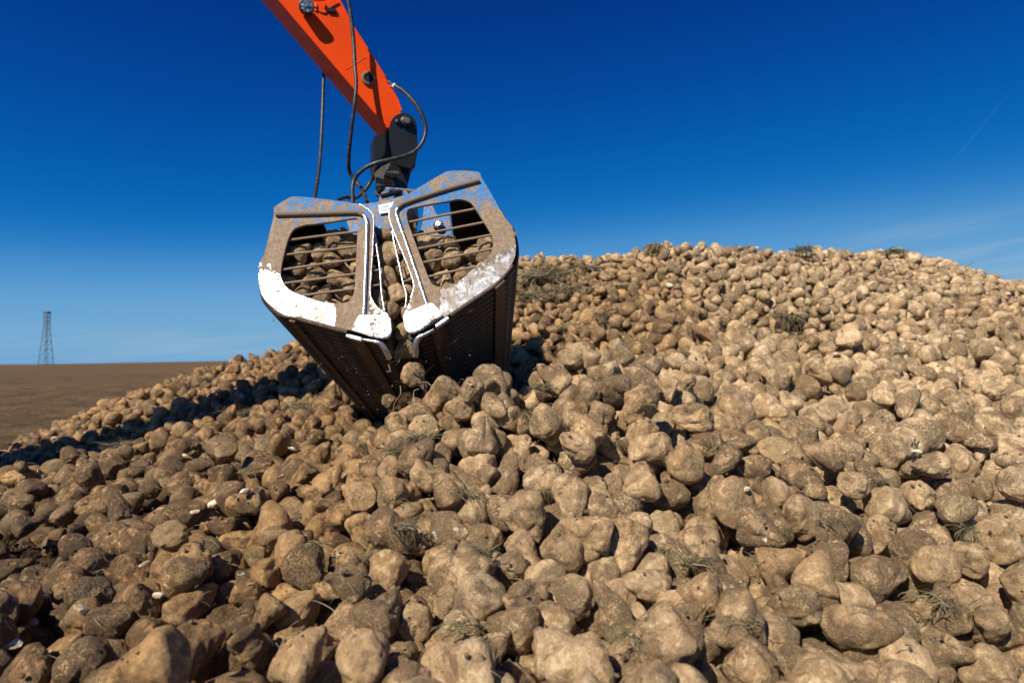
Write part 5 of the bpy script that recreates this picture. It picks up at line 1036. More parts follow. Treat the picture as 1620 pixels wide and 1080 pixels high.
-386 766 88 4 49 58 93 14  -399 837 71 3 5 66 105 1  644 858 174 4 1 0 99 16  -295 867 101 8 69 36 94 22  419 884 196 70 33 67 79 23  -235 444 69 46 57 67 75 10
-211 494 79 24 14 10 95 17  -239 554 77 62 6 1 57 7  -218 561 87 68 40 68 95 4  214 586 134 71 65 55 92 2  -27 332 64 67 69 57 83 13  -72 352 60 21 63 1 86 19
61 351 62 67 4 37 61 3  -34 363 75 2 14 53 116 3  -17 366 71 53 1 60 65 11  36 364 75 5 13 60 81 14  161 372 64 13 2 27 78 17  115 424 88 1 11 18 70 1
204 436 84 57 69 35 117 17  171 481 110 54 71 51 94 15  442 581 89 70 40 3 118 0  227 644 138 23 2 9 118 18  274 729 159 5 3 57 125 8  547 760 149 2 26 53 93 0
565 740 128 66 2 71 125 7  -318 760 66 56 11 7 86 22  -482 768 36 7 9 18 123 13  -262 793 77 29 13 1 84 9  -286 843 85 8 5 14 96 5  -261 841 88 64 10 1 102 18
639 841 156 0 67 41 125 0  -371 890 80 51 69 19 88 1  309 873 200 16 32 1 73 14  365 859 197 0 32 5 92 12  -370 935 95 68 65 18 94 23  407 899 192 15 5 19 115 16
503 910 197 65 38 65 109 21  210 936 209 28 7 67 99 4  240 924 204 66 0 47 94 20  223 293 46 7 31 61 73 20  -124 337 53 21 23 67 89 23  -195 347 60 8 47 69 96 2
242 362 65 7 20 5 71 22  41 346 97 45 0 20 97 17  173 385 75 8 47 70 71 4  211 386 89 25 11 56 93 12  -212 477 70 47 65 57 67 20  -280 516 63 6 48 9 86 5
85 517 178 65 68 56 65 14  281 468 105 62 37 64 65 18  373 526 89 67 9 66 118 22  396 505 98 44 1 48 79 20  -439 615 37 56 66 50 85 12  390 656 141 63 3 6 111 18
-294 748 83 15 29 4 118 7  564 765 145 48 2 52 107 7  -509 744 44 10 67 61 125 1  -418 784 72 6 45 64 86 5  484 793 160 22 46 67 87 3  -369 825 86 8 32 14 100 19
324 829 191 42 58 68 125 5  423 858 191 26 5 8 104 12  491 867 191 66 71 66 94 12  -241 395 64 47 70 11 91 8  -76 415 105 63 69 53 84 4  -94 505 133 63 6 7 84 13
318 480 85 8 14 15 70 18  209 438 104 7 65 62 76 4  -357 550 45 46 59 61 65 15  -151 590 95 62 64 11 74 4  305 581 130 66 6 69 76 7  -206 258 49 46 4 64 117 4
-19 251 49 10 52 69 98 20  209 279 32 2 1 25 112 4  -207 296 31 70 67 5 83 1  -189 291 43 53 7 8 90 4  -81 291 44 8 45 10 94 19  -56 284 46 34 68 5 102 6
174 294 39 65 9 40 56 3  188 285 35 1 2 10 72 5  202 296 34 58 60 19 72 5  244 287 35 11 12 24 125 16  278 280 33 70 66 15 83 19  314 292 33 6 4 70 114 0
-258 308 30 25 70 7 96 19  -235 308 26 0 0 24 109 10  -97 305 38 57 0 35 84 0  -81 311 36 71 69 70 97 21  74 302 60 47 6 69 104 15  120 300 51 19 62 4 89 16
148 304 39 70 71 46 69 1  182 304 36 56 71 47 95 1  201 307 40 67 62 70 67 2  292 299 38 51 0 68 122 6  334 304 34 71 59 12 94 6  347 293 27 59 64 25 106 2
-374 322 7 1 10 42 119 18  -286 308 32 59 1 54 103 21  -241 322 20 13 3 42 91 21  -187 317 42 14 64 47 78 14  -165 313 46 46 63 69 86 14  -103 326 42 23 13 9 84 22
89 320 60 69 1 29 77 13  127 319 52 19 70 1 94 20  266 312 39 44 1 15 115 20  304 320 38 40 60 4 91 12  338 329 36 35 1 2 107 18  367 307 34 12 12 30 105 18
-305 334 18 0 6 44 102 4  -280 345 19 52 3 44 84 17  -203 332 27 6 2 43 63 19  -196 330 45 9 67 66 90 6  -139 339 47 42 67 1 90 8  -75 334 53 39 71 53 78 23
95 333 63 40 1 56 91 7  119 342 57 60 64 32 96 20  206 326 44 11 0 23 75 15  294 338 40 2 58 27 87 8  314 328 44 65 59 33 72 14  364 332 36 2 66 58 89 19
396 315 35 17 1 47 82 6  415 317 29 3 1 63 87 17  -406 357 4 22 0 17 80 6  -378 355 16 69 26 14 96 0  -327 354 17 3 60 16 72 12  -298 347 13 71 11 42 97 16
-235 354 33 18 55 65 98 7  -217 352 40 12 15 55 67 0  -165 347 45 58 65 19 125 3  -12 353 67 70 1 41 74 8  38 344 65 4 67 70 94 9  124 357 59 0 63 71 58 2
319 355 32 14 28 70 67 0  320 361 46 15 58 23 72 23  333 356 35 60 69 36 90 20  382 340 37 5 61 2 81 23  405 338 38 5 7 39 70 0  407 349 29 25 25 70 65 14
-390 374 10 13 1 47 63 3  -308 366 11 42 65 66 63 4  -274 360 24 52 65 5 103 22  -174 367 50 0 67 25 72 5  -95 365 63 65 24 4 61 0  -59 361 62 69 2 36 82 18
4 359 73 43 1 66 91 15  55 365 76 7 40 13 64 18  71 363 72 65 68 46 98 9  114 367 62 8 16 26 70 7  183 353 60 21 70 56 88 7  389 354 46 21 71 58 92 13
402 367 38 21 56 70 95 8  419 375 33 64 44 65 64 15  431 363 43 20 56 1 76 6  -425 391 6 36 71 71 78 23  -401 388 4 16 7 54 86 12  -375 388 13 13 60 67 106 15
-335 394 5 58 26 10 120 15  -138 382 62 70 56 71 82 16  -96 389 61 51 8 53 75 12  -24 381 80 6 33 62 103 12  37 376 83 57 3 8 87 1  96 372 73 64 68 68 108 20
120 385 54 3 63 41 94 22  339 375 49 43 4 69 101 3  374 365 36 16 5 46 74 5  428 379 40 46 68 60 91 8  469 370 30 60 58 52 99 14  -430 400 8 8 64 70 61 2
-369 406 11 6 14 71 81 8  -247 403 34 65 47 10 95 15  -180 404 57 61 69 53 97 15  -148 394 53 54 68 57 80 8  -137 398 62 47 8 68 70 16  -30 400 91 65 71 66 66 14
-2 402 93 68 6 45 70 9  50 392 91 30 2 63 68 0  68 393 87 63 28 6 82 0  79 384 87 21 9 19 78 1  158 399 76 8 60 25 98 19  216 393 73 14 69 58 103 1
313 387 61 58 7 19 121 3  329 379 60 11 5 64 94 9  439 403 46 49 4 62 108 18  448 383 41 12 33 8 82 9  -449 421 2 12 4 9 62 22  -431 410 5 65 63 63 101 1
-403 413 13 4 2 65 108 23  -325 410 29 3 59 60 83 2  -199 415 54 28 65 71 94 13  -159 424 69 71 8 43 60 2  -110 418 74 0 61 12 64 17  60 420 100 9 0 36 79 13
177 415 67 5 70 0 71 1  352 409 44 65 21 3 97 19  460 408 51 12 64 42 85 2  -415 441 10 67 0 46 89 0  -371 427 7 70 10 48 78 8  -204 434 55 0 66 10 82 13
-183 432 58 32 11 71 95 19  -150 429 71 47 3 59 75 19  -114 434 80 61 63 48 88 12  15 430 107 35 4 1 69 22  35 427 116 25 13 64 64 22  74 430 110 64 2 47 67 20
85 424 105 54 25 66 63 17  139 419 90 59 31 2 77 8  167 430 77 8 64 17 89 17  348 431 60 28 8 14 125 19  503 422 41 7 9 1 84 19  -490 447 3 51 6 22 60 6
-475 449 1 69 58 42 59 20  -460 442 7 64 36 67 83 23  -401 447 6 59 5 25 64 19  -386 446 9 62 28 70 74 11  -343 449 12 13 56 13 106 4  -362 445 23 53 57 16 88 9
-202 450 57 12 51 13 73 1  -81 445 109 36 0 0 93 1  -59 451 119 68 66 13 81 22  149 433 91 6 69 66 69 1  502 453 44 55 32 69 112 2  -477 463 3 13 62 64 81 21
-430 455 9 59 39 1 101 13  -412 462 12 61 9 40 76 3  -393 461 13 2 48 7 77 23  -360 463 9 48 0 24 60 0  -286 458 30 3 59 4 121 6  -105 454 91 32 5 3 80 11
-89 463 107 51 68 29 62 7  175 463 93 59 9 8 108 15  196 461 98 9 39 66 74 23  300 446 67 18 66 25 95 17  -519 482 1 15 67 19 56 22  -487 481 4 17 71 66 82 20
-419 484 3 67 38 4 76 12  -361 469 22 71 67 22 102 1  -143 478 76 10 44 13 81 6  -127 483 90 15 3 34 77 8  -94 478 106 65 1 44 89 8  -75 478 120 64 62 58 73 17
-47 482 138 53 41 71 96 21  206 474 102 12 68 0 63 9  222 478 80 28 9 57 79 21  530 470 52 7 69 71 88 18  -569 477 2 51 21 67 72 10  -407 489 -1 71 24 63 83 15
-390 480 12 53 0 60 86 23  -305 486 29 42 60 8 104 9  -158 484 74 0 70 10 86 0  -63 494 117 63 3 59 64 6  -54 499 124 2 0 14 73 3  -4 498 155 5 36 11 74 8
93 491 160 25 56 7 69 20  408 482 62 47 3 24 73 1  -539 506 7 3 32 4 93 22  -502 510 4 7 70 17 62 10  -490 500 12 37 69 11 106 2  -444 506 7 58 63 24 103 9
-430 499 3 6 29 6 70 17  -399 505 6 49 64 18 98 14  -369 513 15 67 2 52 81 6  -353 506 30 2 32 68 106 13  -309 511 36 59 62 44 107 18  -126 499 81 62 33 0 83 2
-64 507 122 61 38 3 74 12  169 494 120 19 2 49 124 1  191 488 102 67 0 3 80 2  189 506 105 71 3 36 69 1  205 505 96 16 12 2 77 20  261 490 95 26 10 66 95 17
299 503 77 68 60 19 124 13  373 486 68 18 33 1 103 0  377 502 74 20 1 64 77 13  455 486 58 8 8 67 92 11  477 488 62 17 63 51 93 4  -555 542 3 70 12 58 94 9
-474 512 16 30 69 4 79 15  -439 520 9 66 9 59 79 9  -422 512 7 62 5 47 76 0  -150 523 72 56 27 3 103 19  -58 518 130 56 7 10 72 13  -55 542 135 51 64 1 104 11
109 525 150 45 0 52 81 21  148 518 138 57 7 53 125 1  183 506 117 60 67 26 79 3  207 511 109 10 11 68 84 23  508 508 55 45 14 10 124 0  -458 534 4 63 1 37 61 14
-438 541 12 21 23 70 90 19  -354 539 18 67 4 29 85 1  -247 533 48 58 42 62 100 14  -58 538 119 5 41 58 106 18  7 543 144 50 5 55 98 11  42 541 156 26 64 71 66 12
110 538 149 65 46 8 92 8  211 537 110 7 43 8 109 22  245 536 97 65 64 26 87 0  285 538 83 14 64 11 100 15  402 529 84 5 6 66 103 9  429 535 74 4 60 58 115 2
451 545 79 16 50 71 108 8  472 516 65 68 4 33 92 5  518 546 79 71 65 28 86 5  532 537 65 48 23 66 96 5  566 526 64 16 28 70 76 17  584 537 67 10 66 21 105 14
-570 555 7 51 2 58 101 4  -509 532 6 14 2 44 114 20  -465 559 10 62 6 47 81 9  -355 560 32 10 30 3 114 21  -325 557 31 3 71 71 103 8  -309 554 42 1 8 9 107 6
-249 561 40 3 60 29 92 3  -43 560 120 43 63 6 112 13  -1 563 131 60 5 19 76 5  15 562 140 40 63 67 101 3  39 554 147 4 4 32 112 3  239 517 108 7 0 46 102 15
237 557 99 59 3 43 85 22  302 559 84 11 59 0 72 18  431 562 80 71 4 61 123 4  476 539 74 2 66 67 95 9  519 571 69 13 5 4 107 22  541 558 74 19 67 19 107 7
603 534 69 2 22 9 96 8  -609 574 4 59 3 9 89 22  -587 568 2 32 17 70 86 12  -591 538 5 64 64 68 104 18  -540 561 10 36 12 6 112 8  -500 570 6 7 23 66 61 5
-508 561 18 69 2 64 124 17  -346 569 29 37 62 9 105 12  -332 582 34 26 2 3 87 10  -313 575 36 22 3 24 117 13  -207 579 49 4 0 31 109 3  170 567 131 20 9 67 125 20
190 565 134 64 68 51 98 15  223 560 109 55 44 6 124 17  248 574 116 19 7 60 125 3  267 576 105 22 13 67 103 11  279 560 108 8 4 59 119 8  442 544 93 6 10 16 97 5
462 568 89 69 37 71 119 17  545 585 85 9 35 67 104 18  558 585 95 14 2 35 83 14  586 557 65 15 67 48 116 19  611 560 62 70 62 55 113 12  -557 574 8 56 22 71 89 15
-521 575 19 45 69 20 77 19  -395 588 25 6 47 61 122 17  -372 592 29 67 63 1 102 21  -350 595 28 8 1 5 93 0  -300 593 39 2 1 51 72 22  -280 578 40 68 61 17 125 15
167 579 138 42 5 5 81 15  185 585 120 6 7 5 80 16  228 577 132 8 34 65 120 11  524 583 90 13 46 68 125 3  564 581 82 19 71 70 92 0  599 558 73 62 22 6 77 21
-617 602 9 71 6 29 110 13  -597 611 11 68 38 64 104 8  -569 602 6 60 57 46 102 7  -548 594 12 45 0 65 110 20  -533 590 22 1 71 69 90 18  -515 596 19 10 1 12 114 5
-480 588 16 7 60 67 125 13  -445 609 10 0 6 52 95 2  -414 611 27 12 1 38 114 15  -369 604 24 51 60 18 76 21  156 613 137 57 5 50 117 0  202 600 131 20 68 30 120 14
435 602 99 13 50 58 103 14  480 597 82 9 69 65 94 11  499 601 104 3 34 64 88 15  625 597 76 8 40 59 85 8  -584 627 9 46 67 67 95 9  -502 625 17 8 29 70 112 7
-450 629 11 15 4 64 85 3  -385 624 20 0 40 0 71 9  -386 612 37 53 21 62 125 18  -338 626 31 7 45 65 116 18  200 625 128 2 7 46 118 10  209 616 141 65 2 23 110 4
243 619 125 5 5 18 106 3  278 629 123 61 64 56 91 2  379 617 104 4 1 14 125 15  424 622 109 57 48 6 88 15  445 630 101 7 4 43 94 23  485 622 95 16 36 2 116 6
496 615 109 13 9 30 77 6  549 602 88 65 2 71 90 7  566 621 91 1 42 62 78 18  677 625 93 59 7 21 122 13  -647 644 5 61 66 29 100 18  -628 640 7 48 5 62 84 6
-533 617 18 15 8 71 125 12  -441 638 15 71 2 22 76 15  -307 642 55 7 1 14 116 21  143 633 141 60 60 48 125 13  176 637 142 52 9 9 102 0  193 653 143 59 58 10 116 15
249 630 136 2 5 57 80 16  382 642 117 8 42 65 107 4  392 635 116 69 70 10 90 22  633 619 101 6 35 63 101 3  -646 659 11 6 4 9 105 10  -631 664 8 62 46 69 100 23
-611 658 7 60 70 38 125 5  -573 665 1 60 2 68 101 14  -518 616 26 69 68 27 102 20  -500 659 7 30 70 62 112 16  -483 658 10 2 70 24 103 9  -467 658 7 62 64 50 107 4
-340 661 46 57 0 30 105 12  -113 669 93 31 1 17 90 21  211 677 144 60 8 13 110 17  296 656 128 67 69 4 125 3  352 655 119 12 68 56 125 21  429 661 117 67 60 4 88 23
457 662 101 70 68 24 99 21  -665 689 5 9 69 9 115 17  -586 672 5 56 63 26 106 2  -556 675 2 8 8 35 87 14  -546 670 12 26 13 13 64 21  -353 673 42 13 68 67 125 12
-297 688 55 70 14 39 94 18  -234 673 72 10 70 23 119 7  224 674 144 2 14 58 114 16  254 670 141 35 3 56 121 11  283 683 138 5 39 63 82 22  366 679 122 10 4 60 103 8
509 679 115 31 21 1 124 20  533 648 112 66 6 38 86 13  555 666 106 64 2 16 104 17  620 665 99 28 10 1 118 14  -571 685 11 67 3 55 111 9  -545 691 14 11 24 6 96 15
-337 672 52 0 61 66 105 2  236 688 147 3 43 14 101 10  275 686 153 0 64 51 87 3  353 692 138 9 40 3 107 21  387 690 130 65 7 46 118 7  429 685 124 47 58 62 89 13
521 690 121 71 49 18 79 6  561 690 105 15 71 11 112 6  582 684 112 34 62 65 111 15  629 655 116 33 67 57 99 5  643 686 110 5 16 15 107 14  -590 714 5 59 71 15 80 20
-575 702 5 6 1 24 88 14  -556 713 12 14 67 69 104 15  -516 711 5 59 12 27 101 23  -357 713 42 66 67 67 115 2  -340 713 51 11 4 9 108 11  -12 734 108 4 2 58 122 2
145 722 156 5 68 22 105 23  196 719 154 33 11 71 111 19  265 711 140 7 33 11 84 6  293 704 137 0 50 16 81 19  396 709 137 44 2 0 125 2  433 725 137 11 8 39 97 14
508 705 120 32 70 54 108 14  527 711 114 70 64 24 106 17  566 705 116 41 5 64 97 14  626 674 126 54 32 70 117 3  716 690 114 55 21 58 120 8  732 701 104 6 11 11 90 11
-636 737 5 68 17 44 93 13  -636 712 3 15 66 17 94 22  -388 729 53 7 59 10 125 14  -358 734 53 50 70 55 117 12  -338 743 49 2 46 22 97 12  -268 711 77 15 66 69 100 21
-250 721 78 13 67 43 118 9  -224 726 76 54 68 20 72 5  -187 743 71 5 68 65 112 20  -167 731 68 61 22 66 113 17  259 728 151 40 8 65 88 15  280 712 147 6 0 66 100 0
299 736 151 14 3 54 115 20  364 732 141 5 40 70 88 19  382 725 136 69 69 18 86 0  478 736 135 66 4 41 84 17  506 725 127 69 42 62 125 15  551 725 127 66 33 9 77 5
564 720 126 6 71 15 118 1  594 719 114 10 71 64 120 19  712 721 112 14 40 70 102 6  749 720 107 67 57 18 89 18  -682 752 4 8 11 27 94 16  -656 755 1 62 65 54 80 12
-620 731 6 57 10 71 78 13  -602 739 17 10 46 14 105 19  -539 733 12 20 68 52 125 4  -466 748 24 62 67 58 115 19  -353 754 58 25 3 63 96 13  -320 743 61 10 0 55 93 17
-222 747 67 6 41 8 125 10  -202 761 70 57 70 2 125 16  -195 763 86 19 22 7 99 17  -126 751 77 46 3 15 125 1  148 760 139 35 5 13 114 22  196 752 155 67 47 15 84 19
205 731 152 7 68 38 95 17  230 744 150 48 64 22 101 0  384 749 139 64 9 39 92 9  443 750 140 71 71 25 122 12  461 747 130 5 1 59 83 0  504 747 133 7 67 10 93 11
516 735 137 49 59 66 107 10  544 744 133 1 41 14 97 3  594 734 128 3 67 26 100 0  633 745 136 2 30 16 125 8  760 725 117 21 9 9 121 12  -686 772 3 20 9 58 67 8
-608 770 17 6 35 71 104 21  -589 773 14 55 5 5 89 19  -572 764 11 39 8 4 98 13  -554 756 8 27 2 25 125 17  -397 759 42 12 6 27 94 10  -378 765 40 0 24 25 81 23
-369 769 55 60 70 62 125 6  -184 775 69 42 10 61 111 5  -128 780 73 52 3 31 125 1  206 764 155 56 0 40 70 9  224 759 158 61 67 19 87 4  265 760 157 7 10 59 123 19
344 758 157 44 9 64 125 14  359 765 144 47 12 71 85 21  377 768 140 14 71 44 73 20  395 764 147 51 9 19 118 6  483 763 144 69 21 13 115 18  502 781 137 1 47 48 72 22
540 769 134 46 8 13 91 23  580 767 132 56 67 0 108 16  780 719 124 57 4 1 95 0  -465 779 23 65 65 14 97 3  -394 777 56 13 11 10 104 21  -399 787 74 4 35 63 93 18
-353 792 58 38 70 56 92 17  -227 787 77 65 25 21 103 23  166 781 155 68 68 50 114 14  192 781 162 15 44 7 106 15  261 785 167 3 42 2 96 4  375 782 151 17 71 15 110 12
413 794 153 21 3 61 125 19  453 781 155 18 65 9 79 10  471 787 144 68 66 4 93 13  499 800 144 29 62 59 94 14  521 791 146 56 7 4 108 11  538 789 140 14 25 1 115 3
559 784 140 11 4 7 107 3  642 780 139 16 64 66 88 17  682 775 129 18 50 71 119 16  698 771 136 45 68 58 105 17  774 767 128 45 6 0 75 13  -737 806 6 14 2 60 86 3
-705 808 1 6 9 37 66 9  -712 787 5 70 16 3 105 21  -660 774 8 2 24 69 97 22  -652 798 13 14 8 9 90 15  -621 804 10 55 11 57 95 19  -469 789 39 69 67 28 84 16
-428 799 48 47 1 27 125 19  -261 812 78 61 15 55 96 3  -206 814 82 64 70 26 102 21  -194 831 84 18 4 17 125 14  -155 805 74 54 32 1 100 18  -38 830 96 3 4 0 125 2
110 805 132 17 39 69 99 17  119 814 154 43 60 63 85 3  130 792 150 42 71 10 111 19  175 797 169 61 5 13 112 20  200 800 165 7 67 5 125 12  431 804 162 46 65 57 103 3
469 805 158 2 3 8 93 6  571 804 146 20 70 24 77 13  634 813 141 3 27 55 118 6  658 808 132 66 4 71 96 20  738 772 135 3 6 5 120 18  -748 823 5 15 62 69 84 6
-712 824 3 13 61 53 87 21  -655 815 6 49 66 11 125 2  -630 823 7 18 67 62 98 22  -553 826 19 68 70 12 103 20  -441 818 47 67 69 63 111 19  -305 819 74 8 5 9 95 9
-269 821 84 57 29 69 81 7  -172 814 87 14 21 65 103 13  -124 817 75 4 0 22 123 11  120 829 138 61 12 56 95 21  184 821 169 61 5 8 125 22  215 824 175 47 63 63 124 7
301 817 175 71 10 66 100 18  360 811 168 1 64 34 99 23  373 826 170 18 7 18 104 3  509 822 157 61 42 7 93 5  649 769 153 5 69 50 97 5  648 822 149 70 1 2 104 17
680 810 142 59 12 46 125 18  734 807 147 35 61 67 104 9  766 813 138 22 3 51 86 19  -646 836 5 60 4 37 70 4  -635 837 6 58 9 8 81 20  -622 843 3 60 0 46 87 3
-603 839 17 0 10 38 106 15  -580 835 18 46 11 67 96 19  -434 830 62 62 6 26 106 7  -321 841 76 19 7 3 125 22  -240 852 92 1 0 46 70 4  -124 855 86 54 2 40 109 18
-68 842 83 61 71 20 113 18  135 840 148 5 50 64 94 14  161 830 172 25 9 68 74 15  226 838 190 57 4 32 104 16  308 836 178 58 1 9 113 17  375 849 176 58 57 19 101 13
494 833 167 63 10 41 87 9  670 838 148 65 66 69 123 10  694 837 149 61 1 36 98 5  728 829 158 29 15 63 84 13  770 842 146 47 3 3 125 8  -776 852 3 61 59 61 77 11
-735 863 3 0 6 55 70 15  -704 859 2 0 59 10 93 2  -661 852 4 28 71 19 95 22  -624 856 19 62 41 9 125 11  -582 862 17 9 61 1 98 1  -452 882 58 66 66 7 123 17
-434 869 59 66 71 12 125 7  -363 849 76 57 1 35 93 13  -301 851 87 25 4 12 98 22  -255 863 89 5 64 33 90 8  -63 871 96 14 11 24 125 3  65 852 117 3 4 32 123 2
123 859 154 10 47 1 99 20  157 843 166 68 65 53 118 23  162 856 182 53 3 54 97 12  249 851 181 9 60 9 106 0  327 853 180 8 62 67 109 12  349 841 177 64 30 62 125 6
551 860 169 63 27 18 119 12  625 868 170 65 71 39 87 1  692 840 168 16 22 60 93 12  774 849 161 20 64 55 101 16  796 828 158 63 60 26 113 0  -677 868 -7 3 9 29 100 11
-621 875 23 5 71 7 105 15  -492 885 38 6 7 64 95 11  -264 878 105 51 1 25 124 11  80 873 128 9 36 6 81 6  97 865 152 25 8 13 106 5  120 891 166 59 9 45 108 3
151 870 177 26 61 3 92 13  186 867 180 2 41 64 115 0  398 875 176 16 65 18 79 8  631 882 172 66 11 56 83 17  647 879 167 54 12 56 84 11  696 871 159 12 44 70 98 1
773 866 167 2 0 62 101 3  801 868 162 67 65 58 106 22  848 813 158 52 9 5 125 9  862 856 165 15 70 62 111 15  -785 884 8 22 64 52 112 8  -767 892 6 5 42 58 64 20
-640 880 18 0 58 54 103 13  -510 895 38 27 68 1 125 10  -488 907 47 59 4 44 102 8  -444 905 67 15 28 63 85 21  -418 890 64 3 3 52 101 19  52 893 121 13 8 68 96 1
70 882 127 58 70 2 83 3  91 890 147 12 38 71 125 16  124 905 167 65 64 66 121 8  138 920 182 6 68 56 105 22  174 904 188 14 4 8 84 22  196 862 188 58 53 57 84 7
247 895 192 2 2 61 108 7  286 885 195 5 66 2 84 6  515 894 186 59 0 2 91 6  591 882 172 52 58 8 92 4  645 893 177 4 0 59 56 13  751 879 171 25 4 24 85 0
771 888 170 66 65 57 104 5  796 886 172 27 1 47 105 15  817 890 168 63 44 55 104 5  830 868 162 4 67 20 103 1  848 867 155 61 4 70 114 7  870 878 162 6 70 41 125 17
-794 903 7 62 65 7 125 18  -734 915 5 61 9 27 83 6  -696 909 10 70 32 9 78 15  -575 916 27 3 27 59 125 15  -486 920 52 44 1 56 75 18  -445 923 60 53 71 28 120 12
-311 907 96 23 5 18 92 9  -279 901 103 11 1 44 101 22  58 918 133 49 71 0 80 16  72 916 136 69 71 47 78 13  80 916 154 62 10 27 115 18  109 925 172 7 0 59 107 22
157 927 196 49 1 11 100 18  176 925 198 0 26 70 88 19  256 918 203 70 40 11 84 14  322 910 203 64 7 64 96 22  466 913 198 61 2 57 101 0  574 900 182 67 9 13 125 18
660 913 186 47 10 11 71 19  820 910 179 14 44 71 75 19  837 911 181 64 8 2 107 1  879 862 174 16 42 4 119 7  -826 927 6 59 1 37 98 15  -839 908 5 58 8 23 113 2
-687 928 9 17 51 7 79 20  -665 928 12 67 37 65 124 21  62 931 144 21 26 69 93 2  84 932 151 69 71 50 91 10  321 939 210 4 1 41 110 8  492 932 196 56 46 8 87 12
651 938 206 5 61 52 99 12  666 936 201 39 8 13 125 2  857 923 194 70 50 11 104 23  872 914 176 54 48 3 125 14  893 911 186 65 8 18 125 6  918 912 193 24 1 44 98 18
-766 928 5 10 15 56 72 0  18 238 63 66 1 33 64 15  -87 242 55 63 6 34 125 15  -63 248 48 12 68 27 101 6  -18 258 64 59 67 21 97 11  35 247 55 14 62 26 75 13
175 261 46 12 3 31 80 8  236 260 46 56 7 11 78 0  -246 277 53 27 65 2 69 20  -54 262 51 41 66 67 80 21  -15 265 53 20 9 52 83 14  125 262 53 59 1 65 95 2
160 266 49 55 25 0 72 14  193 271 44 66 51 17 65 3  -245 291 41 46 8 1 81 23  -88 270 44 1 71 17 97 4  -27 275 55 4 65 50 91 7  63 279 58 35 12 6 56 19
176 291 53 31 4 67 61 14  262 263 47 62 28 2 114 8  351 256 49 16 5 8 110 19  -301 304 36 10 15 54 68 19  -263 285 33 12 9 44 98 21  -167 299 42 20 9 65 98 10
-151 300 56 2 24 16 85 19  -130 306 55 26 5 12 98 16  -51 301 47 13 9 1 72 14  -16 292 60 19 3 29 83 8  188 306 49 53 2 9 73 7  258 303 47 19 22 10 58 6
261 284 53 49 63 71 82 6  296 276 52 40 66 13 93 3  311 310 43 2 71 14 96 3  338 302 53 8 60 1 70 1  360 293 41 62 34 0 61 23  -330 311 35 59 7 25 121 19
-315 305 28 49 4 55 58 17  -269 319 39 14 0 17 79 12  -250 311 41 63 1 42 58 15  -132 323 54 53 58 13 56 22  -24 309 63 1 43 53 89 1  124 303 67 44 3 50 62 18
276 305 54 1 28 7 108 14  282 318 65 63 69 16 59 6  331 315 49 3 4 43 100 11  372 282 53 61 43 7 90 4  -357 366 37 5 69 6 92 13  -304 319 33 39 62 1 73 8
-271 330 28 58 4 57 83 19  -10 309 72 25 64 52 81 15  24 333 73 8 39 5 87 21  102 327 73 52 59 57 80 23  232 335 57 13 67 4 85 0  266 322 54 10 5 23 92 19
283 338 51 15 70 34 71 6  303 328 53 3 10 13 86 11  305 317 56 63 65 15 74 20  336 328 54 58 49 7 116 4  349 305 39 54 33 71 82 23  380 306 43 33 58 6 80 22
-359 317 17 71 66 35 104 19  -295 353 27 8 65 63 110 4  -276 352 36 52 62 20 72 3  20 345 72 4 13 47 79 14  161 335 65 65 63 64 98 6  278 345 61 62 0 16 70 3
308 321 72 0 19 13 89 2  360 341 51 63 59 49 70 13  358 325 58 31 64 2 84 16  -290 373 30 1 30 12 106 6  -120 360 66 62 68 55 72 14  -89 362 72 0 1 63 62 18
127 367 63 6 4 37 60 17  160 356 64 67 64 30 67 20  291 354 58 2 14 24 73 8  305 348 60 13 59 3 69 15  308 345 74 55 67 27 57 11  342 358 60 24 14 11 114 1
375 346 59 20 47 8 95 22  412 361 50 51 66 69 89 0  443 340 23 55 4 63 70 15  -332 332 31 33 69 16 114 5  -310 372 31 23 26 70 85 13  -181 384 61 6 67 4 72 19
116 376 75 57 10 58 66 19  233 371 71 10 0 21 63 2  253 376 70 65 35 65 56 16  279 348 77 3 45 16 56 3  284 328 70 6 5 17 64 10  322 368 63 7 51 13 85 4
394 367 56 19 63 69 76 22  437 363 63 53 4 20 110 15  445 365 47 14 60 4 77 7  463 348 42 21 46 4 77 23  -324 401 20 8 11 51 72 10  -369 338 20 16 67 32 86 20
-337 363 25 65 8 49 89 3  -301 392 22 70 40 61 87 23  -206 386 58 46 60 62 69 17  49 404 93 12 7 23 82 19  183 379 75 52 16 66 75 17  249 391 72 49 70 44 91 11
290 347 68 61 2 53 85 22  381 375 57 58 68 70 105 18  407 382 57 5 0 70 68 0  431 378 55 48 71 12 66 19  465 371 49 64 16 2 96 22  -381 409 22 10 66 34 98 19
-356 415 29 16 50 64 108 14  -362 380 23 2 70 9 72 19  -318 385 25 66 14 9 96 18  -265 400 59 60 9 68 95 13  -239 409 50 50 2 48 114 1  -227 399 60 21 1 16 73 8
-208 398 70 26 65 57 87 23  166 411 89 9 68 1 69 8  222 408 85 55 0 54 69 14  327 395 57 62 67 55 75 18  351 404 53 28 48 2 86 4  403 399 55 10 69 16 91 5
460 382 28 59 70 65 66 2  -338 430 19 13 7 18 56 6  -401 455 25 8 46 64 58 19  -307 414 37 62 53 25 102 7  -221 417 62 4 25 69 93 20  -166 439 76 5 50 27 72 10
-142 449 81 8 58 13 100 4  -88 426 105 16 9 7 69 19  23 420 108 52 63 7 75 22  182 430 89 6 1 12 85 23  283 430 78 59 11 27 94 5  345 409 71 15 0 54 101 16
444 408 62 18 7 22 89 14  474 400 59 63 8 56 117 14  -424 451 32 50 10 0 125 5  -329 441 30 47 70 0 85 19  -236 434 63 22 66 57 87 6  -187 460 63 27 62 10 56 3
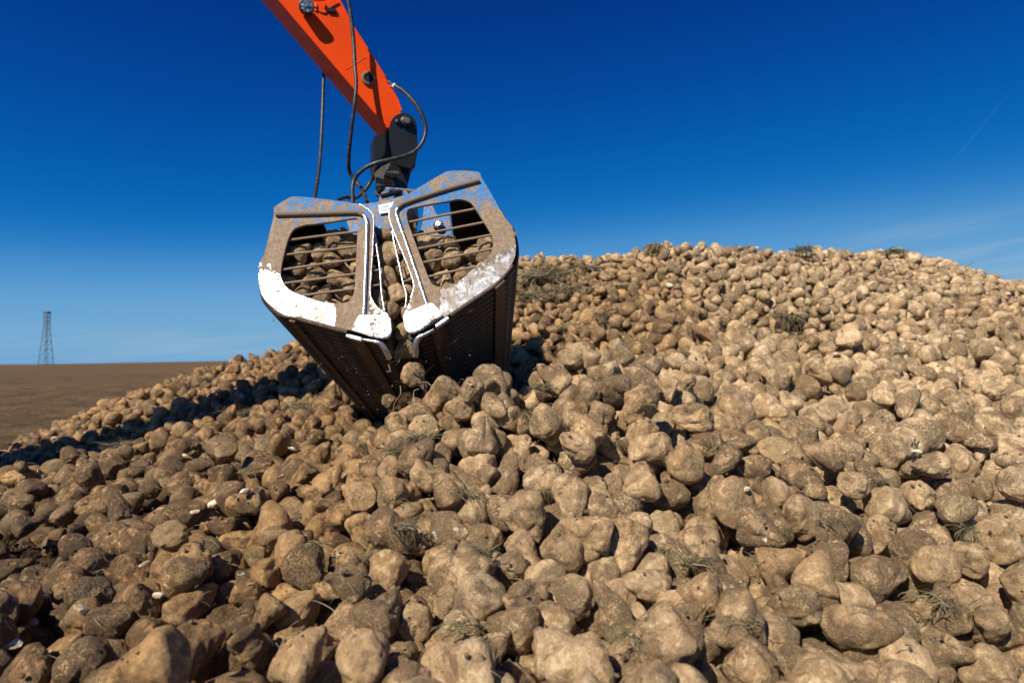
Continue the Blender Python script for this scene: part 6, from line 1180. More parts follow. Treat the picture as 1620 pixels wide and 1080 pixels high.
91 447 127 5 34 13 57 11  195 421 104 42 70 12 79 5  292 459 79 12 38 2 73 15  335 429 65 45 70 13 56 14  388 406 63 13 64 62 102 5  411 418 57 68 59 63 68 12
494 409 59 1 29 14 75 13  -337 465 30 55 2 18 71 6  -247 443 51 58 62 27 76 8  -253 454 58 59 67 47 88 21  -157 466 74 11 65 51 72 11  93 426 135 14 59 50 63 10
97 438 130 55 8 53 66 18  248 456 76 54 49 6 67 14  317 451 70 0 71 47 81 18  356 448 78 15 67 66 85 8  389 426 72 32 66 69 125 14  464 434 55 16 31 4 77 0
487 443 57 71 6 45 84 3  -385 470 24 42 21 2 85 7  -301 456 44 56 1 5 82 16  -272 459 49 12 64 63 74 19  -264 447 50 2 60 22 74 9  -215 511 75 59 69 58 83 7
215 471 84 56 61 15 62 18  325 469 74 11 62 17 96 23  340 469 67 55 9 61 98 11  399 469 65 6 69 62 78 15  417 445 74 17 66 63 117 1  465 447 62 25 1 60 70 23
483 458 71 13 64 43 117 11  -416 492 14 5 71 22 86 13  -323 499 35 11 6 35 88 13  -270 480 56 16 70 19 84 16  -122 494 102 70 3 67 68 9  -74 492 121 62 56 65 65 4
212 444 97 37 67 7 66 6  295 477 81 71 67 47 95 5  319 480 75 49 71 9 74 7  370 460 78 11 69 53 84 16  377 448 68 67 61 23 78 14  409 462 82 1 1 2 104 15
427 476 65 57 57 50 103 5  462 477 66 65 66 42 105 4  525 437 54 69 62 12 114 18  -310 509 53 8 8 67 97 11  -297 489 56 66 69 67 85 19  -260 505 54 50 1 52 85 10
-234 520 71 4 64 16 101 14  -163 509 78 55 1 9 90 22  -119 508 99 65 70 2 81 1  -100 519 108 66 65 5 91 4  -92 517 121 10 47 71 79 6  -86 535 120 66 66 55 75 20
147 494 133 12 70 2 77 12  228 486 110 70 0 38 88 0  318 499 79 60 6 37 57 2  405 480 76 2 23 8 78 5  425 479 94 9 70 6 125 15  465 490 76 52 67 13 82 3
499 473 75 60 60 63 84 6  526 482 63 12 60 57 92 5  -299 529 38 62 63 7 116 17  -244 533 63 23 7 13 69 7  -131 528 85 9 66 12 102 21  -96 540 112 12 1 36 95 20
-88 554 127 55 29 64 85 20  -35 538 138 15 4 69 92 3  0 552 151 6 43 67 90 9  202 450 101 4 9 18 74 23  210 481 115 19 69 41 99 8  258 508 101 3 5 21 100 13
293 518 93 6 43 9 104 14  323 507 87 59 70 12 105 23  341 517 90 61 55 8 104 21  440 504 83 29 64 58 109 15  479 480 88 58 64 4 94 19  493 489 86 39 1 65 84 20
-288 544 48 64 61 7 90 12  -289 533 60 27 5 17 91 16  -266 538 62 66 34 58 125 22  -200 539 61 9 8 45 76 10  -177 527 74 19 71 21 93 16  -123 548 93 1 58 15 77 15
-113 557 105 0 70 7 96 18  -89 579 125 7 64 18 97 22  -16 566 151 4 62 12 76 14  51 560 168 23 24 4 118 8  170 526 122 71 69 1 59 23  264 538 102 2 9 50 84 3
292 531 103 20 0 24 80 15  356 524 85 62 9 16 97 1  367 506 87 64 19 6 97 7  387 496 83 58 1 60 81 1  406 494 85 50 6 60 93 3  452 520 90 70 42 69 105 14
486 514 78 20 2 6 100 13  507 496 67 66 69 23 97 19  542 468 68 56 0 51 100 12  -458 540 17 10 56 66 117 8  -330 577 44 28 60 64 56 15  -288 569 61 0 28 9 72 9
-270 562 63 25 71 7 92 13  -190 567 75 5 68 71 81 19  -168 535 86 61 6 52 96 11  -137 565 87 4 32 0 125 7  -124 559 100 71 32 16 67 23  -43 591 133 67 64 19 102 11
-28 572 138 38 70 3 85 0  2 577 144 37 4 61 87 4  17 580 143 65 67 15 75 23  109 536 159 10 1 15 80 9  254 555 105 18 3 67 77 18  281 535 107 51 69 5 81 11
314 521 105 44 2 11 91 5  402 539 100 54 67 63 83 19  473 529 93 12 62 50 109 18  490 533 73 70 36 10 56 4  544 492 63 9 29 11 67 21  -368 571 38 58 31 0 77 20
-339 565 41 0 64 69 68 4  -277 585 61 64 68 5 75 16  -265 577 61 68 22 65 91 22  -85 613 120 4 42 5 125 12  -69 596 119 9 64 39 113 10  -27 602 138 50 59 13 114 21
-15 642 141 1 46 0 104 22  35 593 152 4 28 62 96 18  219 514 108 34 0 1 64 21  247 556 130 52 11 52 77 15  342 538 94 54 4 28 102 17  361 538 96 4 68 59 74 19
381 547 102 8 68 5 97 6  417 557 98 25 7 5 96 18  430 515 102 62 26 56 125 6  490 553 93 8 34 69 97 14  522 505 77 7 67 62 115 8  544 515 74 23 71 7 99 9
564 488 64 68 70 58 94 15  602 512 95 47 5 56 125 19  -319 587 45 51 0 4 94 11  -300 583 56 51 65 22 98 14  -266 603 66 35 12 68 85 18  -252 594 65 65 31 8 87 4
-181 584 80 3 38 12 119 12  -3 592 130 61 14 22 104 0  19 601 135 35 69 15 109 3  264 586 127 51 3 2 114 15  349 556 100 5 66 4 118 1  372 576 106 25 47 69 90 17
408 567 105 4 5 56 102 1  424 586 101 10 40 5 74 15  450 527 105 69 70 33 125 21  476 570 99 4 71 16 94 7  501 543 71 3 52 59 95 13  536 581 116 69 46 9 110 10
536 548 82 68 3 62 83 6  567 555 84 7 3 56 95 13  589 568 91 12 22 54 78 0  610 543 84 70 30 70 68 15  620 553 73 27 61 70 81 13  -495 526 12 60 1 26 104 16
-426 598 30 53 4 56 58 6  -352 606 32 57 68 14 79 2  -314 604 57 26 0 70 73 5  -295 601 65 60 32 65 125 15  -160 603 69 0 47 70 111 5  31 613 127 51 10 51 61 3
149 589 149 54 34 2 81 18  185 600 135 65 58 62 68 6  301 580 114 53 27 64 122 11  283 572 118 71 41 57 77 9  383 589 117 16 5 66 101 9  417 578 117 68 10 27 120 10
506 572 96 27 10 58 125 2  536 590 104 64 8 59 76 21  549 560 94 70 37 2 80 5  578 580 97 63 43 12 106 6  594 579 77 53 3 43 84 1  -486 568 33 64 68 8 125 0
-343 636 61 43 5 19 84 1  -327 619 54 1 4 66 88 7  -259 633 67 10 10 10 100 1  -219 623 70 64 1 41 125 5  -171 623 76 34 9 8 81 5  -47 661 118 60 8 43 125 9
135 636 160 64 9 42 94 0  285 598 130 0 69 46 90 11  361 612 124 30 11 0 119 11  424 596 113 67 68 36 90 1  479 606 108 13 62 25 81 5  511 591 105 15 5 63 76 22
533 604 104 70 33 60 87 3  553 584 111 45 64 53 84 22  597 585 90 63 7 54 125 10  618 594 84 59 70 32 77 3  -466 610 20 7 3 71 125 23  -331 636 53 59 68 49 97 3
-313 647 72 12 44 60 90 16  -287 656 70 60 63 1 123 10  -241 604 73 59 61 0 85 4  -233 627 78 17 64 66 92 4  -192 623 70 45 9 58 105 8  164 653 151 70 44 55 84 10
187 637 158 60 1 15 115 7  385 615 123 11 0 69 87 16  427 635 123 63 68 70 93 8  492 628 120 2 51 55 84 15  519 616 105 1 6 46 108 3  539 614 111 2 63 25 105 0
571 596 106 13 66 23 120 7  578 617 107 15 56 14 90 12  630 575 95 60 69 58 111 0  653 618 98 46 23 2 90 14  675 638 107 43 0 70 69 2  -426 658 37 49 61 53 79 14
-410 653 39 18 65 8 87 23  -334 652 59 9 7 25 107 11  -311 665 69 27 7 6 96 8  -200 633 79 64 30 10 125 8  -165 641 86 17 24 2 95 19  154 646 160 23 6 47 106 23
309 645 138 19 49 1 90 11  341 619 132 9 67 70 109 14  405 646 128 67 7 70 113 7  442 636 127 11 22 65 77 3  508 621 121 5 6 66 100 9  570 617 124 19 8 16 119 11
604 597 102 63 63 50 109 9  615 624 110 5 23 26 125 22  635 636 112 24 2 4 95 17  658 632 104 0 5 13 85 7  -422 681 37 18 7 26 86 4  -386 679 51 59 30 9 125 22
-302 684 73 16 4 6 81 17  -233 647 81 27 64 12 92 4  -142 679 74 1 2 14 91 0  -115 686 88 15 50 57 123 21  26 680 126 9 6 64 91 20  37 644 160 41 4 54 124 14
94 687 156 65 29 58 97 10  164 664 162 53 69 1 125 3  340 667 142 26 1 62 77 15  370 653 143 23 58 67 108 7  447 668 127 51 71 22 101 2  553 630 122 54 63 66 113 3
527 586 130 12 3 60 96 15  592 671 122 17 69 70 74 11  615 631 129 57 66 64 104 6  649 641 119 51 45 3 116 8  -478 686 28 67 24 67 77 0  -403 704 52 60 71 41 98 16
-337 691 61 0 1 50 95 23  -288 709 78 11 71 65 114 22  -211 674 74 52 2 69 83 14  -195 659 70 40 6 6 88 19  -161 683 87 67 70 25 95 14  -132 709 69 4 66 13 93 1
37 729 129 8 6 43 125 8  19 726 147 68 59 52 91 2  57 706 167 35 67 71 121 0  137 673 170 37 70 2 95 13  176 680 149 1 8 5 105 23  410 684 138 5 60 71 95 22
430 680 140 62 62 0 89 16  452 686 137 47 13 15 102 21  551 649 115 64 41 15 58 17  571 648 115 7 41 71 125 6  593 636 122 1 70 18 104 11  619 650 129 68 20 1 66 14
638 639 127 7 65 11 90 17  660 648 133 11 10 22 85 19  710 682 125 13 16 7 83 9  -488 695 31 65 67 44 70 21  -464 675 34 4 7 35 87 11  -440 695 46 57 20 54 111 21
-375 708 53 1 15 60 100 17  -311 727 70 19 69 10 76 7  -272 687 80 1 66 70 95 6  -235 697 76 9 63 57 102 21  -222 692 79 70 48 52 76 22  -204 694 72 71 3 38 100 10
-205 665 84 70 0 3 87 3  -163 707 75 66 11 26 110 5  -70 725 100 8 3 68 89 3  153 684 156 56 71 63 123 3  199 720 173 45 58 71 96 9  195 696 152 7 67 66 68 10
260 701 157 2 69 31 90 14  353 711 145 52 67 70 83 8  381 703 135 65 39 8 97 12  413 692 149 62 48 65 82 12  438 705 144 62 63 31 96 6  451 757 154 21 67 21 72 20
553 699 124 10 38 5 85 13  571 670 113 65 15 51 95 1  596 655 122 33 71 63 99 15  632 662 136 3 7 27 104 9  654 677 135 71 14 34 108 15  697 706 130 14 1 14 100 16
749 685 99 1 67 64 101 2  -437 709 42 2 7 15 94 18  -429 734 49 20 5 19 104 22  -405 727 58 7 4 57 95 8  -171 726 88 59 0 61 115 11  -142 725 75 0 7 25 125 8
-128 731 84 19 63 25 89 4  -52 750 105 60 69 54 98 4  -17 753 126 65 4 45 109 9  0 763 124 14 46 8 112 18  218 723 160 23 71 24 74 8  383 709 152 10 64 40 86 4
564 680 124 7 65 8 125 12  584 692 133 43 4 65 123 16  617 694 141 2 66 44 125 21  607 676 131 10 67 62 85 11  641 694 140 15 71 57 98 19  699 720 125 13 3 40 87 14
741 692 120 14 67 12 121 12  -554 697 25 66 61 16 109 12  -449 717 28 16 6 41 93 8  -399 741 66 44 70 0 96 20  -355 717 67 52 64 59 96 22  -337 745 76 22 11 18 80 5
-212 737 83 58 3 31 81 21  -192 721 75 15 45 65 68 5  -159 756 81 12 39 68 56 18  -140 745 92 67 9 19 125 19  -86 745 89 71 68 67 87 4  -59 752 121 1 3 49 125 13
-28 761 116 68 8 37 101 21  131 732 148 69 37 3 95 13  161 742 152 10 65 14 125 12  416 720 145 18 56 11 97 8  595 707 137 65 57 41 125 21  606 691 123 4 62 61 60 19
642 744 149 9 16 69 111 19  673 727 141 58 66 40 105 21  692 732 136 8 70 1 89 6  748 703 124 70 68 68 90 4  738 716 122 58 63 2 95 16  -502 732 29 7 65 29 117 9
-473 730 39 68 40 54 97 12  -440 752 60 68 41 58 85 19  -345 766 68 12 69 17 85 23  -331 780 76 49 24 4 100 9  -289 758 77 68 6 2 93 23  -169 770 80 57 71 48 99 11
-128 770 99 52 61 51 94 5  -107 754 87 19 70 27 122 9  -68 775 92 0 19 6 97 13  -63 764 105 25 68 67 89 5  -62 796 113 69 36 61 119 4  -27 779 119 30 5 56 121 12
28 770 125 49 70 51 125 11  40 754 144 71 62 16 125 5  79 757 151 65 41 63 105 15  124 735 161 60 48 69 99 10  162 754 160 10 7 41 77 1  185 728 164 55 70 10 82 11
209 748 164 21 7 11 82 12  219 747 171 27 3 20 71 4  315 732 176 55 4 44 125 9  410 758 158 25 58 4 71 9  614 730 144 8 68 62 96 7  700 745 138 64 1 49 75 5
723 737 135 5 40 65 125 22  759 737 124 1 57 63 108 12  -527 748 31 17 70 30 102 8  -360 779 72 52 41 0 110 23  -219 801 87 37 3 61 69 21  -143 794 91 66 0 45 119 19
-116 785 88 68 5 52 93 13  -90 780 84 11 9 69 69 7  -79 789 91 68 66 62 120 7  -49 807 91 14 64 29 125 11  91 806 137 27 16 9 86 12  108 666 152 6 63 38 93 10
145 742 166 7 52 58 125 13  208 779 165 52 62 9 56 10  238 766 178 24 6 19 102 1  474 772 164 48 5 58 72 10  515 773 153 69 14 5 110 21  612 744 139 1 24 3 96 7
622 713 127 54 68 4 93 3  682 733 152 60 32 7 96 18  695 757 140 18 4 54 73 21  675 641 120 9 70 19 108 9  -417 800 67 18 64 46 103 16  -161 812 101 19 56 6 98 23
-96 805 102 35 5 4 112 8  -79 834 113 61 46 68 112 13  2 806 122 5 50 63 97 18  24 821 129 0 63 70 107 3  78 796 143 65 59 18 123 0  110 683 160 69 69 6 99 16
138 776 155 2 69 5 102 14  337 779 169 67 25 20 112 12  643 754 182 33 64 70 125 0  723 801 169 65 64 64 119 0  661 795 151 33 10 68 83 20  691 783 149 0 37 5 88 8
763 738 139 69 17 63 101 22  -371 758 69 64 67 52 92 11  -361 798 80 11 3 23 93 23  -160 824 95 27 68 17 103 2  -108 851 93 66 4 6 82 7  -87 824 86 52 4 13 100 7
-18 849 108 61 32 10 122 14  8 835 120 13 23 61 125 21  36 836 134 71 4 8 87 1  100 820 142 67 10 56 122 2  110 800 168 5 42 68 125 15  152 788 167 7 25 53 98 6
201 833 182 1 67 56 93 17  223 819 187 15 51 14 101 4  346 791 171 66 58 57 83 0  395 811 175 12 22 15 80 2  460 815 179 36 3 11 103 20  570 807 162 68 1 66 72 23
712 804 156 9 46 0 125 23  739 791 161 71 38 66 98 19  772 809 150 70 11 12 89 11  -484 815 44 35 4 66 80 3  -472 812 52 4 71 14 94 1  -463 832 51 52 70 41 80 10
-450 802 59 14 2 18 86 21  -379 817 80 44 23 70 74 10  -30 882 101 7 69 11 104 18  6 858 109 12 61 45 125 14  24 866 129 63 66 48 105 0  133 860 168 9 11 57 104 8
140 821 171 65 49 65 125 19  592 815 166 70 2 69 79 12  684 807 160 68 66 27 97 4  707 825 154 61 3 38 83 3  763 768 146 70 71 55 105 20  -592 846 38 18 3 22 125 14
-459 858 53 11 2 21 101 22  -431 853 80 6 55 63 94 3  -380 847 85 66 53 7 90 10  60 868 143 24 19 8 111 22  83 857 139 8 47 61 92 11  159 814 176 7 37 62 78 2
438 846 191 30 61 8 84 18  450 868 185 2 59 37 91 7  528 801 161 26 65 9 95 10  729 819 187 0 1 24 91 3  652 871 179 6 34 66 63 15  745 823 148 62 34 62 87 17
766 790 152 69 61 60 77 0  786 753 146 54 1 59 115 0  -602 870 36 64 26 0 102 11  -576 869 36 47 21 5 125 6  -556 875 34 17 64 20 103 12  -545 888 47 24 4 59 82 13
-507 876 52 22 5 51 106 22  -458 893 77 58 3 59 79 2  -24 898 110 21 67 11 100 13  0 881 110 13 4 50 88 19  109 892 190 66 60 47 125 3  134 871 185 24 68 68 123 14
480 892 188 24 3 69 63 1  507 856 175 59 69 31 116 20  728 848 171 20 70 7 103 15  745 861 185 64 33 11 78 0  781 771 142 8 1 38 80 13  812 845 166 19 2 29 77 21
-625 893 32 52 64 71 97 5  -575 892 36 0 0 6 85 0  -530 882 50 22 70 0 76 13  -30 905 94 57 5 5 125 23  23 884 132 45 26 1 119 2  46 891 143 57 6 27 125 13
98 900 160 11 5 0 86 15  98 902 177 53 63 62 76 20  121 924 190 61 3 62 93 16  491 890 196 31 8 10 93 11  710 860 185 61 63 34 99 18  726 866 185 6 67 19 99 16
754 873 189 54 0 65 111 0  798 803 173 48 2 58 79 2  824 821 151 2 4 42 100 22  815 871 187 16 2 44 115 23  821 873 172 55 2 30 92 10  -582 912 45 8 11 23 100 2
-558 904 45 6 3 38 111 22  -16 923 112 21 4 10 119 22  1 914 115 26 68 12 92 20  88 920 179 62 40 62 86 14  158 908 195 6 66 27 102 5  365 893 201 65 7 61 92 3
586 866 182 26 60 7 95 6  737 888 187 56 67 71 112 2  757 901 191 71 33 4 86 15  788 893 186 65 63 39 82 18  848 882 171 51 67 11 118 8  865 851 193 49 12 5 121 20
42 923 146 48 55 68 70 11  86 906 170 10 62 1 115 16  136 901 173 0 68 4 88 11  392 896 201 71 1 13 83 5  650 909 199 60 64 40 76 21  772 922 203 54 63 20 91 9
776 901 191 16 3 0 107 12  806 905 192 7 60 18 102 15  838 899 184 5 3 57 125 11  854 891 180 48 59 64 83 21  865 902 191 2 64 12 90 9  897 934 192 1 0 36 125 4
933 912 185 8 58 14 98 15  53 920 164 38 5 63 98 21  -10 899 122 12 66 4 115 4  738 937 204 10 2 6 79 7  798 923 201 70 0 64 116 23  825 930 199 63 7 62 84 12
-122 218 72 34 11 66 81 20  -165 233 55 9 62 14 111 3  97 224 73 60 36 0 68 4  204 246 50 0 68 61 81 7  225 242 54 1 65 71 91 16  -258 271 49 8 36 0 77 9
-173 247 58 7 51 0 73 6  -100 220 68 30 1 11 71 8  88 245 59 24 1 26 74 14  120 220 68 6 13 20 79 16  174 253 56 22 60 57 65 5  -220 263 48 14 70 63 68 14
220 267 55 21 45 69 70 8  242 272 65 39 7 70 78 18  243 279 46 28 13 67 56 10  239 287 67 58 65 48 60 22  251 293 64 66 26 3 75 9  307 268 48 58 67 25 82 10
361 273 40 10 70 51 97 6  -317 294 28 60 70 35 77 3  -286 288 30 0 5 31 106 1  -168 282 50 5 71 47 77 13  278 288 54 70 40 68 71 17  -285 332 34 1 69 15 86 15
309 297 60 65 34 64 88 22  282 298 71 0 1 7 110 19  350 333 58 20 58 58 66 6  -332 380 30 3 71 67 84 9  315 316 82 5 2 51 105 0  358 311 49 8 70 12 57 11
422 332 43 43 1 54 88 3  -297 360 48 68 40 62 89 8  -180 359 80 46 71 63 62 1  337 317 72 54 69 19 99 5  403 354 52 11 60 14 56 10  -368 358 26 51 46 2 76 12
-192 384 74 14 25 7 69 12  143 378 86 7 4 67 80 7  227 368 80 14 38 69 73 5  319 342 58 4 48 52 98 10  362 370 66 60 31 4 81 17  384 356 61 71 22 68 81 12
406 361 65 15 39 2 73 13  421 373 74 20 1 49 95 7  480 388 36 59 66 21 80 17  -340 410 29 20 28 1 65 0  328 347 67 63 3 16 83 6  425 395 69 40 70 18 101 19
459 386 60 65 4 6 86 20  298 420 85 6 58 10 100 8  309 409 75 12 71 43 82 22  324 416 68 50 71 9 69 15  332 363 70 10 0 52 67 14  391 346 71 61 6 63 86 6
399 393 73 11 59 42 77 5  434 407 72 2 63 70 68 4  -494 532 25 64 70 65 68 12  -392 493 23 54 6 14 99 16  -423 425 24 8 66 39 96 2  -251 301 51 54 10 59 66 7
244 282 79 7 6 47 95 21  249 426 86 51 5 69 87 12  281 444 80 51 57 10 68 18  311 424 78 70 2 12 70 15  327 431 73 15 5 45 70 15  341 413 85 54 71 55 72 0
379 378 74 8 4 18 64 23  416 413 66 65 2 21 82 20  451 426 62 4 2 5 74 0  487 394 77 1 29 67 101 13  -185 488 80 14 65 31 80 4  265 455 90 14 31 66 99 12
276 459 91 1 46 50 85 22  366 403 72 2 7 41 81 3  412 429 71 26 10 61 63 4  432 428 65 6 51 12 116 17  251 452 95 13 41 71 88 22  337 455 75 13 49 17 76 20
393 361 71 47 61 59 66 14  431 442 77 63 0 44 87 3  454 442 70 54 8 24 80 12  474 439 71 31 3 70 93 8  513 414 54 3 60 58 82 10  -452 473 25 51 25 71 82 10
-463 521 31 48 62 69 82 3  292 466 91 17 31 3 102 12  386 460 78 62 22 9 99 11  376 409 79 54 67 0 79 8  454 457 76 25 2 53 84 19  488 436 78 60 43 62 98 9
504 443 61 20 68 28 80 11  -448 498 25 5 60 8 81 22  -231 531 84 66 27 18 74 4  -199 504 72 15 7 25 66 9  -168 502 87 19 63 4 65 16  -100 526 130 67 10 51 70 9
-107 544 125 62 65 3 64 6  -80 497 151 14 32 0 64 15  428 407 88 27 46 1 94 23  364 446 85 70 4 9 71 11  365 425 87 14 62 30 99 22  433 466 79 59 70 52 81 3
462 467 88 66 10 39 95 11  472 466 89 5 4 4 95 12  503 456 74 70 9 7 102 16  -253 475 69 19 9 48 77 10  -189 514 81 69 42 54 71 19  -116 538 111 18 22 71 88 20
48 540 175 67 0 47 66 22  337 382 80 14 41 70 86 14  352 369 78 15 2 47 100 3  373 441 105 29 0 70 98 13  374 436 76 1 64 44 82 16  393 481 84 65 46 10 78 18
472 501 82 11 25 12 72 19  447 482 78 56 44 3 85 22  -415 509 23 0 70 3 65 20  -82 598 128 21 4 67 87 16  -53 617 137 39 9 64 90 5  91 555 174 60 26 64 123 22
410 330 43 70 1 28 67 18  352 397 78 9 70 27 77 23  410 474 117 64 59 15 125 18  447 497 99 24 57 4 87 1  -439 531 47 33 5 6 79 7  -254 560 71 64 25 65 80 21
-226 556 70 65 20 15 84 16  -179 550 90 31 5 9 125 6  -160 571 81 64 45 53 70 20  -99 602 125 56 11 7 97 20  -13 582 148 56 23 59 62 17  -6 606 156 54 1 6 87 13
246 497 107 56 8 49 72 14  360 512 98 14 41 66 92 4  415 497 105 70 71 24 125 6  -455 559 21 61 38 65 64 12  -254 577 72 8 4 67 89 8  -201 580 86 67 34 10 86 15
-119 588 109 6 0 2 100 5  -114 609 109 10 59 42 105 5  69 582 163 16 45 66 89 20  108 573 169 49 8 10 125 22  186 577 136 61 9 22 78 11  408 517 99 70 69 16 83 14
515 479 85 58 24 64 106 23  606 530 79 32 55 2 84 8  10 661 132 71 2 58 105 7  32 619 141 5 61 43 83 3  52 612 167 11 67 64 115 0  68 604 165 64 0 64 81 12
126 646 168 5 4 71 108 12  201 573 148 59 0 62 75 13  335 549 114 61 68 61 86 12  349 552 123 16 67 8 97 2  456 555 105 63 70 18 92 22  531 513 92 40 69 7 87 9
489 588 104 3 62 19 74 20  548 565 106 51 6 12 78 0  576 575 115 59 4 15 94 19  598 553 91 71 65 41 93 17  -484 551 11 5 8 6 84 17  -450 546 37 10 41 2 124 12
-217 594 79 0 57 67 76 18  -86 634 97 71 64 5 115 10  -34 706 121 8 3 61 97 5  44 624 155 62 24 61 79 19  65 631 167 20 69 8 103 14  525 595 114 8 67 34 101 1
627 548 92 64 7 49 125 7  -551 484 6 6 66 31 125 23  -129 630 87 11 63 46 99 8  108 584 187 4 37 13 89 7  -491 611 24 70 48 22 81 2  -367 645 56 20 7 9 100 1
-89 660 105 23 62 70 118 10  -81 698 102 27 70 57 89 3  -71 692 111 12 40 9 94 23  40 664 142 50 70 14 125 6  84 649 175 14 7 68 101 9  395 623 128 55 6 51 97 16
475 621 119 70 46 60 102 22  504 533 102 43 15 67 125 19  615 565 104 56 62 1 106 22  668 601 102 71 1 68 125 13  -64 711 107 5 0 32 86 2  491 569 111 69 0 61 98 3
631 621 119 26 61 66 63 0
'''
# ================================================================== the beets
def qmat(q):
    w, x, y, z = q.T
    return np.stack([1 - 2 * (y * y + z * z), 2 * (x * y - z * w), 2 * (x * z + y * w), 2 * (x * y + z * w), 1 - 2 * (x * x + z * z), 2 * (y * z - x * w),
                     2 * (x * z - y * w), 2 * (y * z + x * w), 1 - 2 * (x * x + y * y)], 1).reshape(-1, 3, 3)
def read_beets():
    """columns: x y z in 5 mm, three turns in 5 degrees, size in mm, shape number"""
    a = np.array(BEETS.split(), dtype=float).reshape(-1, 8)
    q = np.array([Euler([math.radians(v * 5) for v in r[3:6]], 'XYZ').to_quaternion()[:] for r in a])
    p = a[:, :3] / 200.; s = a[:, 6] / 1000. * np.where(np.arange(len(a)) < NLOAD, 1.0, 1.12); p[:NLOAD] += np.array(AX) * .032; v = a[:, 7].astype(int)
    near_ = (p[:, 1] < 2.5) & (p[:, 0] > -.35) & (p[:, 0] < .9) & (np.arange(len(p)) >= NLOAD); s = np.where(near_, s * 1.08, s); s = np.where(p[:, 1] < 2.3, np.minimum(s, .107), s)
    # a bare patch of soil at the foot of the heap on the left
    bare = (((p[:, 0] + 2.15) / .68) ** 2 + ((p[:, 1] - 2.75) / .50) ** 2 < 1) & (np.arange(len(p)) % 6 != 0) & (np.arange(len(p)) >= NLOAD)
    nb_ = len(p); p, q, s, v = p[~bare], q[~bare], s[~bare], v[~bare]
    # the far part of the heap, too small to tell one beet's rest from another's: two loose layers on the surface
    rs = np.random.RandomState(31); X, Y, Zo = [], [], []
    for layer, sp in ((0, .112), (1, .19)):
        y = 4.66; row = 0
        while y < 9.4:
            n = int((min(.93 * y + .6, 9.5) * 2) / sp); x = (np.arange(n) - n / 2) * sp + (row % 2) * sp / 2
            X.append(x + rs.uniform(-.03, .03, n)); Y.append(y + rs.uniform(-.03, .03, n)); Zo.append(np.full(n, -.055 + .062 * layer) + rs.uniform(-.018, .018, n)); y += sp * .87; row += 1
    X, Y, Zo = map(np.concatenate, (X, Y, Zo)); H = heap(X, Y); e = .03
    gx = (heap(X + e, Y) - heap(X - e, Y)) / (2 * e); gy = (heap(X, Y + e) - heap(X, Y - e)) / (2 * e)
    face = (-gx * (0 - X) - gy * (0 - Y) + 1 * (.95 - H)) / np.sqrt(X * X + Y * Y + .1)     # turned to the viewer, or just past the crest
    ok = (H > .05) & (face > -.32) & ~((H < .16) & (Zo > -.03))
    ok &= ~((H <= .12) & (rs.rand(len(H)) < .45))
    X, Y, H, Zo = X[ok], Y[ok], H[ok], Zo[ok]; n = len(X)
    z = np.maximum(H + Zo, .03); R = rs.normal(size=(n, 4)); R /= np.linalg.norm(R, axis=1)[:, None]
    # most lie on their side
    e2 = np.stack([rs.normal(math.pi / 2, .45, n), rs.uniform(0, 6.28, n)], 1)
    for k in range(n):
        if k % 4: R[k] = (Quaternion((0, 0, 1), e2[k, 1]) @ Quaternion((1, 0, 0), e2[k, 0]) @ Quaternion((0, 0, 1), 6.28 * R[k, 0]))[:]
    P = np.concatenate([p, np.stack([X, Y, z], 1)]); Q = np.concatenate([q, R]); S = np.concatenate([s, .098 * np.exp(rs.normal(0, .19, n))]); V = np.concatenate([v, rs.randint(0, N_VAR, n)])
    return P, Q, np.clip(S, .05, .15), V
BP, BQ, BS, BV = read_beets()
BR = qmat(BQ); print('beets', len(BP))
def screen(p):
    d = Vector(p) - CAM; f = d.dot(FWD); return 810 + F * d.x / f, 540 - F * d.dot(UPV) / f
_bm = {}
def beet_mesh(v, level, ind=True):
    if (v, level) not in _bm:
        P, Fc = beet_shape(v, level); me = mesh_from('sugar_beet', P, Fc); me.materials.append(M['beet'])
        a = me.attributes.new('bc', 'FLOAT_VECTOR', 'POINT'); a.data.foreach_set('vector', P.astype(np.float32).ravel())
        _bm[(v, level)] = me
    return _bm[(v, level)]
KWORD = {'tapered': 'tapering', 'round': 'round', 'long': 'long', 'squat': 'squat', 'bent': 'bent', 'forked': 'forked', 'stubby': 'stubby', 'lumpy': 'knobbly'}
def zone(px, py):
    if py > 900: return ['in bottom left corner', 'at bottom left of centre', 'at bottom middle', 'at bottom right of centre', 'in bottom right corner'][min(4, max(0, int(px // 324)))]
    if py > 740: return ['on lower left edge', 'on left slope', 'on near slope', 'on right slope', 'at lower right edge'][min(4, max(0, int(px // 324)))]
    if px < 640: return 'beside grab on left'
    if px < 1060: return 'on near mound crest'
    return 'behind near mound' if px < 1350 else 'far right below ridge'
DIR8 = ['right', 'upper right', 'top', 'upper left', 'left', 'lower left', 'bottom', 'lower right']
def describe(i):
    R = BR[i]; tail = -R[:, 2]; px, py = screen(BP[i]); v = Vector(tail); f = v.dot(FWD)
    kind = KINDS[BV[i] % 8]; w = KWORD[kind]
    size = 'small' if BS[i] < .086 else ('large' if BS[i] > .103 else 'medium')
    if f > .72: o = 'crown facing viewer'
    elif f < -.72: o = 'tail facing viewer'
    else:
        a = math.degrees(math.atan2(v.dot(UPV), v.x)) % 360; o = 'tail towards ' + DIR8[int((a + 22.5) // 45) % 8]
    return f'{size} {w} sugar beet {zone(px, py)}, {o}', px, py
def orient(o, i):
    o.location = BP[i]; o.rotation_mode = 'QUATERNION'; o.rotation_quaternion = BQ[i]; o.scale = (BS[i],) * 3
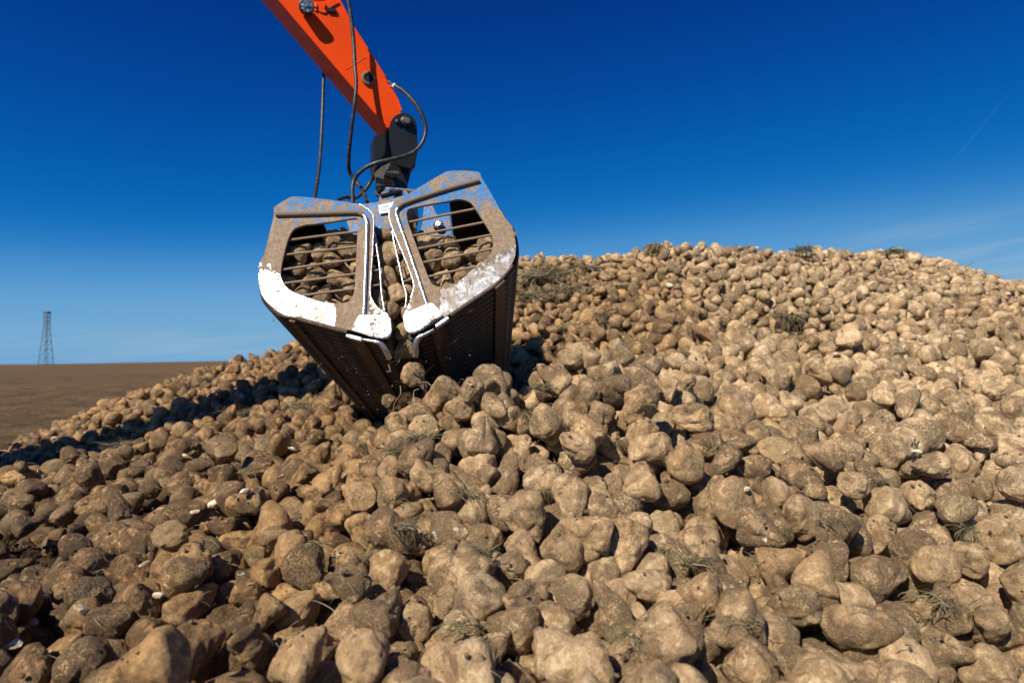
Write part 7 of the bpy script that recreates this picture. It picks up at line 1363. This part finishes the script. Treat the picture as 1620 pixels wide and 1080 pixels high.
def build_beets():
    singles = list(range(0, NL1)) + list(range(NLOAD, NLOAD + NH1))
    d = {}
    for i in singles:
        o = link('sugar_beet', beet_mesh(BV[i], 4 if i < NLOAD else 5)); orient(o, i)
        lab, px, py = describe(i)
        if i < NLOAD:
            q = GM.inverted() @ Vector(BP[i]); side = 'left' if px < 590 else ('right' if px > 632 else None)
            row = 'top of' if py < 385 else ('bottom of' if py > 440 else 'halfway up')
            size = 'small' if BS[i] < .082 else ('large' if BS[i] > .098 else 'medium')
            lab = f"{size} {KWORD[KINDS[BV[i] % 8]]} sugar beet in the grab, {row} " + (f'{side} window' if side else 'middle gap')
            o['group'] = 'sugar beets held in the grab'
        else: o['group'] = 'sugar beets heaped in the foreground'
        o['category'] = 'sugar beet'; d.setdefault(lab, []).append((px, py, o))
    for lab, l in d.items():
        if len(l) == 1: l[0][2]['label'] = lab; continue
        xs = [a[0] for a in l]; ys = [a[1] for a in l]; ax = 0 if max(xs) - min(xs) >= max(ys) - min(ys) else 1
        l.sort(key=lambda a: a[ax]); n = len(l); e = ('leftmost', 'rightmost') if ax == 0 else ('uppermost', 'lowest')
        for k, a in enumerate(l):
            if k == 0: t = e[0]
            elif k == n - 1: t = e[1]
            elif n == 3: t = 'middle one'
            else: t = ['second', 'third', 'fourth', 'fifth', 'sixth', 'seventh', 'eighth', 'ninth'][min(k - 1, 7)] + (' from left' if ax == 0 else ' from top')
            w_ = lab; a[2]['label'] = w_ + ', ' + t
    # all the smaller ones of the heap, one object
    rest = [i for i in range(len(BP)) if i not in set(singles)]
    rs = np.random.RandomState(4); VV, FF, BC, RN = [], [], [], []; base = 0
    rest_l = {}
    for i in rest:
        if i < NLOAD: lv = 3
        else:
            rank = i - NLOAD; lv = 3 if (rank < 1000 and BP[i][1] < 4.7) else 2
        rest_l.setdefault((BV[i], lv), []).append(i)
    for (v, lv), ids in rest_l.items():
        P, Fc = beet_shape(v, lv); ids = np.array(ids)
        # turn a few over and squeeze them a little so that no two look alike
        W = np.einsum('nij,kj->nki', BR[ids] * BS[ids][:, None, None], P) + BP[ids][:, None, :]
        n, k = W.shape[:2]; VV.append(W.reshape(-1, 3)); BC.append(np.tile(P, (n, 1))); RN.append(np.repeat(rs.rand(n), k))
        FF.append((Fc[None] + (base + np.arange(n) * k)[:, None, None]).reshape(-1, 3)); base += n * k
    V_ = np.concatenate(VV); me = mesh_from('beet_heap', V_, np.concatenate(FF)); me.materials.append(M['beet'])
    a = me.attributes.new('bc', 'FLOAT_VECTOR', 'POINT'); a.data.foreach_set('vector', np.concatenate(BC).astype(np.float32).ravel())
    a = me.attributes.new('rnd', 'FLOAT', 'POINT'); a.data.foreach_set('value', np.concatenate(RN).astype(np.float32))
    o = link('beet_heap', me); tag(o, 'long heap of harvested sugar beets rising to a ridge on the right', 'beet heap', kind='stuff')
    print('heap tris', len(me.polygons))
build_beets()

# three beets that slip out between the jaws
def loose_beet(px, py, depth, s, v, q, label):
    o = link('sugar_beet', beet_mesh(v, 5)); o.location = at(px, py, depth); o.scale = (s,) * 3; o.rotation_mode = 'QUATERNION'; o.rotation_quaternion = Quaternion(q).normalized()
    tag(o, label, 'sugar beet', 'sugar beets slipping out of the grab'); return o
loose_beet(641, 553, 2.70, .085, 15, (1, .2, .5, .1), 'muddy sugar beet slipping out between the jaw tips, uppermost of three')
loose_beet(648, 594, 2.70, .108, 7, (1, .9, .2, .4), 'largest of three muddy beets hanging in the gap below the jaw tips')
loose_beet(615, 634, 2.72, .062, 9, (.3, .9, .2, .4), 'small reddish beet dropping below the left jaw, lowest of three')
loose_beet(624, 487, 2.84, .075, 15, (.3, .2, .9, .4), 'pale knobbly beet wedged in the gap right above the wear pads')
def clod(px, py, depth, s, sq, seed, label):
    P, Fc = ico(4); P = P * [1, .7, sq]; d = .22 * Noise(seed, 2.3)(P) + .12 * Noise(seed + 1, 6)(P) + .07 * Noise(seed + 2, 15)(P); P = P * (1 + d)[:, None] * s
    o = link('soil_clod', mesh_from('soil_clod', P, Fc), M['crumb']); o.location = at(px, py, depth); tag(o, label, 'soil clod', 'soil clods caught in the grab')
clod(640, 574, 2.74, .038, 1.7, 5, 'brown soil clod stuck between the two upper falling beets')
clod(651, 632, 2.78, .044, 1.5, 9, 'crumbling soil clod under the largest falling beet')
clod(630, 654, 2.82, .04, 1.2, 13, 'dark soil lump just above the heap below the jaws')

# ================================================================== leaves, roots, soil, fragments
def ribbon(bm, pts, w, nrm=None):
    n = len(pts); L_, R_ = [], []
    for i, p in enumerate(pts):
        t = (pts[min(i + 1, n - 1)] - pts[max(i - 1, 0)]).normalized(); s = t.cross(nrm or Vector((.3, -.8, .5))).normalized()
        ww = w * (1 - .75 * (i / (n - 1)) ** 1.5); L_.append(bm.verts.new(p - s * ww / 2)); R_.append(bm.verts.new(p + s * ww / 2))
    for i in range(n - 1): bm.faces.new((L_[i], R_[i], R_[i + 1], L_[i + 1]))
def surface_point(px, py):
    """nearest beet surface along the line of sight of the photograph's pixel, from the beet list"""
    r = ray(px, py).normalized(); best = 1e9
    d = BP[NLOAD:] - np.array(CAM); t = d @ np.array(r); off = np.linalg.norm(d - t[:, None] * np.array(r), axis=1)
    R_ = BS[NLOAD:] * .52; m = (off < R_) & (t > .8)
    if not m.any():
        m = (off < R_ * 2.5) & (t > .8)
        if not m.any(): return at(px, py, 3.)
        return CAM + r * float(t[m].min())
    tt = t[m] - np.sqrt(np.maximum(R_[m] ** 2 - off[m] ** 2, 0)); return CAM + r * float(tt.min())
def tuft(px, py, n, ln, mat, label, seed, name='leaf_tuft', cat='leaf tuft', w=.006, group='leaf remains on the heap'):
    """limp torn stalks and blades, combed one way and sagging over what lies below"""
    rnd = random.Random(seed); p = surface_point(px, py); bm = bmesh.new(); far_ = p.y > 4; n = int(n * (2.2 if far_ else 1)); ln *= 1.35 if far_ else .85; w *= 1.5 if far_ else .62; n = n if far_ else int(n * 1.7); main = rnd.uniform(0, 6.283)
    for k in range(int(n * 1.5)):
        a = main + rnd.gauss(0, .95); dr = Vector((math.cos(a), math.sin(a) * .8 - .35, rnd.uniform(-.1, .55))).normalized()
        L_ = ln * rnd.uniform(.3, 1.15); pts = []; q = Vector((rnd.gauss(0, .3), rnd.gauss(0, .3), rnd.uniform(-.05, .12))) * ln
        bend = Vector((rnd.uniform(-1, 1), rnd.uniform(-1, .6), -rnd.uniform(.6, 2.2))); m_ = 8
        for i in range(m_): pts.append(q.copy()); dr = (dr + bend * .13 + Vector([rnd.uniform(-.28, .28) for _ in range(3)])).normalized(); q = q + dr * L_ / (m_ - 1)
        if k % 2: tube_bm(bm, pts, [w * rnd.uniform(.10, .26) * (1 - i / 11) for i in range(m_)], 5)
        else: ribbon(bm, pts, w * rnd.uniform(.35, 1.15), Vector((rnd.uniform(-1, 1), rnd.uniform(-1, 0), rnd.uniform(-.3, 1))).normalized())
    o = link(name, me_of(bm, name, True), M[mat]); o.location = p; tag(o, label, cat, group)
TUFTS = [  # column, row, blades, length, material, label
    (205, 705, 26, .16, 'leaf', 'spiky green leaf tuft at the edge of the arm shadow on the left'),
    (1135, 705, 60, .09, 'leaf', 'dark green leaf stubs on a beet crown right of the mound crest'),
    (1185, 722, 40, .07, 'stem', 'dark brown stub tuft just right of the green crown stubs'),
    (835, 655, 46, .08, 'stem', 'curled straw coloured stems on the beet on top of the mound'),
    (742, 778, 34, .06, 'leaf', 'pale green sprig between beets on the near slope'),
    (1020, 640, 34, .05, 'leaf', 'small green tuft on the crest behind the largest beet'),
    (870, 775, 40, .07, 'stem', 'mat of dry stems between beets in the middle of the near slope'),
    (1095, 885, 50, .07, 'stem', 'grey brown stems between the beets right of centre'),
    (1050, 868, 34, .06, 'leaf', 'green brown leaf stubs under the smooth beet right of centre'),
    (1205, 885, 36, .06, 'stem', 'dark comb of stem stubs on a beet of the lower right slope'),
    (1490, 950, 34, .08, 'stem', 'drooping dark stems over a hollow in the lower right'),
    (1330, 1025, 26, .07, 'leaf', 'green stems beside the large pale beet at the bottom right'),
    (1308, 820, 34, .07, 'stem', 'hanging root fibres between beets on the right slope'),
    (1540, 838, 26, .07, 'leaf', 'dull green leaves near the right edge of the picture'),
    (660, 690, 70, .11, 'stem', 'tangle of dry stems and soil where the grab meets the heap'),
    (630, 712, 44, .09, 'leaf', 'brownish green stems below the tip of the grab'),
    (640, 830, 40, .08, 'stem', 'long straw stems across beets left of centre'),
    (615, 790, 34, .07, 'leaf', 'wilted green stems left of the two round cut beets'),
    (480, 815, 30, .06, 'leaf', 'green stubs on the beet crown on the lower left slope'),
    (500, 860, 22, .06, 'stem', 'dry stubs beside the greenish beet at lower left'),
    (570, 700, 34, .07, 'leaf', 'low green tuft left of the grab tip'),
    (735, 990, 20, .08, 'leaf', 'single long green blades hanging between beets at the bottom'),
    (470, 640, 34, .11, 'stem', 'straw lying across the left flank below the grab'),
    (850, 440, 90, .22, 'stem', 'dark matted weeds on the far heap right of the grab'),
    (870, 430, 50, .2, 'leaf', 'green weeds on the far heap crest right of the grab'),
    (1040, 392, 40, .12, 'stem', 'dark clump of stems sticking up on the ridge'),
    (1085, 560, 44, .09, 'stem', 'dark stems in the hollow behind the mound'),
    (960, 500, 44, .12, 'leaf', 'green weeds on the far slope behind the mound'),
    (1240, 500, 40, .12, 'stem', 'dark clump of stems in the middle of the right slope'),
    (1420, 560, 40, .1, 'stem', 'brown stems on the far right slope'),
    (330, 600, 34, .11, 'leaf', 'green leaves on the left crest of the heap'),
    (400, 650, 30, .09, 'leaf', 'green leaves low in the shadow on the left flank'),
    (390, 745, 26, .08, 'leaf', 'green leaves among the beets of the left flank'),
    (150, 905, 26, .08, 'stem', 'dry stems on the bare soil at lower left'),
    (880, 960, 26, .06, 'stem', 'curled stem on the beet at the bottom centre'),
    (1390, 760, 30, .06, 'stem', 'thin root fibres in the right middle of the heap'),
    (1270, 395, 40, .12, 'leaf', 'green weeds on the second hump of the ridge'),
    (835, 470, 60, .2, 'leaf', 'dark green weeds against the right side of the grab on the far slope'),
    (905, 460, 60, .2, 'stem', 'wilted brown weeds on the far slope right of the grab'),
    (930, 425, 40, .14, 'stem', 'brown weeds just below the low skyline right of the grab'),
    (985, 455, 44, .12, 'leaf', 'green weeds left of the large white flat piece'),
    (900, 520, 50, .12, 'stem', 'brown stem mat low on the far slope right of the grab'),
    (1180, 395, 36, .12, 'stem', 'brown stems on the skyline right of the first hump'),
    (1410, 398, 36, .12, 'leaf', 'green weeds on the third hump of the ridge'),
    (1500, 470, 40, .12, 'stem', 'brown weeds below the falling end of the ridge'),
    (980, 700, 36, .06, 'stem', 'dry fibres under the biggest beet on the mound'),
    (590, 880, 40, .07, 'stem', 'brown fibres in a dark gap left of the bottom centre'),
    (760, 870, 34, .06, 'stem', 'straw bits below the two round cut beets'),
    (1000, 1000, 34, .06, 'stem', 'thin stems between large beets at the bottom'),
    (1170, 980, 34, .07, 'stem', 'stems over the large beet right of the bottom centre'),
    (330, 900, 34, .07, 'stem', 'brown stems on the dark beets at lower left'),
    (860, 610, 40, .06, 'stem', 'fibres behind the top beet of the near mound'),
]
for k, (px, py, n, ln, mt, lab) in enumerate(TUFTS): tuft(px, py, n, ln, mt, lab, 50 + k, w=.0055 if py > 560 else .010)
# root strands and stems that hang from the grab
def strand(pts, r, label, mat='root'):
    o = link('root_strand', me_of(tube_bm(bmesh.new(), spline([at(*p) for p in pts], 5), r, 6), 'root_strand', True), M[mat]); tag(o, label, 'root', 'roots and stems hanging from the grab')
strand([(655, 560, 2.95), (662, 585, 2.93), (670, 602, 2.9), (672, 612, 2.9), (668, 628, 2.92), (673, 640, 2.95)], .0035, 'pale looping stem right of the hanging beets')
strand([(668, 596, 2.9), (678, 585, 2.88), (686, 576, 2.88)], .003, 'short straw sticking out right of the hanging beets')
strand([(632, 600, 3.0), (636, 625, 3.0), (642, 642, 2.95), (645, 655, 2.95)], .0035, 'brown root hanging straight below the hanging beets')
for k_, (x0, y0, x1, y1) in enumerate(((640, 540, 628, 575), (650, 570, 662, 592), (655, 600, 690, 612), (636, 610, 622, 660), (648, 640, 668, 672), (628, 560, 612, 590), (660, 612, 650, 660))):
    rr_ = random.Random(k_); strand([(x0 + (x1 - x0) * t_ + rr_.uniform(-5, 5), y0 + (y1 - y0) * t_ + rr_.uniform(-5, 5), 2.62 + .05 * rr_.random()) for t_ in (0, .25, .5, .75, 1)], .0024, ['wiry root beside the upper falling beet', 'curled root on the right of the falling beets', 'long thin root sticking out to the right', 'root trailing down to the small falling beet', 'straw hanging towards the heap below the jaws', 'short root at the left jaw tip', 'root hanging right under the largest falling beet'][k_])
strand([(516, 525, 2.75), (521, 540, 2.74), (524, 553, 2.74)], .0028, 'thin pale fibre on the dark underside of the left jaw', 'stem')
strand([(539, 570, 2.9), (547, 575, 2.88), (553, 584, 2.88), (561, 578, 2.88)], .0032, 'small forked rootlet on the underside of the left jaw', 'stem')
strand([(625, 665, 2.9), (640, 676, 2.85), (650, 690, 2.8), (655, 702, 2.75)], .0045, 'thick straw leaning on the soil below the jaws', 'stem')
strand([(483, 534, 2.8), (489, 540, 2.8), (495, 544, 2.8)], .003, 'white sliver of root on the left jaw near its outer corner', 'stem')
strand([(506, 572, 3.0), (510, 585, 3.0), (515, 592, 3.0)], .003, 'rootlet caught on the left outer edge of the grab', 'stem')
strand([(827, 745, 2.02), (842, 747, 2.0), (858, 752, 1.98), (870, 760, 1.96)], .0022, 'thin pale root reaching from a beet tail across the dark gap', 'root')

# broken white pieces
def chip(px, py, s, label, seed):
    rs_ = np.random.RandomState(seed); P, Fc = ico(2); P = P * [1, rs_.uniform(.5, .9), rs_.uniform(.25, .5)]; P = P + .22 * Noise(seed, 2.6)(P)[:, None] * P; P = np.round(P * 3.) / 3. * .5 + P * .5
    o = link('beet_fragment', mesh_from('beet_fragment', P * s * .8, Fc, False), M['flesh']); o.location = surface_point(px, py) + Vector((0, -.01, .015)); o.rotation_euler = rs_.uniform(-.7, .7, 3)
    tag(o, label, 'beet fragment', 'broken white beet pieces')
CHIPS = [(64, 684, .034, 'white beet fragment on the far left edge of the heap'), (86, 695, .04, 'flat white fragment just right of the first one at far left'), (104, 703, .02, 'tiny white fragment at the far left edge'),
    (463, 714, .028, 'small bright white piece left of the grab tip'), (343, 802, .032, 'bright white broken piece on the lower left slope'), (311, 815, .02, 'thin white sliver left of the bright broken piece'), (392, 784, .022, 'white piece above the bright broken one on the left slope'),
    (300, 727, .036, 'angular white fragment in the left flank'), (128, 970, .022, 'white corner piece on soil at the bottom left'), (50, 992, .026, 'white oblong piece at the far bottom left'), (26, 1026, .022, 'white lump in the bottom left corner'),
    (253, 948, .018, 'white chip beside the large dark beet at lower left'), (232, 898, .020, 'dirty white piece on the lower left slope'), (1062, 455, .085, 'large white flat piece on the far slope right of the grab'), (1322, 566, .03, 'white piece on the right slope'),
    (1240, 722, .018, 'small white chip right of the stub tuft'), (1178, 782, .018, 'white chip on the right slope below the tuft'), (1446, 720, .018, 'white chip far right on the slope'), (445, 760, .016, 'tiny white chip on the left slope'), (410, 680, .02, 'white chip just below the arm shadow')]
for k, (px, py, s, lab) in enumerate(CHIPS): chip(px, py, s, lab, 300 + k)

# crumbs of soil, small stems: uncountable
def scatter_crumbs():
    rs = np.random.RandomState(8); V0, F0 = ico(1); VV, FF = [], []; base = 0
    def put(p, s, sq=.7):
        nonlocal base
        R = np.linalg.qr(rs.normal(size=(3, 3)))[0]; q = (V0 * rs.uniform(.55, 1.2, (len(V0), 1)) * [1, rs.uniform(.6, 1), sq]) @ R * s + p
        VV.append(q); FF.append(F0 + base); base += len(q)
    # bare soil at the lower left and along the foot of the heap
    n = 0
    while n < 6500:
        t = rs.uniform(1.5, 7.5) ** 1.0; x = -rs.uniform(.25, 1.1) * t * .85; y = t; h = float(heap(np.array([x]), np.array([y]))[0])
        if h > .14 and ((x + 2.15) / .75) ** 2 + ((y - 2.75) / .58) ** 2 > 1: continue
        n += 1; s = .004 + .016 * rs.rand() ** 3.; put(np.array([x, y, (max(h * .6 - .02, -.02) if h < .14 else h - .13) + s * .3]), s)
    return VV, FF
VV, FF = scatter_crumbs()
o = link('soil_crumbs', mesh_from('soil_crumbs', np.concatenate(VV), np.concatenate(FF), False), M['crumb']); tag(o, 'loose brown soil crumbs on the ground at the foot of the heap', 'soil', kind='stuff')
def scatter_dust():
    """crumbs and bits of dried soil lying on the beets"""
    rs = np.random.RandomState(18); V0, F0 = ico(1); VV, FF = [], []; base = 0
    ids = NLOAD + rs.randint(0, 1700, 7000)
    for i in ids:
        a = rs.uniform(0, 6.28); r = rs.uniform(0, 1) ** .5 * .42; p = BP[i] + np.array([math.cos(a) * r * BS[i], math.sin(a) * r * BS[i] - .01, math.sqrt(max(.22 - r * r * .9, 0.01)) * BS[i] * 1.02])
        s = .0015 + .006 * rs.rand() ** 3; R = np.linalg.qr(rs.normal(size=(3, 3)))[0]
        q = (V0 * rs.uniform(.6, 1.2, (len(V0), 1))) @ R * s + p; VV.append(q); FF.append(F0 + base); base += len(q)
    return VV, FF
VV, FF = scatter_dust()
o = link('dust_crumbs', mesh_from('dust_crumbs', np.concatenate(VV), np.concatenate(FF), False), M['dusty_crumb']); tag(o, 'dry soil crumbs lying on the sunlit beets', 'soil', kind='stuff')
def scatter_stems():
    rnd = random.Random(77); bm = bmesh.new(); N_ = len(BP) - NLOAD
    for k in range(9000):
        i = NLOAD + int(rnd.random() ** 1.15 * N_); far = 1 + max(0, BP[i][1] - 2.5) * .35; p = Vector(BP[i]) + Vector((rnd.uniform(-.5, .5), rnd.uniform(-.5, .3), rnd.uniform(.1, .52))) * BS[i]
        a = rnd.uniform(0, 6.28); d = Vector((math.cos(a), math.sin(a), rnd.uniform(-.4, .5))); L_ = far * rnd.uniform(.015, .05) * (1.6 if rnd.random() < .12 else 1); pts = []; q = p
        b = Vector([rnd.uniform(-.5, .5) for _ in range(3)]) - Vector((0, 0, .35))
        for j in range(5): pts.append(q.copy()); d = (d + b * .35).normalized(); q = q + d * L_ / 4
        ribbon(bm, pts, far * rnd.uniform(.0010, .0028))
    me = me_of(bm, 'stem_litter', True); o = link('stem_litter', me, M['stem']); tag(o, 'fine rootlets and stem bits caught between the beets', 'plant litter', kind='stuff')
scatter_stems()
def falling():
    rs = np.random.RandomState(3); V0, F0 = ico(1); VV, FF = [], []; base = 0
    for k in range(420):
        px = rs.uniform(500, 790); py = rs.uniform(535, 690); dep = rs.uniform(2.35, 2.9)
        if k % 8 == 0: px = rs.uniform(430, 560); py = rs.uniform(500, 640)
        s = .0009 + .0028 * rs.rand() ** 4; q = (V0 * rs.uniform(.6, 1.2, (len(V0), 1))) * s + np.array(at(px, py, dep)); VV.append(q); FF.append(F0 + base); base += len(q)
    o = link('falling_soil', mesh_from('falling_soil', np.concatenate(VV), np.concatenate(FF), False), M['dusty_crumb']); tag(o, 'grains of soil dropping from the grab', 'soil', kind='stuff')
falling()
